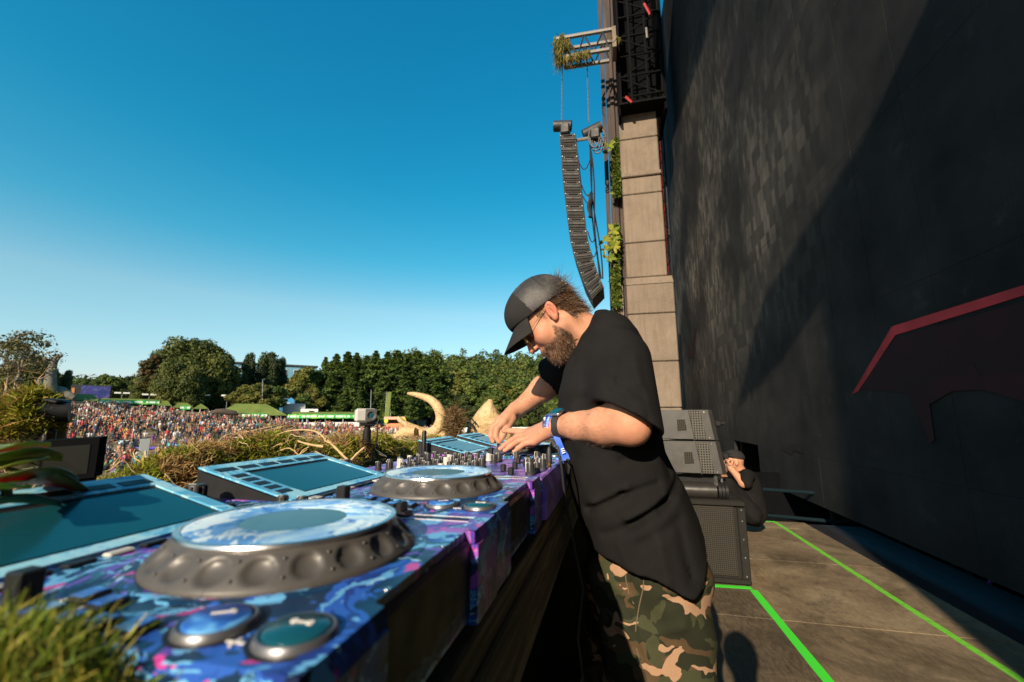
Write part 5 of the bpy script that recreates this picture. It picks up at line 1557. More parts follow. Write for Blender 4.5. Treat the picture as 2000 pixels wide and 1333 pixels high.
def bank_h(Y):
    """top of the bank along the row, from the photo's skyline of moss"""
    return np.interp(Y, [.2, .42, .52, .62, .75, .9, 1.1, 1.35, 1.6, 2.0, 2.6, 3.6, 4.6], [1.11, 1.135, 1.157, 1.178, 1.198, 1.212, 1.212, 1.207, 1.187, 1.158, 1.135, 1.06, 1.0])
mrng = np.random.default_rng(21)
def bank_point(n):
    Y = .25 + 3.9 * mrng.random(n) ** 1.35; u = mrng.random(n) * 2 - 1
    cx = -.86 - .08 * Y; hw = .20 + .02 * Y
    X = cx + u * hw
    Z = bank_h(Y) - .032 - .28 * np.abs(u) ** 2.4 + .010 * np.sin(Y * 19 + u * 3) + .012 * np.sin(Y * 8.3 + u * 5)
    return np.stack([X, Y, Z], 1)
ny, nx = 90, 16; v = []
for i in range(ny):
    Y = .2 + 4.1 * i / (ny - 1)
    for j in range(nx):
        u = j / (nx - 1) * 2 - 1; cx = -.86 - .08 * Y; hw = .24 + .02 * Y
        Z = bank_h(Y) - .045 - .30 * abs(u) ** 2.4 + .010 * math.sin(Y * 19 + u * 3) + .012 * math.sin(Y * 8.3 + u * 5)
        v.append((cx + u * hw, Y, Z if 0 < j < nx - 1 else .3))
f = [(i * nx + j, (i + 1) * nx + j, (i + 1) * nx + j + 1, i * nx + j + 1) for i in range(ny - 1) for j in range(nx - 1)]
bankV, bankF, bankC = np.array(v), np.array(f), np.tile((.04, .038, .012), (len(v), 1))
Vs, Fs, Cs, off = [bankV], [bankF], [bankC], len(bankV)
def addb(V, Fq, c):
    global off
    Vs.append(V); Fs.append(Fq + off); Cs.append(c); off += len(V)
P = bank_point(150000)
pat = vnoise(P, 14, 2)
curl = MB()
_bp = bank_point(520); _bp = _bp[_bp[:, 1] > .55]
for q_ in _bp:
    a_ = mrng.random() * 6.28; L_ = .03 + .05 * mrng.random(); cu_ = mrng.normal() * 2.2; rr0 = .0007 + .0009 * mrng.random(); pts_ = []
    for k_ in range(8):
        u_ = k_ / 7; an_ = a_ + cu_ * u_; pts_.append((q_[0] + L_ * u_ * math.cos(an_), q_[1] + L_ * u_ * math.sin(an_), q_[2] + .010 + .016 * math.sin(u_ * 3.1) + .004 * math.sin(u_ * 9 + a_)))
    curl.tube(pts_, [rr0] * 7 + [rr0 * .5], 4)
cv = np.array(curl.v); cf = [f_ for f_ in curl.f if len(f_) == 4]
cc_ = np.repeat(np.array([(.50, .38, .20), (.40, .26, .11), (.56, .46, .28), (.24, .14, .06)])[mrng.integers(4, size=len(cv) // 32 + 1)], 32, axis=0)[:len(cv)]
addb(cv, np.array(cf), cc_)
addb(*blades(P[pat > -.45], mrng, .0075, .0015, .1, 1.6, PAL_MOSS, 1.3))
addb(*blades(P[pat <= -.45], mrng, .012, .0010, .0, 2.2, PAL_STRAW, 1.4))
P = bank_point(8000); addb(*blades(P, mrng, .018, .0007, .05, 2.4, PAL_STRAW + PAL_MOSS[:2], 1.3))
tag(link_mesh('moss_bank', np_mesh('moss_bank', np.concatenate(Vs), np.concatenate(Fs), False, np.concatenate(Cs), [M_MOSS])), 'long bank of green moss and dry straw in front of the players', 'moss', None, 'stuff')
# pale roots and branches lying on the moss
M_ROOT = simple('dry_pale_root', (.42, .29, .14), .8, 0, .35, 25, .4, 80)
def branch(pts, r0, r1, label, Yd, wob=.0):
    n = len(pts); P3 = []
    for i, q in enumerate(pts):
        yy = Yd if not isinstance(Yd, (list, tuple)) else Yd[0] + (Yd[1] - Yd[0]) * i / (n - 1)
        P3.append(at_y(q[0], q[1], yy))
    # smooth curve through the points
    C = []
    for i in range(n - 1):
        p0, p1, p2, p3 = P3[max(i - 1, 0)], P3[i], P3[i + 1], P3[min(i + 2, n - 1)]
        for u in np.linspace(0, 1, 5, endpoint=False):
            C.append(.5 * ((2 * p1) + (-p0 + p2) * u + (2 * p0 - 5 * p1 + 4 * p2 - p3) * u * u + (-p0 + 3 * p1 - 3 * p2 + p3) * u ** 3))
    C.append(P3[-1]); m = len(C)
    rs = [r0 + (r1 - r0) * i / (m - 1) * 1.0 for i in range(m)]
    rs = [q * (1 + .18 * math.sin(i * 1.7)) for i, q in enumerate(rs)]
    b = MB(); b.tube(C, rs, 7); return solo('branch', b, M_ROOT, label, 'branch')
branch([(536, 852), (560, 843), (592, 840), (618, 844), (634, 856), (650, 870), (664, 884), (679, 899)], .0016, .0030, 'long arched pale root curving over the moss', (1.05, .95))
branch([(582, 862), (602, 868), (632, 873)], .0022, .0034, 'short straight pale root lying on the moss below the arched root', 1.0)
branch([(632, 853), (636, 862), (648, 866)], .0018, .0020, 'tiny forked pale twig at the bend of the arched root', .98)
branch([(686, 899), (698, 886), (712, 874)], .0030, .0024, 'short pale twig rising beside the selector knob', .95)
for k, pts in enumerate((((560, 905), (575, 893), (590, 885), (600, 878)), ((578, 898), (592, 880), (604, 873)), ((600, 893), (612, 882), (628, 888)), ((548, 880), (566, 876), (584, 890)), ((520, 885), (540, 870), (552, 868)))):
    branch(pts, .0016, .0009, 'thin curly pale rootlet tangled in the moss', .88 + .02 * k)['group'] = 'rootlets in the moss'

# grass tuft in the near corner
grng = np.random.default_rng(31)
tc_ = at_y(-20, 1335, .145)
n = 9000
C = np.stack([tc_[0] - .02 + grng.normal(size=n) * .028, tc_[1] + grng.normal(size=n) * .028, np.full(n, tc_[2] - .022)], 1)
C[:, 2] += .035 * np.exp(-((C[:, 0] - tc_[0] + .035) ** 2 + (C[:, 1] - tc_[1] - .01) ** 2) / .0035) - .012
C = C[(C[:, 1] < .198) & (C[:, 1] > .06)]
V1 = blades(C, grng, .012, .0009, .5, 1.2, [(.20, .27, .02), (.32, .34, .03), (.12, .19, .015), (.38, .32, .06)])
gb = MB(); 
t = NT('tuft_grass'); t.set(Base_Color=t.attr('col'), Roughness=.6); t.trans(t.attr('col'), .4)
tag(link_mesh('grass_tuft', np_mesh('grass_tuft', V1[0], V1[1], False, V1[2], [t.m])), 'bright green mossy grass tuft at the corner of the first player', 'grass', None, 'stuff')
b = MB(); b.box((tc_[0], .13, (tc_[2] - .05) / 2 + .43), (.26, .13, (tc_[2] - .05) - .86 + .0), bev=.01); solo('moss_planter', b, M_MOSSB, 'dark planter box under the grass tuft', 'planter')

# ------------------------------------------------------------------ white camera on its stand
cY = 1.42
cc = at_y(716, 812, cY); dirc = Vector((CAMP - cc)); dirc.z = 0; dirc.normalize()
cmr = empty('box_camera', tuple(at_y(715, 885, cY)), label='small white box camera on a black stand in the moss', cat='camera')
M_CAMW = simple('camera_grey_white', (.42, .41, .38), .4, .1, .12, 60)
k = cY / 830
ang = math.atan2(dirc.y, dirc.x) + math.pi / 2 + .10
Rz = Matrix.Rotation(ang, 3, 'Z')
def cl(x, y, z): return Vector(cc) + Rz @ Vector((x, y, z))
b = MB(); b.box(cl(-.004, .0, 0), (.074, .052, .050), rot=Rz, bev=.008); b.build('body', M_CAMW, cmr)
b = MB(); b.box(cl(.0135, -.0275, 0), (.042, .005, .047), rot=Rz, bev=.002); b.build('front_plate', simple('camera_dark_face', (.07, .07, .068), .45), cmr)
fa = Rz @ Vector((0, -1, 0))
b = MB(); b.lathe([(.0, .004), (.009, .004), (.0145, .010), (.0185, .010), (.0195, .004), (.0195, 0)], cl(.013, -.029, 0), fa, 28); ln = b.build('lens', simple('lens_ring', (.10, .10, .10), .35, .3), cmr)
b = MB(); b.lathe([(0, .0055), (.008, .005)], cl(.013, -.029, 0), fa, 24); b.build('lens_glass', M_SCR, ln)
b = MB(); b.box(cl(.004, 0, -.031), (.05, .04, .012), rot=Rz, bev=.002); b.build('mount_plate', M_PLAST, cmr)
b = MB(); z0 = at_y(715, 890, cY)[2]; zt = cc[2] - .037
b.tube([(cc[0] + .006, cc[1], zt), (cc[0] + .006, cc[1], zt - .012), (cc[0] + .006, cc[1], zt - .013), (cc[0] + .006, cc[1], zt - .05), (cc[0] + .006, cc[1], zt - .051), (cc[0] + .006, cc[1], z0 - .06)], [.010, .010, .014, .014, .018, .018], 14); b.build('stand', M_PLAST, cmr)
b = MB(); q = Vector((cc[0] + .03, cc[1], cc[2] - .01)); b.tube([q, q + Vector((.015, 0, -.01)), q + Vector((.018, 0, -.06)), q + Vector((.008, .01, -.11)), q + Vector((.03, 0, -.12)), q + Vector((.06, 0, -.135))], .003, 7); b.build('cable', M_CABLE, cmr)

# ------------------------------------------------------------------ horned skull prop
sY = 3.1
t = NT('sandy_bone'); g = t.noise(9, 6, .65); cr = t.voro(5, 'DISTANCE_TO_EDGE', t.mapping(t.noise(4, 4, .6, 0, None, 'Color'), (1.6, 1.6, 1.6)))
c = t.ramp(g, [(.25, (.30, .19, .085)), (.5, (.46, .32, .16)), (.8, (.56, .42, .24))])
c = t.mix(t.ramp(cr, [(.0, .85), (.025, 0.0)]), c, (.10, .06, .03))
t.set(Base_Color=c, Roughness=.75); t.bump(g, .9, .04); M_BONE = t.m
skl = empty('horned_skull', tuple(at_y(880, 880, sY)), label='sandy coloured horned dinosaur skull prop lying in the moss', cat='skull prop')
def horn(pts, px_r, nm, Yd=(0, 0), seg=16):
    n = len(pts); P3 = [at_y(x, y, sY + Yd[0] + (Yd[1] - Yd[0]) * i / (n - 1)) for i, (x, y) in enumerate(pts)]
    C, R = [], []
    for i in range(n - 1):
        p0, p1, p2, p3 = P3[max(i - 1, 0)], P3[i], P3[i + 1], P3[min(i + 2, n - 1)]
        for u in np.linspace(0, 1, 6, endpoint=False):
            C.append(.5 * ((2 * p1) + (-p0 + p2) * u + (2 * p0 - 5 * p1 + 4 * p2 - p3) * u * u + (-p0 + 3 * p1 - 3 * p2 + p3) * u ** 3)); R.append((px_r[i] * (1 - u) + px_r[i + 1] * u) * sY / 830)
    C.append(P3[-1]); R.append(px_r[-1] * sY / 830)
    b = MB(); b.tube(C, R, seg); return b.build(nm, M_BONE, skl)
horn([(796, 769), (806, 770), (822, 774), (842, 782), (856, 797), (862, 815), (858, 832), (846, 845), (830, 852)], [2.2, 4.5, 6.5, 8.5, 10.5, 12, 12, 12, 12], 'brow_horn')
horn([(776, 815), (783, 822), (796, 832), (812, 840), (830, 848), (850, 850), (880, 852)], [3, 6, 8, 10, 12, 16, 18], 'nose_horn', (-.02, .05))
horn([(768, 868), (778, 855), (792, 845), (812, 844)], [9, 12, 12, 9], 'jaw_bone', (-.05, -.05))
# frill: a thick curved plate
fr = [(910, 848), (914, 832), (922, 818), (932, 804), (944, 790), (955, 780), (961, 780), (964, 790), (970, 797), (972, 806), (984, 818), (996, 832), (1002, 852), (1000, 870), (930, 872), (908, 862)]
b = MB(); cxp = sum(p[0] for p in fr) / len(fr); cyp = sum(p[1] for p in fr) / len(fr)
v, f, n = [], [], len(fr)
for s, off_ in ((0, 0), (.8, -.05), (1, 0), (1, .10), (0, .10)):
    for (x, y) in fr:
        xx, yy = cxp + (x - cxp) * (s if s else .02), cyp + (y - cyp) * (s if s else .02)
        v.append(at_y(xx, yy, sY + .06 + off_ - (.07 if s == 0 and off_ == 0 else 0)))
for ring in range(4):
    for i in range(n): f.append((ring * n + i, ring * n + (i + 1) % n, (ring + 1) * n + (i + 1) % n, (ring + 1) * n + i))
b.raw(v, f, 0, True); o = b.build('neck_frill', M_BONE, skl, sharp=80)
horn([(1056, 848), (1062, 840), (1072, 836)], [5, 5, 1.5], 'frill_tip', (.2, .3))
# fibrous clump on the brow
frng = np.random.default_rng(41)
ce = at_y(886, 828, sY - .10); n = 6500
d = frng.normal(size=(n, 3)); d /= np.linalg.norm(d, axis=1, keepdims=True)
C = ce + d * np.array([17, 17, 30]) * sY / 830 * (frng.random((n, 1)) ** .4)
Vb, Fb, Cb = blades(C, frng, .024, .0022, .0, 2.0, [(.22, .14, .065), (.13, .08, .035), (.30, .21, .11), (.08, .05, .022)])
inv = np.array(skl.matrix_basis.inverted()); Vb = Vb + inv[:3, 3]
link_mesh('fibre_clump', np_mesh('fibre_clump', Vb, Fb, False, Cb, [M_MOSS]), None, skl)['kind'] = 'stuff'
b = MB(); b.tube([at_y(886, 800, sY - .06), at_y(885, 820, sY - .06), at_y(885, 850, sY - .06)], [.03, .055, .06], 10); b.build('clump_core', M_MOSSB, skl)
for pts in (((907, 818), (918, 824), (926, 838), (930, 848), (921, 845), (914, 852)), ((912, 826), (922, 818), (930, 830))):
    b = MB(); b.tube([at_y(x, y, sY - .04) for x, y in pts], .006, 6); b.build('wire', M_CABLE, skl)

# ------------------------------------------------------------------ mossy stump, monitor and leaf plant on the left
stX = -1.15
def axp(x, y): return at_x(x, y, stX)
c0 = axp(62, 815); kx = abs(stX) / 830 * 1.25
stp = empty('mossy_stump', tuple(axp(62, 870)), label='moss covered stump with a black lamp on its side', cat='stump')
b = MB(); b.tube([axp(62, 905), axp(60, 860), axp(58, 830), axp(56, 800), axp(58, 785)], [.05, .05, .05, .045, .028], 14); b.build('stump', M_MOSSB, stp)
srng = np.random.default_rng(51); n = 16000
d = srng.normal(size=(n, 3)); d /= np.linalg.norm(d, axis=1, keepdims=True)
rx = (.052 + .010 * vnoise(d * 3, 1.5, 1))[:, None]
C = np.array(axp(54, 818)) + d * np.array([1, 1, 1.05]) * rx
pal = vnoise(C, 22, 3)
A = blades(C[pal > -1.1], srng, .0075, .0014, .1, 1.5, [(.17, .19, .016), (.26, .25, .022), (.11, .15, .014), (.34, .25, .04)]); B = blades(C[pal <= -1.1], srng, .013, .0012, .1, 1.5, PAL_STRAW)
inv = np.array(stp.matrix_basis.inverted())
V = np.concatenate([A[0], B[0]]) + inv[:3, 3]
link_mesh('moss', np_mesh('moss', V, np.concatenate([A[1], B[1] + len(A[0])]), False, np.concatenate([A[2], B[2]]), [M_MOSS]), None, stp)['kind'] = 'stuff'
n = 700; C = np.array(axp(12, 830)) + srng.normal(size=(n, 3)) * np.array([.02, .02, .035])
A = blades(C, srng, .013, .0012, .1, 1.8, PAL_STRAW); link_mesh('root_tangle', np_mesh('root_tangle', A[0] + inv[:3, 3], A[1], False, A[2], [M_MOSS]), None, stp)['kind'] = 'stuff'
lp = at_x(100, 808, stX + .05)
b = MB(); b.tube([lp + np.array([-.01, -.012, 0]), lp + np.array([.016, .02, .003])], [.021, .019], 18); b.box(lp + np.array([0, 0, -.06]), (.022, .022, .06), bev=.004); b.box(lp + np.array([0, .006, .025]), (.028, .035, .008), rot=(0, .2, .4), bev=.003); b.build('lamp', M_PLAST, stp)
mo = empty('small_monitor', tuple(at_x(145, 930, -.80)), label='small black framed monitor standing behind the leaf plant', cat='monitor')
Pm = [at_x(x, y, xx) for x, y, xx in ((80, 862, -.82), (195, 855, -.76), (184, 933, -.76), (75, 945, -.82))]
nn = np.cross(Pm[1] - Pm[0], Pm[3] - Pm[0]); nn /= np.linalg.norm(nn)
if nn @ (CAMP - Pm[0]) < 0: nn = -nn
def plate(Pq, t0, t1, nm, m, par):
    b = MB(); v = [p + nn * t1 for p in Pq] + [p + nn * t0 for p in Pq]
    b.raw(v, [(0, 1, 2, 3), (7, 6, 5, 4), (0, 4, 5, 1), (1, 5, 6, 2), (2, 6, 7, 3), (3, 7, 4, 0)]); return b.build(nm, m, par)
def inset(Pq, u0, u1, w0, w1):
    q = lambda u, w: (Pq[0] * (1 - u) + Pq[1] * u) * (1 - w) + (Pq[3] * (1 - u) + Pq[2] * u) * w
    return [q(u0, w0), q(u1, w0), q(u1, w1), q(u0, w1)]
plate(Pm, -.02, 0, 'case', M_DRAPE, mo); plate(inset(Pm, .06, .86, .16, .88), 0, .0012, 'screen', simple('dark_off_screen', (.010, .011, .010), .3, 0, .2, 10, spec=.15), mo)
b = MB(); mb_ = (Pm[2] + Pm[3]) / 2; b.box(mb_ - nn * .012 + np.array([0, 0, -.03]), (.03, .05, .08), bev=.004); b.build('foot', M_PLAST, mo)
# caladium leaves
t = NT('red_green_leaf'); at_ = t.sep(t.tc('Generated')); g = t.noise(18, 4, .6)
t.set(Base_Color=t.attr('col'), Roughness=.35, Specular_IOR_Level=.5); t.trans(t.attr('col'), .35); M_CAL = t.m
cp = empty('leaf_plant', tuple(at_x(30, 960, -.62)), label='plant with broad green leaves blotched with red and pink', cat='plant')
def big_leaf(base, tip, wpx, X0, X1, droop, cmid, cedge, seed):
    A_, B_ = at_x(*base, X0), at_x(*tip, X1); d = B_ - A_; L = np.linalg.norm(d); d /= L
    s = np.cross(d, np.array([0.15, -.3, 1])); s /= np.linalg.norm(s); up_ = np.cross(s, d)
    w = wpx * abs(X0) / 830 * 1.2; n, m = 18, 9; v, c = [], []
    rg = np.random.default_rng(seed)
    for i in range(n):
        u = i / (n - 1); ww = w * (math.sin(math.pi * min(1, u ** .62 * .97 + .02)) ** .8) + .0006
        for j in range(m):
            q = j / (m - 1) * 2 - 1
            p = A_ + d * L * u + s * ww * q + up_ * (abs(q) * ww * .35 - droop * L * u * u + .0012 * math.sin(u * 9) * abs(q))
            v.append(p)
            k = math.exp(-(q / .35) ** 2) + .35 * max(0, math.sin(u * 22 + abs(q) * 5)) * (abs(q) < .8) + rg.normal() * .05
            k = min(1, max(0, k)); c.append(np.array(cedge) * (1 - k) + np.array(cmid) * k)
    f = [(i * m + j, (i + 1) * m + j, (i + 1) * m + j + 1, i * m + j + 1) for i in range(n - 1) for j in range(m - 1)]
    inv = np.array(cp.matrix_basis.inverted())
    o = link_mesh('leaf', np_mesh('leaf', np.array(v) + inv[:3, 3], np.array(f), True, np.array(c), [M_CAL]), None, cp)
    md = o.modifiers.new('thick', 'SOLIDIFY'); md.thickness = .0008
RED, GRN, DGR, PNK, LGR = (.70, .05, .08), (.26, .42, .07), (.11, .20, .05), (.8, .2, .25), (.40, .52, .10)
for k, a in enumerate((((-40, 890), (96, 866), 26, -.60, -.66, .05, RED, GRN), ((-60, 905), (118, 888), 34, -.58, -.66, .06, GRN, DGR), ((-30, 925), (96, 893), 20, -.56, -.60, .03, (.30, .17, .05), LGR), ((-50, 945), (150, 935), 42, -.54, -.60, .10, RED, DGR),
     ((20, 925), (185, 955), 24, -.55, -.58, .12, (.30, .03, .05), DGR), ((-60, 970), (75, 930), 18, -.52, -.56, .05, PNK, GRN), ((-40, 985), (120, 975), 22, -.50, -.54, .08, DGR, (.02, .04, .015)), ((-80, 900), (40, 872), 14, -.62, -.66, .02, (.5, .04, .05), GRN), ((-60, 960), (60, 950), 16, -.5, -.52, .04, LGR, GRN))):
    big_leaf(*a, seed=k)
for k, (x, y) in enumerate(((-30, 905), (-20, 935), (10, 930))):
    b = MB(); b.tube([at_x(x, y, -.57), at_x(x + 10, y + 90, -.60), at_x(x + 15, y + 190, -.62)], .004, 7); b.build('stem', simple('green_stem%d' % k, (.06, .09, .03), .5), cp)
b = MB(); q = np.array([-.68, .30, .93]); b.lathe([(0, -.02), (.045, -.02), (.055, .09), (.05, .09), (.047, .08), (0, .08)], q, seg=20); b.build('pot', M_PLAST, cp)
b = MB(); b.box((-.83, .75, .555), (.24, 3.0, .99), bev=.01); solo('booth_shelf', b, M_DRAPE, 'black shelf box under the moss in front of the booth table', 'shelf')
b = MB(); b.box((-1.14, .62, .545), (.26, .5, 1.09), bev=.01); solo('side_plinth', b, M_DRAPE, 'black plinth carrying the mossy stump', 'plinth')
# ------------------------------------------------------------------ the man at the decks
t = NT('skin'); fine = t.noise(140, 4, .6)
c = t.mix(1.0, t.attr('col'), t.ramp(t.noise(28, 5, .65), [(.3, .86), (.7, 1.1)]), 'MULTIPLY')
c = t.mix(t.ramp(t.noise(60, 4, .7), [(.5, 0.0), (.75, .35)]), c, (.40, .13, .08))
spot = t.ramp(t.voro(55, 'F1'), [(.03, .5), (.07, 0.0)])
c = t.mix(t.math('MULTIPLY', spot, t.ramp(t.noise(9, 2), [(.55, 0.0), (.65, .7)])), c, (.20, .09, .05))
t.set(Base_Color=c, Roughness=t.ramp(fine, [(.3, .52), (.7, .68)]), Specular_IOR_Level=.24, Subsurface_Weight=.12, Subsurface_Radius=(.010, .004, .002), Subsurface_Scale=.6)
t.bump(fine, .18, .0015)
M_SKIN = t.m
t = NT('black_cotton_jersey'); wv = t.noise(420, 3, .6); g = t.noise(7, 5, .6)
t.set(Base_Color=t.ramp(g, [(.3, (.0062, .0060, .0062)), (.7, (.0112, .0108, .0108))]), Roughness=.92, Specular_IOR_Level=.10)
hb = t.math('ADD', t.math('MULTIPLY', wv, .25), t.math('MULTIPLY', t.noise(16, 5, .6, .8), .9))
t.bump(hb, .35, .006); M_TEE = t.m
t = NT('camouflage_cotton')
v0 = t.tc(); w = t.noise(9, 3, .5, 0, v0, 'Color'); vd = t.n.new('ShaderNodeVectorMath'); vd.operation = 'MULTIPLY_ADD'
t.l.new(w, vd.inputs[0]); vd.inputs[1].default_value = (.10, .10, .10); t.l.new(v0, vd.inputs[2]); p = vd.outputs[0]
g1 = t.noise(13.0, 1.5, .5, .5, t.mapping(p, (1, 1, 1.35))); g2 = t.noise(12.5, 1.5, .5, .6, t.mapping(p, (1, 1, 1.5), loc=(4.1, 2.2, 1.3))); g3 = t.noise(13.0, 1.5, .5, .6, t.mapping(p, (.9, .9, 1.5), loc=(2.3, 6.4, 8.2)))
c = t.ramp(g1, [(0.0, (.018, .020, .011)), (.49, (.040, .043, .021))], 'CONSTANT')
c = t.mix(t.ramp(g2, [(0.0, 0.0), (.57, 1.0)], 'CONSTANT'), c, (.068, .044, .023))
c = t.mix(t.ramp(g3, [(0.0, 0.0), (.605, 1.0)], 'CONSTANT'), c, (.30, .185, .115))
tw = t.math('SINE', t.math('MULTIPLY', t.math('ADD', t.sep(v0)[2], t.sep(v0)[0]), 2600.0))
c = t.mix(.12, c, t.ramp(t.noise(200, 3), [(.3, .2), (.7, 1.0)]), 'MULTIPLY')
t.set(Base_Color=c, Roughness=.88, Specular_IOR_Level=.15); t.bump(t.math('ADD', t.math('MULTIPLY', t.noise(14, 5, .6, .6), 1.0), t.math('MULTIPLY', tw, .03)), .4, .008); M_CAMO = t.m
M_CAPF = simple('charcoal_cap_cloth', (.019, .0185, .0185), .85, 0, .2, 30, .2, 500, .15, bdist=.0008)
t = NT('cap_mesh_netting'); vv = t.noise(520, 2, .6)
t.set(Base_Color=t.mix(t.ramp(t.noise(26, 3, .6), [(.42, 0.0), (.62, .7)]), t.ramp(vv, [(.4, (.012, .011, .011)), (.6, (.030, .028, .026))]), t.ramp(vv, [(.4, (.02, .018, .017)), (.6, (.10, .09, .082))])), Roughness=.6); t.bump(vv, -.5, .001); M_CAPM = t.m
t = NT('brown_hair'); t.set(Base_Color=t.attr('col'), Roughness=.45, Specular_IOR_Level=.45); M_HAIR = t.m
M_GOLDW = simple('thin_gold_wire', (.70, .46, .14), .25, .95, .1, 60)
t = NT('sunglass_lens'); t.set(Base_Color=(.05, .035, .012, 1), Roughness=.06, Specular_IOR_Level=.8); M_LENS = t.m

SKIN_A = np.array([.43, .212, .128]); SKIN_R = np.array([.42, .125, .085]); SKIN_B = np.array([.12, .055, .032])
dj = empty('person', (float(at_y(1255, 900, 1.33)[0]), 1.33, 0.0), label='bearded man in black cap, black t-shirt and camouflage trousers leaning over the players', cat='person')

# head frame: f forward (down to the decks), l his left (towards the viewer), u up through the crown
HP, HYW = RAD(49), RAD(5)
fh = np.array([-math.cos(HYW), -math.sin(HYW), 0]); hl = np.array([math.sin(HYW), -math.cos(HYW), 0])
hf = fh * math.cos(HP) + np.array([0, 0, -math.sin(HP)]); hu = fh * math.sin(HP) + np.array([0, 0, math.cos(HP)])
HS = 0.985
HO = at_y(1075, 610, 1.23) - hl * .078 * HS
HM = np.stack([hf, hl, hu], 1) * HS            # head coordinates -> world
def h2w(p): return np.asarray(p, float) @ HM.T + HO
def w2h(p): return (np.asarray(p, float) - HO) @ np.linalg.inv(HM).T
neck_w = at_y(1158, 668, 1.335); neck_h = w2h(neck_w); chest_h = w2h(at_y(1185, 720, 1.34))

def head_sdf(P):
    A = [P[0], np.abs(P[1]), P[2]]
    d = sd_ell(P, (-.008, 0, .052), (.100, .078, .092))
    d = smin(d, sd_ell(P, (.040, 0, -.022), (.062, .063, .088)), .03)
    d = smin(d, sd_cone(A, (.004, .056, -.052), (.066, .018, -.098), .020, .020), .025)      # jaw line
    d = smin(d, sd_ell(P, (.078, 0, -.092), (.027, .030, .026)), .02)                       # chin
    d = smin(d, sd_ell(A, (.060, .043, -.022), (.030, .026, .028)), .02)                    # cheek
    d = smin(d, sd_cone(A, (.092, .004, .034), (.078, .046, .036), .012, .011), .014)       # brow
    d = smax(d, -(sd_ell(A, (.098, .032, .010), (.017, .019, .014))), .012)                 # eye socket
    d = smin(d, sd_ell(A, (.082, .032, .010), (.012, .013, .012)), .004)                    # eyeball and lid
    d = smin(d, sd_cone(P, (.096, 0, .022), (.121, 0, -.020), .0085, .0115), .010)          # nose
    d = smin(d, sd_ell(A, (.108, .012, -.025), (.012, .009, .0085)), .006)
    d = smax(d, -sd_ell(A, (.112, .007, -.0345), (.006, .0035, .004)), .003)                # nostril
    d = smin(d, sd_ell(P, (.094, 0, -.053), (.017, .027, .013)), .012)                      # upper lip
    d = smin(d, sd_cone(A, (.106, 0, -.0565), (.094, .022, -.060), .0058, .004), .006)
    d = smin(d, sd_cone(A, (.103, 0, -.0690), (.093, .018, -.067), .0065, .004), .006)
    d = smax(d, -sd_cone(A, (.113, 0, -.0625), (.096, .024, -.0635), .0022, .0015), .003)   # mouth line
    # ear: shell with a bowl, rim, lobe and tragus
    q = [(P[0] + .006 + .25 * P[2]) / .84, A[1], P[2] / .84]
    e = sd_ell([q[0], A[1] - .082 - .25 * (-q[0]), q[2]], (0, 0, .002), (.0205, .0085, .034))
    e = smin(e, sd_ell([q[0], A[1] - .080, q[2]], (.004, 0, -.027), (.011, .007, .012)), .008)
    e = smax(e, -sd_ell([q[0], A[1] - .092, q[2]], (.003, 0, .004), (.0130, .0125, .024)), .003)
    e = smin(e, sd_ell([q[0], A[1] - .083, q[2]], (-.004, 0, .003), (.0035, .005, .017)), .005)
    e = smin(e, sd_ell([q[0], A[1] - .080, q[2]], (.0135, 0, -.004), (.005, .006, .008)), .005)
    d = smin(d, e, .007)
    n = sd_cone(P, (-.028, 0, -.035), tuple(neck_h), .060, .066)
    n = smin(n, sd_cone(P, tuple(neck_h), tuple(chest_h), .068, .10), .03)
    d = smin(d, n, .028)
    m = sd_cone(A, (-.018, .062, -.045), (float(neck_h[0]) + .02, .035, float(neck_h[2]) - .02), .015, .014)    # neck muscle
    return smin(d, m, .02)
Vh, Fh = surface_net(head_sdf, (-.24, -.15, -.22), (.14, .15, .15), .0025)
def relax(V, Fq, it):
    for _ in range(it):
        acc = np.zeros_like(V); num = np.zeros(len(V))
        for i in range(4):
            a, b = Fq[:, i], Fq[:, (i + 1) % 4]
            np.add.at(acc, a, V[b]); np.add.at(num, a, 1); np.add.at(acc, b, V[a]); np.add.at(num, b, 1)
        V = V * .5 + acc / np.maximum(num, 1)[:, None] * .5
    return V
Vh = relax(Vh, Fh, 1)
def beard_mask(p):
    f, l, u = p[:, 0], np.abs(p[:, 1]), p[:, 2]
    line = np.interp(f, [-.02, .012, .024, .045, .07, .10, .13], [-.20, -.060, -.018, -.052, -.050, -.040, -.040])     # upper edge, sideburn to moustache
    b = np.clip((line - u) / .012, 0, 1) * np.clip((f - (-.004) - np.clip(-u - .07, 0, 1) * .55) / .010, 0, 1)
    lips = np.exp(-(((f - .105) / .016) ** 2 + (l / .022) ** 2 + ((u + .064) / .0085) ** 2))
    return np.clip(b - 1.3 * lips, 0, 1) * (u > -.128)
def skin_col_head(p):
    f, l, u = p[:, 0], np.abs(p[:, 1]), p[:, 2]
    red = np.clip(1.15 * np.exp(-(((f + .004) / .03) ** 2 + ((l - .088) / .016) ** 2 + (u / .045) ** 2)) + .75 * np.exp(-(((f - .12) / .02) ** 2 + (l / .02) ** 2 + ((u + .02) / .02) ** 2))
                  + .55 * np.exp(-(((f - .07) / .03) ** 2 + ((l - .05) / .03) ** 2 + ((u + .012) / .022) ** 2)), 0, 1)[:, None]
    c = SKIN_A * (1 - red * .75) + SKIN_R * red * .75
    b = beard_mask(p)[:, None]
    return c * (1 - b * .55) + np.array([.055, .028, .016]) * b * .55
Ch = skin_col_head(Vh)
Vh_w = h2w(Vh)

def K(l): return [at_y(*q) for q in l]
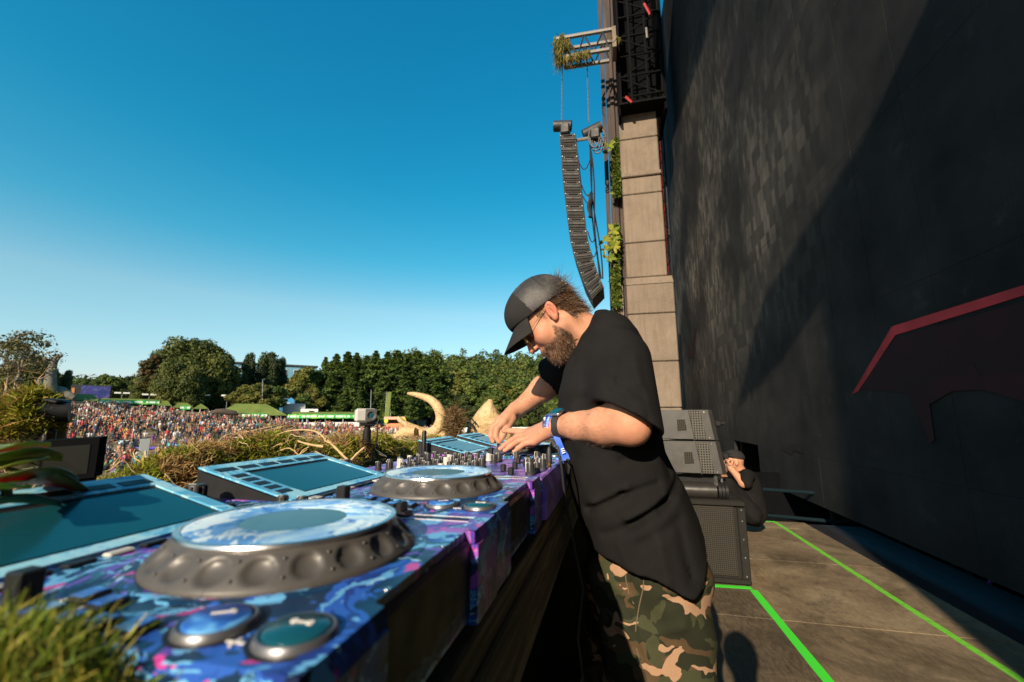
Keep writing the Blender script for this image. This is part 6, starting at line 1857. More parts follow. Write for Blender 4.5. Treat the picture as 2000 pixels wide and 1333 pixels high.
# left arm, nearer the viewer
LSH, LEL, LWR = at_y(1216, 712, 1.15), at_y(1226, 830, 1.075), at_y(1084, 832, 1.20)
def left_arm(P):
    d = chain(P, [LSH, LEL], [.044, .043], .02)
    mid = LEL * .72 + LWR * .28 + np.array([0, .004, -.002]); mi2 = LEL * .36 + LWR * .64 + np.array([0, .003, 0])
    d = smin(d, chain(P, [LEL, mid, mi2, LWR], [.0425, .0430, .0345, .0265], .03), .03)
    d = smin(d, sd_ell(P, LEL + np.array([.016, -.006, -.008]), (.030, .032, .030)), .03)
    kn = K([(1034, 845, 1.275), (1033, 850, 1.253), (1037, 857, 1.232), (1044, 862, 1.212)])
    hand = None
    for k_, q in enumerate(kn):
        e = sd_cone(P, LWR + np.array([0, .012 - .008 * k_, 0]), q, .0235, (.0145, .0150, .0142, .0130)[k_])
        hand = e if hand is None else smin(hand, e, .012)
    d = smin(d, hand, .014)
    for pts, rs in (([(1034, 845, 1.275), (1008, 842.5, 1.29), (996, 842, 1.297), (984, 842, 1.302)], [.0112, .0094, .0086, .0070]),
                    ([(1033, 850, 1.253), (1010, 854, 1.275), (991, 866, 1.285), (977, 877, 1.288)], [.0112, .0098, .0090, .0072]),
                    ([(1037, 857, 1.232), (1014, 861, 1.243), (997, 872, 1.247), (986, 880, 1.247)], [.0108, .0094, .0086, .0070]),
                    ([(1044, 862, 1.212), (1024, 867, 1.215), (1012, 876, 1.215), (1004, 882, 1.215)], [.0098, .0084, .0076, .0062]),
                    ([(1066, 846, 1.245), (1050, 860, 1.285), (1040, 868, 1.31), (1030, 872, 1.325)], [.0150, .0125, .0105, .0080])):
        d = smin(d, chain(P, K(pts), rs, .004), .0055)
    # knuckles and wrist bone
    for q in kn: d = smin(d, sd_ell(P, q + np.array([0, 0, .0065]), (.008, .007, .005)), .006)
    return smin(d, sd_ell(P, LWR + np.array([.012, -.018, .012]), (.010, .008, .009)), .01)
lo = np.array([-.37, .98, 1.08]); hi = np.array([.17, 1.36, 1.46])
Vl, Fl = surface_net(left_arm, lo, hi, .0028); Vl = relax(Vl, Fl, 1)
# right arm, on the far side
RSH, REL, RWR = at_y(1150, 690, 1.56), at_y(1090, 738, 1.61), at_y(1013, 799, 1.52)
def right_arm(P):
    mid = REL * .6 + RWR * .4 + np.array([0, 0, .004])
    d = chain(P, [RSH, REL], [.058, .050], .02)
    d = smin(d, chain(P, [REL, mid, RWR], [.049, .045, .029], .02), .03)
    kn = K([(984, 824, 1.435), (977, 822, 1.462), (974, 823, 1.488), (974, 826, 1.512)])
    hand = None
    for k_, q in enumerate(kn):
        e = sd_cone(P, RWR + np.array([-.01, -.015 + .010 * k_, -.004]), q, .025, (.0150, .0155, .0148, .0135)[k_])
        hand = e if hand is None else smin(hand, e, .012)
    d = smin(d, hand, .014)
    for pts, rs in (([(984, 824, 1.435), (970, 838, 1.418), (968, 853, 1.412), (974, 863, 1.412)], [.0120, .0108, .0098, .0080]),
                    ([(977, 822, 1.462), (962, 836, 1.448), (959, 852, 1.442), (963, 863, 1.442)], [.0120, .0108, .0098, .0080]),
                    ([(974, 823, 1.488), (960, 838, 1.482), (960, 853, 1.478), (966, 862, 1.476)], [.0115, .0102, .0092, .0076]),
                    ([(974, 826, 1.512), (963, 840, 1.512), (966, 853, 1.508), (972, 860, 1.506)], [.0104, .0090, .0082, .0068]),
                    ([(1000, 818, 1.465), (990, 836, 1.440), (982, 850, 1.425), (977, 861, 1.418)], [.0165, .0135, .0110, .0085])):
        d = smin(d, chain(P, K(pts), rs, .004), .0055)
    for q in kn: d = smin(d, sd_ell(P, q + np.array([-.004, 0, .006]), (.008, .007, .005)), .006)
    return d
lo = np.array([-.45, 1.37, 1.08]); hi = np.array([.02, 1.72, 1.56])
Vr, Fr = surface_net(right_arm, lo, hi, .0030); Vr = relax(Vr, Fr, 1)
def arm_col(V, elbow, wrist, tips):
    c = np.tile(SKIN_A, (len(V), 1))
    de = np.exp(-(np.linalg.norm(V - elbow, axis=1) / .05) ** 2)[:, None]; dt = np.exp(-(np.linalg.norm(V - tips, axis=1) / .05) ** 2)[:, None]
    c = c * (1 - .45 * de) + SKIN_R * .45 * de; c = c * (1 - .5 * dt) + np.array([.52, .22, .16]) * .5 * dt
    n = vnoise(V, 45, 4)[:, None] * .05; return c * (1 + n)
Cl = arm_col(Vl, LEL + np.array([.02, 0, -.03]), LWR, at_y(985, 875, 1.27)); Cr = arm_col(Vr, REL, RWR, at_y(966, 855, 1.45))
# trunk and legs under the clothes
BX = dj.location.x
HIPL, HIPR = at_y(1272, 1085, 1.25), at_y(1245, 1080, 1.44)
KNL, KNR = np.array([HIPL[0] - .005, 1.20, .50]), np.array([HIPR[0] - .03, 1.47, .50])
ANL, ANR = np.array([HIPL[0] + .03, 1.18, .09]), np.array([HIPR[0] + .0, 1.50, .09])
def trunk(P):
    d = sd_cone(P, at_y(1250, 1060, 1.34), at_y(1185, 740, 1.34), .085, .085)
    for h_, k_, a_ in ((HIPL, KNL, ANL), (HIPR, KNR, ANR)):
        d = smin(d, chain(P, [h_ + np.array([0, .04 if h_ is HIPL else 0, 0]), k_ + np.array([0, .03, 0]), a_], [.066, .050, .040], .03), .03)
        d = smin(d, sd_cone(P, a_ + np.array([.03, 0, -.04]), a_ + np.array([-.15, -.01, -.055]), .04, .03), .03)
    return d
Vt, Ft = surface_net(trunk, (-.25, 1.0, -.02), (.35, 1.68, 1.5), .012)
V = np.concatenate([Vh_w, Vl, Vr, Vt]); offs = np.cumsum([0, len(Vh_w), len(Vl), len(Vr)])
Fq = np.concatenate([Fh + offs[0], Fl + offs[1], Fr + offs[2], Ft + offs[3]])
Cc = np.concatenate([Ch, Cl, Cr, np.tile(SKIN_A, (len(Vt), 1))])
DJO = np.array(dj.location)
link_mesh('body', np_mesh('body', V - DJO, Fq, True, Cc), M_SKIN, dj)

# fine dark hairs on both forearms
arng = np.random.default_rng(71)
def arm_hair(V_, F_, e0, w0, n):
    c_ = V_[F_].mean(1); ax_ = w0 - e0; L2_ = ax_ @ ax_; u_ = ((c_ - e0) @ ax_) / L2_
    wt_ = ((u_ > .12) & (u_ < .9)).astype(float) * (.3 + (c_[:, 2] < (e0[2] + w0[2]) / 2) * .7)
    p_ = scatter(V_, F_, wt_, n, arng); d_ = ax_ / math.sqrt(L2_) + p_[1] * .35 + arng.normal(size=(n, 3)) * .35
    return strands(p_[0], d_, .011, .00016, [(.09, .045, .022), (.15, .085, .045), (.05, .026, .014)], arng, .3, 3)
# finger nails
b = MB()
for tip, base in ((( 979, 876, 1.284), (991, 866, 1.281)), ((988, 879, 1.243), (997, 872, 1.243)), ((987, 841, 1.300), (996, 841, 1.295)), ((1005.5, 881, 1.211), (1012, 876, 1.211)), ((972, 860, 1.405), (968, 853, 1.405))):
    p, q = at_y(*tip), at_y(*base); d = (p - q); d /= np.linalg.norm(d); s = np.cross(d, [0, 0, 1]); s /= np.linalg.norm(s); n = np.cross(s, d)
    c0 = p - d * .002 + n * .0066
    b.raw([c0 - d * .0045 - s * .0042, c0 - d * .0045 + s * .0042, c0 + d * .005 + s * .0036 - n * .001, c0 + d * .005 - s * .0036 - n * .001], [(0, 1, 2, 3)])
b.build('nails', simple('finger_nail', (.62, .40, .32), .3, 0, .05, 60), dj)

# t-shirt
rowsS = [(610, 1160, 1190, .030), (618, 1156, 1206, .080), (632, 1152, 1228, .140), (655, 1142, 1246, .185), (690, 1120, 1262, .212), (730, 1102, 1272, .222), (770, 1093, 1278, .226), (830, 1092, 1286, .228), (880, 1097, 1298, .226),
         (940, 1112, 1330, .232), (1000, 1130, 1358, .236), (1060, 1150, 1378, .242), (1100, 1160, 1392, .248), (1150, 1170, 1406, .252), (1200, 1174, 1416, .255)]
YC = 1.345
rz_, rcx, rrx, rry = [], [], [], []
for y, x0, x1, ry in rowsS:
    a, c_ = at_y(x0, y, YC), at_y(x1, y, YC)
    rz_.append((a[2] + c_[2]) / 2); rcx.append((a[0] + c_[0]) / 2); rrx.append((c_[0] - a[0]) / 2); rry.append(ry)
rz_, rcx, rrx, rry = [np.array(q)[::-1] for q in (rz_, rcx, rrx, rry)]
hemp = [at_y(x, y, 1.14) for x, y in ((1120, 1070), (1165, 1080), (1200, 1090), (1240, 1115), (1290, 1139), (1330, 1157), (1352, 1160), (1375, 1143), (1402, 1108), (1430, 1090))]
hx, hz_ = [p[0] for p in hemp], [p[2] for p in hemp]
SLA, SLB = at_y(1210, 706, 1.155), at_y(1224, 815, 1.080)
hem_n = at_y(1224, 818, 1.085) - at_y(1250, 768, 1.10); hem_n /= np.linalg.norm(hem_n); hem_c = at_y(1223, 817, 1.08)
RSA, RSB = at_y(1150, 690, 1.555), at_y(1082, 735, 1.60)
rs_n = RSB - RSA; rs_n /= np.linalg.norm(rs_n); rs_c = at_y(1072, 742, 1.60)
FOLDS = []     # (x0, z0, x1, z1, depth, width) in the plane facing the viewer, from the photo's creases
def fold(a, c_, dep, wid, Yf=1.13):
    p, q = at_y(*a, Yf), at_y(*c_, Yf); FOLDS.append((p[0], p[2], q[0], q[2], dep, wid))
for a, c_, dep, wid in (((1150, 1000), (1215, 965), -.010, .011), ((1215, 965), (1285, 948), -.007, .010), ((1160, 985), (1225, 952), .006, .010), ((1230, 1025), (1300, 985), -.011, .011), ((1300, 985), (1342, 945), -.010, .010), ((1225, 1012), (1300, 970), .007, .010),
                        ((1290, 1000), (1338, 962), -.008, .008), ((1180, 1045), (1250, 1020), -.005, .012), ((1250, 1060), (1330, 1020), -.005, .012), ((1185, 690), (1172, 770), -.006, .012), ((1205, 735), (1185, 800), -.004, .012), ((1300, 870), (1318, 940), -.008, .010),
                        ((1140, 780), (1150, 870), -.005, .014), ((1115, 800), (1125, 880), .004, .012), ((1215, 900), (1270, 890), -.006, .012), ((1285, 1050), (1300, 1130), .005, .014), ((1330, 1040), (1352, 1130), -.005, .012), ((1210, 1060), (1225, 1100), .004, .012)):
    fold(a, c_, dep, wid)
SFOLDS = []
for a, c_, dep, wid in (((1190, 765), (1230, 790), -.006, .007), ((1205, 742), (1255, 775), -.005, .008), ((1240, 690), (1262, 800), .004, .010), ((1215, 700), (1205, 760), -.005, .008), ((1252, 760), (1268, 830), -.004, .007)):
    p, q = at_y(*a, 1.03), at_y(*c_, 1.03); SFOLDS.append((p[0], p[2], q[0], q[2], dep, wid))
def fold_disp(P, L):
    o = 0
    for x0, z0, x1, z1, dep, wid in L:
        bx, bz = x1 - x0, z1 - z0; h_ = np.clip(((P[0] - x0) * bx + (P[2] - z0) * bz) / (bx * bx + bz * bz), 0, 1)
        q2 = (P[0] - x0 - bx * h_) ** 2 + (P[2] - z0 - bz * h_) ** 2
        o = o + dep * np.exp(-q2 / wid ** 2)
    return o
def shirt(P):
    z = P[2]
    cx = np.interp(z, rz_, rcx).astype(np.float32); rx = np.interp(z, rz_, rrx).astype(np.float32); ry = np.interp(z, rz_, rry).astype(np.float32)
    qx, qy = np.abs(P[0] - cx) / rx, np.abs(P[1] - YC) / ry
    d = ((qx ** 2.3 + qy ** 2.3) ** (1 / 2.3) - 1) * np.minimum(rx, ry) * .9
    near = np.clip((1.30 - P[1]) / .06, 0, 1)
    d = d - fold_disp(P, FOLDS) * near - .0022 * np.sin(P[0] * 46 + z * 31 + 2 * np.sin(z * 17)) * np.sin(P[1] * 30 + z * 12) 
    s = sd_cone(P, SLA, SLB + (SLB - SLA) * .25, .082, .080) - fold_disp(P, SFOLDS) * np.clip((1.12 - P[1]) / .04, 0, 1)
    pl = (P[0] - hem_c[0]) * hem_n[0] + (P[1] - hem_c[1]) * hem_n[1] + (P[2] - hem_c[2]) * hem_n[2]
    s = smax(s, pl, .003)
    inn = sd_cone(P, SLA, LEL * 1.0 + (SLB - SLA) * .12, .066, .070); s = smax(s, -smax(inn, -pl - .05, .004), .003)
    d = smin(d, s, .026)
    r = sd_cone(P, RSA, RSB, .085, .076)
    plr = (P[0] - rs_c[0]) * rs_n[0] + (P[1] - rs_c[1]) * rs_n[1] + (P[2] - rs_c[2]) * rs_n[2]
    r = smax(r, plr, .003); inn = sd_cone(P, RSA, RSB + rs_n * .1, .070, .069); r = smax(r, -smax(inn, -plr - .05, .004), .003)
    d = smin(d, r, .03)
    # collar opening and hem
    nk = sd_cone(P, h2w((-.03, 0, -.03)), neck_w + (neck_w - h2w((-.03, 0, -.03))) * .10, .070, .074)
    d = smax(d, -nk, .005)
    d = smax(d, z - (float(rz_[-1]) + .004), .004)
    hz = np.interp(P[0], hx, hz_) + .010 * np.sin(P[0] * 30 + P[1] * 16)
    d = smax(d, hz - z, .004)
    inn = ((qx ** 2.3 + qy ** 2.3) ** (1 / 2.3) - 1) * np.minimum(rx, ry) + .012
    return smax(d, -smax(inn, z - hz - .07, .004), .003)
so, Vs_, Fs_ = sdf_object('t_shirt', shirt, (-.30, .93, .66), (.40, 1.72, 1.62), .0052, M_TEE, dj, 1)
# collar rib
b = MB(); pts = []
ax = neck_w - h2w((-.03, 0, -.03)); ax /= np.linalg.norm(ax); s1 = np.cross(ax, [0, 1, 0]); s1 /= np.linalg.norm(s1); s2 = np.cross(ax, s1)
cn = neck_w - ax * .012
for k in range(33):
    a = 2 * math.pi * k / 32; pts.append(cn + s1 * .0745 * math.cos(a) + s2 * .080 * math.sin(a) + ax * (.018 * math.cos(a)))
b.tube(pts, .006, 6, flat=.6); b.build('collar', M_TEE, dj)
# stitched hem line on the near sleeve and shoulder seam
# trousers
def pants(P):
    P0 = P; P = [(P[0] - HIPL[0]) / 1.28 + HIPL[0], P[1], P[2]]
    d = sd_cone(P, np.array([HIPL[0], 1.29, .90]), HIPL + np.array([0, .03, -.04]), .105, .112)
    d = smin(d, sd_cone(P, np.array([HIPL[0], 1.41, .90]), np.array([HIPL[0], 1.44, HIPR[2] - .04]), .105, .112), .05)
    for (h_, k_, a_) in ((HIPL, KNL, ANL), (HIPR, KNR, ANR)):
        d = smin(d, chain(P, [h_ + np.array([0, .03 if h_ is HIPL else 0, -.04]), k_ + np.array([0, .03, 0]), a_ + np.array([.01, 0, .02])], [.116, .104, .080], .03), .035)
    P = P0
    w_ = .005 * np.sin(P[2] * 38 + P[0] * 25 + 3 * np.sin(P[0] * 9)) * np.sin(P[1] * 20 + P[2] * 9) + .006 * np.sin(P[0] * 30 + P[2] * 12 + np.sin(P[2] * 25))
    d = d - w_
    for a, c_, dep, wid in PF: 
        d = d - fold_disp(P, [(a[0], a[2], c_[0], c_[2], dep, wid)]) * np.clip((1.24 - P[1]) / .05, 0, 1)
    return smax(d * 1.1, .06 - P[2], .004)
PF = [(at_y(*a, 1.12), at_y(*c_, 1.12), dep, wid) for a, c_, dep, wid in (((1222, 1110), (1232, 1170), -.008, .007), ((1257, 1130), (1240, 1250), -.006, .006), ((1240, 1250), (1262, 1333), -.006, .008), ((1300, 1190), (1365, 1170), -.007, .012), ((1190, 1180), (1240, 1215), -.006, .010), ((1270, 1260), (1340, 1240), .006, .012), ((1200, 1260), (1250, 1290), -.006, .010))]
sdf_object('trousers', pants, (-.22, 1.0, .05), (.36, 1.66, 1.02), .0062, M_CAMO, dj, 1)
M_THREAD = simple('tan_thread', (.10, .075, .045), .8, 0, .2, 60)
# seams: the side seam and pocket edge on the near leg, laid onto the trouser surface
def on_surface(fn, px, py, Y0=.98, Y1=1.3):
    Ys = np.linspace(Y0, Y1, 260); Q = np.array([at_y(px, py, y) for y in Ys]).astype(np.float32)
    D = fn([Q[:, 0], Q[:, 1], Q[:, 2]]); k = np.argmax(D < 0) if (D < 0).any() else len(Ys) // 2
    return Q[k].astype(float)
for nm, L in (('side_seam', [(1258, 1128), (1256, 1150), (1248, 1185), (1242, 1225), (1243, 1265), (1252, 1300), (1262, 1332)]), ('pocket_edge', [(1222, 1108), (1222, 1130), (1228, 1158), (1238, 1180)])):
    P3 = [on_surface(pants, x, y) - np.array([0, .0005, 0]) for x, y in L]
    b = MB(); b.tube(P3, .0016, 6); b.build(nm, M_THREAD, dj)
P3 = [on_surface(shirt, x, y, .9, 1.3) for x, y in ((1196, 640), (1203, 660), (1212, 690))]
b = MB(); b.tube(P3, .0012, 6); b.build('shoulder_seam', M_TEE, dj)
# shoes
for a_ in (ANL, ANR):
    def shoe(P, a_=a_):
        d = sd_cone(P, a_ + np.array([.035, 0, -.05]), a_ + np.array([-.16, 0, -.058]), .046, .034)
        d = smin(d, sd_cone(P, a_ + np.array([.01, 0, 0]), a_ + np.array([0, 0, -.04]), .05, .045), .03)
        return smax(d, .004 - P[2], .004)
    sdf_object('shoe', shoe, a_ + np.array([-.24, -.08, -.1]), a_ + np.array([.12, .08, .08]), .008, M_PLAST, dj, 1)

# cap
def cap_front(p): return p[:, 0] > .030
def cap_sdf(P):
    d = sd_ell(P, (-.004, 0, .050), (.1135, .0905, .101))
    d = smin(d, sd_ell(P, (.040, 0, .080), (.070, .070, .056)), .03)           # tall front panel
    low = P[2] - (.030 + .22 * P[0] + .18 * np.clip(P[0] - .05, 0, 1))
    d = smax(d, -low, .003)
    inn = sd_ell(P, (-.004, 0, .048), (.1085, .0855, .096))
    d = smax(d, -inn, .002)
    gap = sd_ell(P, (-.115, 0, .055), (.045, .040, .034))                       # opening at the back
    return smax(d, -gap, .003)
Vc, Fc = surface_net(cap_sdf, (-.14, -.11, -.02), (.14, .11, .175), .0030); Vc = relax(Vc, Fc, 1)
ctr = Vc[Fc].mean(1); mi = (ctr[:, 0] < .028 - .10 * (ctr[:, 2] - .1)).astype(int)
Vcw = h2w(Vc) - DJO
me = np_mesh('cap', Vcw, Fc, True, None, [M_CAPF, M_CAPM], mi); capo = link_mesh('cap', me, None, dj)
b = MB(); v, f, NU, NV = [], [], 21, 12
for side in (0, 1):
    for i in range(NU):
        q = i / (NU - 1) * 2 - 1
        for j in range(NV):
            w_ = j / (NV - 1)
            an = q * 1.12; base = np.array([.016 + .094 * math.cos(an), .083 * math.sin(an)])
            out = .078 * math.cos(q * 1.35) ** .7 * w_
            ff, ll = base[0] + out * (1.0), base[1] * (1 + .02 * w_)
            uu = .0660 - .026 * w_ - .034 * (q ** 2) * (.5 + .5 * w_) - .004 * side * (1 if w_ < 1 else .4)
            v.append(h2w((ff, ll, uu)))
n1 = NU * NV
for i in range(NU - 1):
    for j in range(NV - 1):
        a = i * NV + j; f.append((a, a + 1, a + NV + 1, a + NV)); f.append((n1 + a, n1 + a + NV, n1 + a + NV + 1, n1 + a + 1))
for i in range(NU - 1):
    a = i * NV + NV - 1; f.append((a, n1 + a, n1 + a + NV, a + NV))
for j in range(NV - 1):
    f.append((j, n1 + j, n1 + j + 1, j + 1)); a = (NU - 1) * NV + j; f.append((a, a + 1, n1 + a + 1, n1 + a))
b.raw(v, f, 0, True); b.build('brim', M_CAPF, capo, sharp=70)
def cap_pt(an, el, off):     # a point on the front panel
    d = np.array([math.cos(el) * math.cos(an), math.cos(el) * math.sin(an), math.sin(el)])
    r = .15
    for _ in range(40):
        p = np.array([.0, 0, .06]) + d * r
        val = float(min(sd_ell([np.array([q]) for q in p], (-.004, 0, .050), (.1135, .0905, .101))[0], sd_ell([np.array([q]) for q in p], (.040, 0, .080), (.070, .070, .056))[0])); r -= val * .7
    return h2w(np.array([0, 0, .06]) + d * (r + off))
b = MB(); g_ = [[cap_pt(a, e, .0022) for a in np.linspace(-.62, .62, 7)] for e in np.linspace(.12, .58, 5)]
v = [p for r_ in g_ for p in r_]; f = [(i * 7 + j, i * 7 + j + 1, (i + 1) * 7 + j + 1, (i + 1) * 7 + j) for i in range(4) for j in range(6)]
b.raw(v, f, 0, True); pt_ = b.build('patch', simple('black_cap_patch', (.008, .008, .009), .7), capo)
for a0 in (-.48, -.24, 0, .24, .48):
    b = MB(); q = [cap_pt(a0 - .06, .22, .0036), cap_pt(a0 + .06, .22, .0036), cap_pt(a0 + .06, .48, .0036), cap_pt(a0 - .06, .48, .0036)]
    b.raw(q, [(0, 1, 2, 3)]); i_ = [cap_pt(a0 - .02, .30, .0040), cap_pt(a0 + .07, .30, .0040), cap_pt(a0 + .07, .40, .0040), cap_pt(a0 - .02, .40, .0040)]
    b.build('letter', M_WHITE, pt_)
    b = MB(); b.raw(i_, [(0, 1, 2, 3)]); b.build('letter_gap', M_PLAST, pt_)
def cap_surf(d_):
    d_ = np.asarray(d_, float) / np.linalg.norm(d_); r = .15
    for _ in range(40):
        p = np.array([.0, 0, .06]) + d_ * r
        r -= .7 * float(min(sd_ell([np.array([q]) for q in p], (-.004, 0, .050), (.1135, .0905, .101))[0], sd_ell([np.array([q]) for q in p], (.040, 0, .080), (.070, .070, .056))[0]))
    return h2w(np.array([0, 0, .06]) + d_ * (r + .0004))
for f0, lmax in ((.30, 1.45), (-.75, 1.45)):
    b = MB(); b.tube([cap_surf((f0 * (1 - .25 * abs(math.sin(a))), math.sin(a), max(-.22, math.cos(a) * .9))) for a in np.linspace(-lmax, lmax, 25)], .0011, 5); b.build('panel_seam', M_CAPF, capo)
b = MB(); b.lathe([(0, .006), (.006, .004), (.008, 0)], h2w((.0, 0, .150)), hu, 12); b.build('button', M_CAPF, capo)

# hair and beard as strands
hrng = np.random.default_rng(61)
def strands(P, D, L, W, cols, rng, wave=.15, seg=4):
    n = len(P); D = D / (np.linalg.norm(D, axis=1, keepdims=True) + 1e-9)
    s = np.cross(D, rng.normal(size=(n, 3))); s /= np.linalg.norm(s, axis=1, keepdims=True) + 1e-9
    l = (L * (.6 + .7 * rng.random(n)))[:, None]; w = (W * (.7 + .6 * rng.random(n)))[:, None]
    bend = rng.normal(size=(n, 3)) * wave
    rows_ = []
    for i in range(seg):
        u = i / (seg - 1); c = P + D * l * u + bend * l * u * u + s * (l * .06 * math.sin(u * 5))
        ww = w * (1 - .8 * u); rows_ += [c - s * ww, c + s * ww]
    V = np.stack(rows_, 1).reshape(-1, 3); k = np.arange(n)[:, None] * (2 * seg)
    Fq = np.concatenate([k + np.array([2 * i, 2 * i + 1, 2 * i + 3, 2 * i + 2]) for i in range(seg - 1)])
    c = np.array(cols)[rng.integers(len(cols), size=n)] * (.7 + .6 * rng.random((n, 1)))
    return V, Fq, np.repeat(c, 2 * seg, axis=0)
def scatter(V, Fq, wt, n, rng):
    A, B, C_, D_ = (V[Fq[:, i]] for i in range(4))
    ar = np.linalg.norm(np.cross(C_ - A, D_ - B), axis=1) * wt
    k = rng.choice(len(Fq), n, p=ar / ar.sum()); u, v_ = rng.random((n, 1)), rng.random((n, 1))
    p = (A[k] * (1 - u) + B[k] * u) * (1 - v_) + (D_[k] * (1 - u) + C_[k] * u) * v_
    nn_ = np.cross(C_[k] - A[k], D_[k] - B[k]); nn_ /= np.linalg.norm(nn_, axis=1, keepdims=True) + 1e-12
    return p, nn_
cen = Vh[Fh].mean(1)
wb = beard_mask(cen)
p, n_ = scatter(Vh, Fh, wb, 11000, hrng)
dens_l = np.interp(p[:, 2], [-.12, -.08, -.05, -.01], [.010, .009, .006, .004])
D_ = n_ * .28 + np.array([.2, 0, -.95]) + hrng.normal(size=p.shape) * .20
BC = [(.085, .040, .020), (.14, .072, .035), (.050, .023, .012), (.22, .125, .065), (.035, .017, .010)]
Vb, Fb, Cb = strands(h2w(p - n_ * .0005), (D_ @ HM.T), dens_l, .00055, BC, hrng, .22)
link_mesh('beard', np_mesh('beard', Vb - DJO, Fb, False, Cb), M_HAIR, dj)
# hair behind and around the ear down to the nape
f_, l_, u_ = cen[:, 0], np.abs(cen[:, 1]), cen[:, 2]
wh = ((f_ < -.022 - .15 * np.clip(.02 - u_, 0, 1)) & (u_ < .055) & (u_ > -.058 + .25 * (f_ + .05)) & (f_ > -.125)).astype(float) + ((f_ < .035) & (f_ > .008) & (u_ > .018) & (u_ < .06) & (l_ > .05)) * .5
p, n_ = scatter(Vh, Fh, wh, 8000, hrng)
D_ = n_ * .08 + np.array([-.45, 0, -.9]) + hrng.normal(size=p.shape) * .24
front_ = p[:, 0] > .0; D_[front_] = n_[front_] * .1 + np.array([-.1, 0, -1]) 
L_ = np.where(front_, .014, np.interp(p[:, 2], [-.06, .0, .05], [.015, .021, .015]))
HCOL = [(.060, .030, .014), (.095, .050, .022), (.036, .018, .009), (.15, .082, .036)]
Vb, Fb, Cb = strands(h2w(p), D_ @ HM.T, L_, .0007, HCOL, hrng, .6, 6)
# tufts sticking out of the cap's back opening and at the nape
n = 380; a = hrng.random(n) * 6.28; q = np.stack([np.full(n, -.104), .030 * np.cos(a) * hrng.random(n) ** .5, .060 + .026 * np.sin(a) * hrng.random(n) ** .5], 1)
D2 = np.stack([-.9 + .2 * hrng.normal(size=n), .25 * hrng.normal(size=n), .0 + .35 * hrng.normal(size=n)], 1)
V2, F2, C2 = strands(h2w(q), D2 @ HM.T, .015, .0007, HCOL, hrng, 1.0, 6)
n = 70; q = np.stack([-.10 + .02 * hrng.random(n), .04 * hrng.normal(size=n), .0 + .04 * hrng.random(n)], 1); D3 = np.stack([-1 + .2 * hrng.normal(size=n), .3 * hrng.normal(size=n), .2 + .35 * hrng.normal(size=n)], 1)
V3, F3, C3 = strands(h2w(q), D3 @ HM.T, .024, .0005, HCOL, hrng, .6, 6)
link_mesh('hair', np_mesh('hair', np.concatenate([Vb, V2, V3]) - DJO, np.concatenate([Fb, F2 + len(Vb), F3 + len(Vb) + len(V2)]), False, np.concatenate([Cb, C2, C3])), M_HAIR, dj)
Ha, Hb = arm_hair(Vl, Fl, LEL, LWR, 1500), arm_hair(Vr, Fr, REL, RWR, 1200)
link_mesh('arm_hair', np_mesh('arm_hair', np.concatenate([Ha[0], Hb[0]]) - DJO, np.concatenate([Ha[1], Hb[1] + len(Ha[0])]), False, np.concatenate([Ha[2], Hb[2]])), M_HAIR, dj)
# eyebrow
p = np.stack([hrng.uniform(.088, .096, 300), np.concatenate([hrng.uniform(.018, .050, 150), -hrng.uniform(.018, .050, 150)]), hrng.uniform(.030, .037, 300)], 1); p[:, 0] -= (np.abs(p[:, 1]) - .018) * .28; p[:, 0] += .008
V2, F2, C2 = strands(h2w(p), (np.array([.3, 0, .3]) + np.stack([0 * p[:, 0], np.sign(p[:, 1]) * .8, 0 * p[:, 0]], 1)) @ HM.T, .007, .0004, BC, hrng, .2, 3)
link_mesh('eyebrows', np_mesh('eyebrows', V2 - DJO, F2, False, C2), M_HAIR, dj)
# glasses
gl = MB()
for s in (-1, 1):
    ring = [h2w((.112 - .010 * math.sin(a) * 0 - .12 * (abs(.033 + .0235 * math.cos(a)) - .0) * .25, s * (.033 + .0235 * math.cos(a)), .006 + .021 * math.sin(a))) for a in np.linspace(0, 2 * math.pi, 25)]
    gl.tube(ring, .0011, 6)
    gl.tube([h2w(q) for q in ((.110, s * .056, .012), (.102, s * .066, .013), (.05, s * .076, .016), (.0, s * .082, .020), (-.012, s * .083, .010))], .0011, 6)
gl.tube([h2w(q) for q in ((.113, -.010, .010), (.116, 0, .013), (.113, .010, .010))], .0011, 6)
go = gl.build('glasses', M_GOLDW, dj)
for s in (-1, 1):
    b = MB(); c_ = h2w((.1105, s * .033, .006)); rg = [h2w((.112 - .03 * (.033 + .0225 * math.cos(a)), s * (.033 + .0225 * math.cos(a)), .006 + .020 * math.sin(a))) for a in np.linspace(0, 2 * math.pi, 24, endpoint=False)]
    b.raw([c_] + rg, [(0, 1 + i, 1 + (i + 1) % 24) for i in range(24)]); b.build('lens', M_LENS, go)
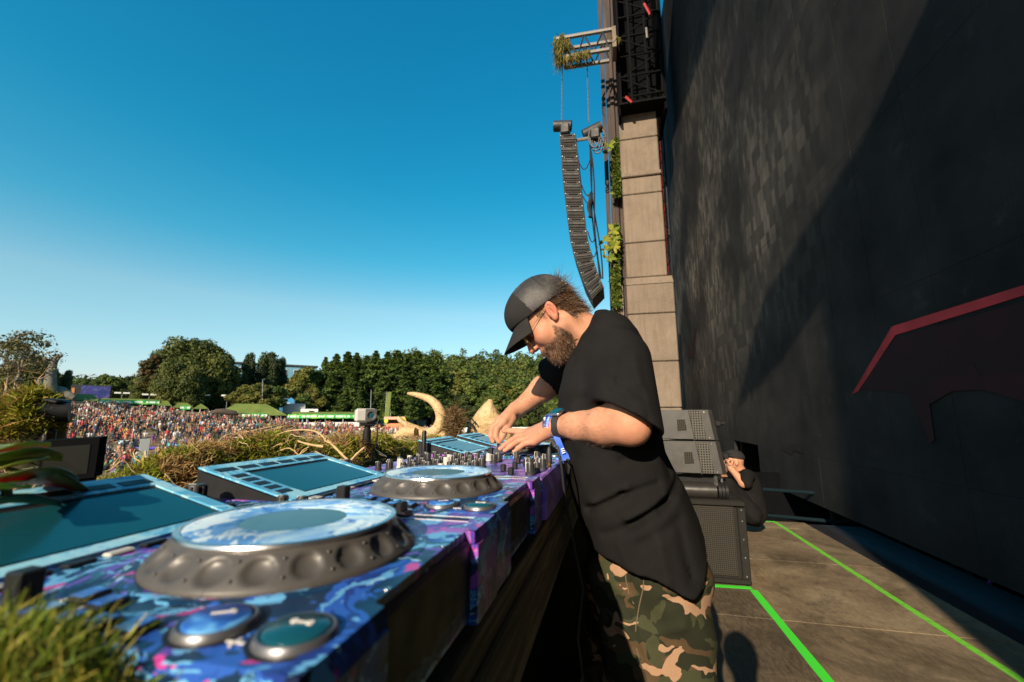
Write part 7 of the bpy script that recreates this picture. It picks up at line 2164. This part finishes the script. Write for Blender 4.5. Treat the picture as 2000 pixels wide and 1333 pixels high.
# necklace, watch, wristbands
b = MB(); pts = []
for k in range(41):
    a = 2 * math.pi * k / 40; pts.append(neck_w - ax * .030 + s1 * .0715 * math.cos(a) + s2 * .0735 * math.sin(a) + ax * (.036 * math.cos(a)))
b.tube(pts, .0017, 6); b.build('necklace', simple('gold_brown_cord', (.42, .22, .05), .35, .6, .2, 80), dj)
ad = (LEL - LWR); AL = np.linalg.norm(ad); ad /= AL
e1 = np.cross(ad, [0, 0, 1]); e1 /= np.linalg.norm(e1); e2 = np.cross(e1, ad)
if e2[2] < 0: e2 = -e2
def band(c, r, w, th, nm, m, tilt=0.0, par=dj, sq=1.0):
    b = MB(); v, f = [], []; N = 40
    for k in range(N):
        a = 2 * math.pi * k / N; d = e1 * math.cos(a) + e2 * math.sin(a) * sq
        for rr2, ww in ((r, -w / 2), (r + th, -w / 2), (r + th, w / 2), (r, w / 2)): v.append(c + d * rr2 + ad * (ww + tilt * math.sin(a)))
    for k in range(N):
        k2 = (k + 1) % N
        for q in range(4): f.append((k * 4 + q, k2 * 4 + q, k2 * 4 + (q + 1) % 4, k * 4 + (q + 1) % 4))
    b.raw(v, f, 0, True); return b.build(nm, m, par)
wc = LWR + ad * .022
wt = band(wc, .0315, .022, .0025, 'watch', M_KNOB)
b = MB(); Rm = Matrix(np.stack([ad, -np.cross(e2, ad), e2], 1).tolist())
up2 = e2 * .8 + e1 * (.35 if e1[1] < 0 else -.35); up2 /= np.linalg.norm(up2); sd = np.cross(up2, ad); Rm = Matrix(np.stack([ad, sd, up2], 1).tolist())
b.box(wc + up2 * .0385, (.034, .034, .010), rot=Rm, bev=.004); w2 = b.build('watch_case', M_CHROME, wt)
b = MB(); b.box(wc + up2 * .0440, (.029, .030, .0022), rot=Rm, bev=.001); b.build('watch_glass', M_SCR, wt)
M_BLUEB = simple('blue_wristband_cloth', (.02, .10, .55), .6, 0, .3, 60)
t = NT('patterned_wristband'); g = t.noise(90, 3); t.set(Base_Color=t.ramp(g, [(.42, (.02, .03, .10)), (.5, (.10, .10, .14)), (.58, (.45, .45, .5))], 'CONSTANT'), Roughness=.6)
band(LWR + ad * .000, .0335, .014, .0014, 'wristband', M_BLUEB, .002)
band(LWR - ad * .012, .0335, .008, .0012, 'patterned_wristband', t.m, -.003)
# white lettering on the blue band
def lettering(txt, origin, xdir, ydir, size, m, parent, bend=None):
    cu = bpy.data.curves.new('lettering', 'FONT'); cu.body = txt; cu.size = size; cu.align_x = 'CENTER'; cu.align_y = 'CENTER'; cu.resolution_u = 2
    tmp = bpy.data.objects.new('lettering_tmp', cu); COL.objects.link(tmp)
    bpy.context.view_layer.update()
    me = bpy.data.meshes.new_from_object(tmp.evaluated_get(bpy.context.evaluated_depsgraph_get()))
    bpy.data.objects.remove(tmp)
    inv = world_mat(parent).inverted() if parent else Matrix()
    for vt in me.vertices:
        p = bend(vt.co.x, vt.co.y) if bend else origin + xdir * vt.co.x + ydir * vt.co.y
        vt.co = inv @ Vector(p)
    me.materials.clear()
    return link_mesh('lettering', me, m, parent)
bc = LWR + ad * .001
def bnd(x, y):
    a0 = math.atan2(float(np.dot(np.array([0, -1, .25]), e2)), float(np.dot(np.array([0, -1, .25]), e1)))
    sg = -1 if e1[1] < 0 else 1
    a = a0 + sg * x / .0352
    return bc + (e1 * math.cos(a) + e2 * math.sin(a)) * .0354 + ad * (y + .002 * math.sin(a))
lettering('ARTIST', None, None, None, .0105, M_WHITE, dj, bnd)
# blue ribbon tail hanging from the wrist
b = MB(); L = [(1086, 852), (1092, 866), (1097, 878), (1103, 890), (1108, 899)]
v, f = [], []
for i, (x, y) in enumerate(L):
    p = at_y(x, y, 1.175 - .004 * math.sin(i * 1.4)); tw = .3 * math.sin(i * .9)
    s_ = np.array([math.cos(tw), math.sin(tw), .25]) * .0085 * (1.15 if i > 2 else .9)
    v += [p - s_, p + s_, p - s_ + np.array([0, .0012, 0]), p + s_ + np.array([0, .0012, 0])]
for i in range(len(L) - 1):
    a = 4 * i; f += [(a, a + 1, a + 5, a + 4), (a + 2, a + 6, a + 7, a + 3), (a, a + 4, a + 6, a + 2), (a + 1, a + 3, a + 7, a + 5)]
b.raw(v, f, 0, True); rb = b.build('ribbon_tail', M_BLUEB, dj)
b = MB(); p = at_y(1100, 880, 1.170)
for k in range(3): b.box(p + np.array([.0015 * k - .002, -.001, .004 - .005 * k]), (.009, .0008, .0022), rot=(0, -.35, 0))
b.build('print', M_WHITE, rb)
b = MB(); b.tube([at_y(1108, 897, 1.17), at_y(1112, 912, 1.175), at_y(1110, 925, 1.18)], [.004, .0045, .002], 8); b.build('clasp', M_KNOB, rb)
# ------------------------------------------------------------------ subwoofer, monitor speakers, tube
def grille_mat(name, scale, c0, c1, ax='yz'):
    t = NT(name); s = t.sep(t.tc())
    cb = t.n.new('ShaderNodeCombineXYZ'); t.l.new(s[0], cb.inputs[0]); t.l.new(s[2], cb.inputs[1])
    v = t.voro(scale, 'F1', cb.outputs[0], rand=0.0)
    t.set(Base_Color=t.mix(t.ramp(v, [(.30, 0.0), (.36, 1.0)]), c0, c1), Roughness=.6, Metallic=.1, Specular_IOR_Level=.2); t.bump(v, .6, .004); return t.m
M_GRD = grille_mat('black_grille_mesh', 70, (.004, .004, .004), (.034, .030, .024))
M_GRL = grille_mat('grey_grille_mesh', 52, (.006, .006, .006), (.085, .08, .07))
M_SUB = simple('black_textured_paint', (.016, .0152, .0136), .7, 0, .3, 30, .4, 200, spec=.12)
SY = 3.74
p0, p1 = at_y(1466, 1140, SY), at_y(1450, 978, SY)
sub = empty('subwoofer', (.55, SY + .35, 0), label='black subwoofer box with a mesh grille standing on the green tape', cat='subwoofer')
x1 = .955; x0 = .22; zt = .60
b = MB(); b.box(((x0 + x1) / 2, SY + .37, zt / 2 + .01), (x1 - x0, .72, zt - .02), bev=.015); b.build('cabinet', M_SUB, sub)
b = MB(); b.box(((x0 + x1) / 2 - .02, SY + .004, zt / 2 + .01), (x1 - x0 - .12, .012, zt - .10), bev=.004); b.build('grille', M_GRD, sub)
for (a, c_, d_, e_) in ((x0, x1, zt - .035, zt), (x0, x1, .012, .045)):
    b = MB(); b.box(((a + c_) / 2, SY - .008, (d_ + e_) / 2), (c_ - a, .03, e_ - d_), bev=.006); b.build('frame_bar', M_SUB, sub)
b = MB(); b.box((x1 - .03, SY - .006, zt / 2), (.058, .026, zt - .09), bev=.006); b.build('frame_bar', M_SUB, sub)
for z in (.07, .2, .33, .46, .54):
    for xx in (x1 - .03, x0 + .03):
        b = MB(); b.lathe([(0, .004), (.005, .003), (.007, 0)], (xx, SY - .019, z), (0, -1, 0), 8); b.build('screw', M_CHROME, sub)
tbz = .655
tube = empty('padded_roll', (.6, SY + .1, zt), label='thick black padded roll lying on top of the subwoofer', cat='roll')
b = MB(); b.tube([(.25, SY + .12, tbz), (.78, SY + .10, tbz)], .062, 24); b.build('roll', simple('satin_black_vinyl', (.022, .020, .018), .35, 0, .2, 30), tube)
for x in (.79, .815, .84):
    b = MB(); b.tube([(x, SY + .10, tbz), (x + .02, SY + .10, tbz)], [.07, .07], 24); b.build('end_ring', M_PLAST, tube)
b = MB(); b.box((.78, SY + .08, tbz + .085), (.03, .03, .09), bev=.004); b.build('bracket', M_CHROME, tube)
b = MB(); b.lathe([(0, .03), (.012, .028), (.014, 0)], (.83, SY + .1, tbz + .07), (0, 0, 1), 12); b.build('bolt', M_CHROME, tube)
M_MON = simple('grey_speaker_paint', (.055, .0535, .050), .45, .1, .2, 20, .15, 120)
def monitor(z0, z1, sh, lab):
    m = empty('monitor_speaker', (.6, SY + .3, z0), label=lab, cat='speaker')
    xr0, xr1 = .815 + sh, .80 + sh
    h = z1 - z0; yf = SY + .02
    lean = -.035
    def bx(xa, xb, ya, yb, za, zb, nm, mat, bev=.006):
        v = []
        for z in (za, zb):
            dx = lean * ((z - z0) / h)
            for (x, y) in ((xa, ya), (xb, ya), (xb, yb), (xa, yb)): v.append((x + dx, y, z))
        b = MB(); b.raw(v, [(0, 3, 2, 1), (4, 5, 6, 7), (0, 1, 5, 4), (1, 2, 6, 5), (2, 3, 7, 6), (3, 0, 4, 7)]); return b.build(nm, mat, m)
    bx(.30, xr0, yf + .012, yf + .50, z0, z1, 'cabinet', M_MON)
    # curved front left of the grille
    b = MB(); v, f = [], []
    for i in range(9):
        a = i / 8; x = .30 + .335 * a; y = yf - .02 * math.sin(a * math.pi * .5) + .10 * (1 - a) ** 2 * .5
        for z in (z0 + .012, z1 - .006): v.append((x + sh + lean * ((z - z0) / h), y - .004, z))
    for i in range(8): f.append((2 * i, 2 * i + 2, 2 * i + 3, 2 * i + 1))
    b.raw(v, f, 0, True); b.build('wave_guide', M_MON, m, sharp=80)
    bx(.645 + sh, .735 + sh, yf - .012, yf + .014, z0 + .010, z1 - .006, 'grille', M_GRL)
    bx(.735 + sh, .792 + sh, yf - .010, yf + .014, z0 + .008, z1 - .006, 'front_strip', M_MON)
    bx(.794 + sh, .822 + sh, yf - .006, yf + .05, z0 + .004, z1 - .002, 'side_rail', M_SUB)
    b = MB(); b.box((.845 + sh, yf + .1, z0 + h * .55), (.05, .06, .05), bev=.01); b.lathe([(0, .04), (.016, .036), (.018, 0)], (.86 + sh, yf + .1, z0 + h * .55), (1, 0, 0), 12); b.build('pole_clamp', M_PLAST, m)
    b = MB(); b.box((.55 + sh, yf - .02, z0 + h * .5), (.07, .006, .09)); b.build('vent', M_GRD, m)
    for zz in (z0 + .02, z1 - .02):
        b = MB(); b.lathe([(0, .004), (.005, .003), (.006, 0)], (.76 + sh + lean * ((zz - z0) / h), yf - .012, zz), (0, -1, 0), 8); b.build('bolt', M_CHROME, m)
    return m
monitor(.79, 1.045, .03, 'grey monitor speaker lying on the black roll, lower of two')
monitor(1.052, 1.295, -.008, 'grey monitor speaker stacked on top of the other')
b = MB(); b.box((.52, SY + .3, .749), (.56, .4, .080), bev=.01); solo('speaker_cradle', b, M_PLAST, 'black cradle between the roll and the lower monitor speaker', 'stand')

# ------------------------------------------------------------------ the seated man behind the speakers
QY = 5.25
cr = empty('person', (1.6, QY, 0.0), label='man in black cap and black t-shirt sitting with his chin on his hand', cat='person')
CO = np.array(cr.location)
def A_(x, y, dy=0): return at_y(x, y, QY + dy)
hd = A_(1434, 903)
def man_skin(P):
    q = [P[0] - hd[0], P[1] - hd[1], P[2] - hd[2]]
    d = sd_ell(q, (.0, 0, .03), (.098, .076, .098)); d = smin(d, sd_ell(q, (-.038, 0, -.035), (.055, .058, .075)), .03)
    d = smin(d, sd_cone(q, (-.098, 0, .01), (-.118, 0, -.025), .009, .012), .01)
    d = smin(d, sd_cone(q, (-.088, -.03, .035), (-.088, .03, .035), .010, .010), .012)
    d = smin(d, sd_cone(q, (-.085, 0, -.09), (-.07, 0, -.085), .022, .025), .02)
    d = smin(d, sd_ell([q[0] - .005, np.abs(q[1]) - .078, q[2]], (0, 0, .0), (.02, .012, .033)), .006)
    nk = A_(1452, 930, .02); d = smin(d, sd_cone(P, hd + np.array([.02, 0, -.04]), nk, .056, .066), .03)
    # near arm: sleeve end, elbow, wrist, hand under the chin
    el, wr = A_(1452, 944, -.17), A_(1428, 916, -.10)
    d2 = chain(P, [A_(1462, 930, -.13), el, wr], [.052, .046, .028], .02)
    kn = A_(1424, 908, -.09); d2 = smin(d2, sd_cone(P, wr, kn, .03, .027), .02)
    for k_ in range(4):
        a = kn + np.array([-.005, .012 - .018 * k_, .004]); d2 = smin(d2, chain(P, [a, a + np.array([-.015, .0, .035]), a + np.array([.012, .004, .050])], [.012, .011, .009], .004), .006)
    d2 = smin(d2, chain(P, [wr + np.array([-.01, -.02, .01]), kn + np.array([.03, -.02, .03]), kn + np.array([.045, -.012, .055])], [.015, .012, .010], .004), .008)
    el2, wr2 = A_(1428, 960, .15), A_(1412, 925, .02)
    d2 = smin(d2, chain(P, [el2, wr2], [.045, .03], .02), .02)
    return np.minimum(d, d2)
V, Fq = surface_net(man_skin, hd + np.array([-.28, -.32, -.48]), hd + np.array([.36, .26, .18]), .0075); V = relax(V, Fq, 1)
def legs_sdf(P):
    hip = A_(1462, 1003, 0); d = None
    for s in (-1, 1):
        h_ = hip + np.array([0, .10 * s, .02]); k_ = A_(1418, 945, 0) + np.array([-.02, .12 * s, 0]); f_ = np.array([k_[0] - .12, k_[1], .08])
        e = chain(P, [h_, k_, f_], [.11, .085, .06], .03); d = e if d is None else smin(d, e, .03)
    return d - .008 * np.sin(P[0] * 40 + P[2] * 30) * np.sin(P[2] * 23)
col_ = np.tile(SKIN_A, (len(V), 1)); q = V - hd
bm = np.clip((-.045 - q[:, 2]) / .02, 0, 1) * np.clip((-.0 - q[:, 0]) / .02, 0, 1) * (np.abs(q[:, 1]) < .07) * (q[:, 2] > -.125) * (q[:, 0] > -.115)
arm = (V[:, 1] < QY - .085); bm = np.where(arm, 0, bm)[:, None]; col_ = col_ * (1 - .8 * bm) + np.array([.05, .028, .018]) * .8 * bm
link_mesh('body', np_mesh('body', V - CO, Fq, True, col_), M_SKIN, cr)
def man_shirt(P):
    d = sd_cone(P, A_(1468, 1000, .02), A_(1456, 945, .02), .15, .15)
    d = smin(d, sd_cone(P, A_(1454, 934, -.13), A_(1454, 934, .16), .07, .07), .06)
    d = smin(d, sd_cone(P, A_(1460, 930, -.14), A_(1456, 943, -.165), .068, .064), .03)
    d = smin(d, sd_cone(P, A_(1455, 932, .15), A_(1436, 950, .16), .07, .062), .03)
    d = d - .006 * np.sin(P[2] * 45 + P[0] * 30) * np.sin(P[1] * 20)
    return smax(d, .02 - P[2], .005)
sdf_object('t_shirt', man_shirt, np.array([1.15, QY - .4, -.02]), np.array([2.1, QY + .42, .8]), .011, M_TEE, cr, 1)
sdf_object('trousers', legs_sdf, np.array([1.0, QY - .35, .0]), np.array([2.05, QY + .35, .6]), .012, M_TEE, cr, 1)
for s in (-1, 1):
    k_ = A_(1418, 945, 0) + np.array([-.02, .12 * s, 0]); b = MB()
    b.tube([(k_[0] - .08, k_[1], .05), (k_[0] - .18, k_[1], .05), (k_[0] - .30, k_[1], .04)], [.05, .05, .035], 10, flat=.8); b.build('shoe', M_PLAST, cr)
def man_cap(P):
    q = [P[0] - hd[0], P[1] - hd[1], P[2] - hd[2]]
    d = sd_ell(q, (.002, 0, .045), (.110, .088, .090)); d = smax(d, .045 - q[2] - .12 * q[0], .004)
    br = sd_ell(q, (-.105, 0, .050), (.075, .065, .012)); return smin(d, br, .012)
sdf_object('cap', man_cap, hd + np.array([-.2, -.12, 0]), hd + np.array([.13, .12, .16]), .007, M_CAPF, cr, 1)
b = MB()
for s in (-1, 1):
    b.tube([hd + np.array([-.10, s * .03, .012]) + np.array([0, .024 * math.cos(a), .018 * math.sin(a)]) for a in np.linspace(0, 6.283, 13)], .004, 5)
    b.tube([hd + np.array([-.10, s * .055, .016]), hd + np.array([0, s * .08, .02])], .003, 5)
b.build('glasses', M_PLAST, cr)
b = MB(); b.tube([A_(1413, 926, .02) + np.array([0, -.03, .004]), A_(1416, 921, .02) + np.array([0, -.03, 0])], .010, 8); b.build('wristband', M_YEL, cr)

# ------------------------------------------------------------------ the photographer behind the lens (only the shadow is in view)
FO = (.05, -.17, 0)
ph = empty('person', FO, label='photographer in dark clothes standing behind the near end of the table', cat='person')
pc0 = np.array(FO)
def pg(P):
    q = [P[0] - FO[0], P[1] - FO[1], P[2]]
    d = sd_ell(q, (0, .10, 1.40), (.085, .10, .12)); d = smin(d, sd_cone(q, (0, .05, 1.28), (0, 0, 1.18), .055, .08), .03)
    d = smin(d, sd_cone(q, (0, -.02, 1.12), (0, -.06, .75), .15, .14), .04); d = smin(d, sd_cone(q, (-.2, 0, 1.15), (.2, 0, 1.15), .06, .06), .06)
    for s in (-1, 1):
        d = smin(d, chain(q, [(s * .21, 0, 1.14), (s * .26, .06, .92), (s * .10, .16, 1.14)], [.055, .048, .035], .02), .02)
        d = smin(d, chain(q, [(s * .10, -.06, .75), (s * .12, .02, .42), (s * .13, -.06, .08), (s * .13, .08, .04)], [.10, .075, .05, .04], .02), .03)
    return d
sdf_object('body', pg, (-.42, -.5, 0), (.52, .16, 1.56), .014, M_TEE, ph, 1)
# ------------------------------------------------------------------ moss on the truss arm, plants on the tower
vr = np.random.default_rng(91)
def hanging(pxs, n, L, pal, Y, name, label, cat, kind=None, w=.012):
    C = []
    for i in range(n):
        x, y = pxs(vr.random(), vr.random()); C.append(at_y(x, y, Y + vr.normal() * .18))
    C = np.array(C); V, Fq, c = blades(C, vr, L, w, -1.0, .5, pal, .22)
    o = link_mesh(name, np_mesh(name, V, Fq, False, c, [M_MOSS])); return tag(o, label, cat, None, kind)
def tr_px(u, v):
    if u < .45: return 1084 + 28 * v, 70 + 16 * (u / .45) + 6 * math.sin(v * 9)
    if u < .7: return 1086 + 10 * v, 80 + 40 * ((u - .45) / .25)
    return 1100 + 52 * v, 106 - 10 * v + 12 * (u - .7) / .3 * (1 - v)
hanging(tr_px, 2600, .26, [(.10, .10, .02), (.16, .14, .03), (.22, .15, .06), (.06, .07, .015)], 12.15, 'hanging_moss', 'shaggy moss draped over the free end of the truss arm', 'moss', 'stuff')
hanging(lambda u, v: (1192 + 24 * (1 - v) * (.4 + .6 * u), 66 + 10 * u), 60, .2, [(.16, .14, .03)], 12.2, 'moss_patch', 'small moss patch at the root of the truss arm', 'moss', 'stuff')
def climber(px, y0, y1, label, clumps):
    base = at_y(px, y1, 13.3)
    root = empty('climbing_plant', tuple(base), label=label, cat='plant')
    b = MB(); b.tube([at_y(px + 2 * math.sin(k), y1 + (y0 - y1) * k / 8, 13.3) for k in range(9)], [.05] * 8 + [.02], 6); b.build('stem', M_BARK, root)
    n = int(14 * abs(y1 - y0)); yy = y0 + (y1 - y0) * vr.random(n)
    C = np.array([at_y(px + vr.normal() * 3.0, y, 13.25 - .1 * vr.random()) for y in yy])
    V, Fq = leaf_quads(C, vr.normal(size=(n, 3)) + np.array([0, -1, .3]), .045 + .05 * vr.random(n), vr, 1.3)
    c = np.array([(.045, .085, .015), (.085, .12, .02), (.13, .15, .025)])[vr.integers(3, size=n)]
    inv = np.array(root.matrix_basis.inverted())
    link_mesh('foliage', np_mesh('foliage', V + inv[:3, 3], Fq, False, rep_cols(c), [M_LEAF]), None, root)
    for (cx, cy, r_) in clumps:
        for k in range(11):
            a = vr.random() * 6.28; l = r_ * (.6 + .5 * vr.random()); p = at_y(cx, cy, 13.0); d = np.array([math.cos(a), -.5 * vr.random(), math.sin(a) * .9 + .1]); d /= np.linalg.norm(d)
            s = np.cross(d, [0, 1, .2]); s /= np.linalg.norm(s); w = l * .2
            v = [p, p + d * l * .35 + s * w, p + d * l * .8 + s * w * .7, p + d * l, p + d * l * .8 - s * w * .7, p + d * l * .35 - s * w]
            col = np.array([(.16, .20, .02), (.26, .24, .03), (.10, .15, .02)][k % 3])
            link_mesh('leaf', np_mesh('leaf', np.array(v) + inv[:3, 3], np.array([(0, 1, 2, 3), (0, 3, 4, 5)]), False, np.tile(col, (6, 1)), [M_LEAF]), None, root)
climber(1204, 272, 385, 'upper climbing plant with yellow green leaves on the tower cladding', [(1190, 283, .24), (1187, 296, .18)])
climber(1203, 440, 600, 'lower climbing plant with broad yellow leaves on the tower cladding', [(1196, 452, .30), (1180, 470, .25), (1200, 482, .28), (1190, 505, .25), (1182, 488, .2), (1200, 465, .22)])
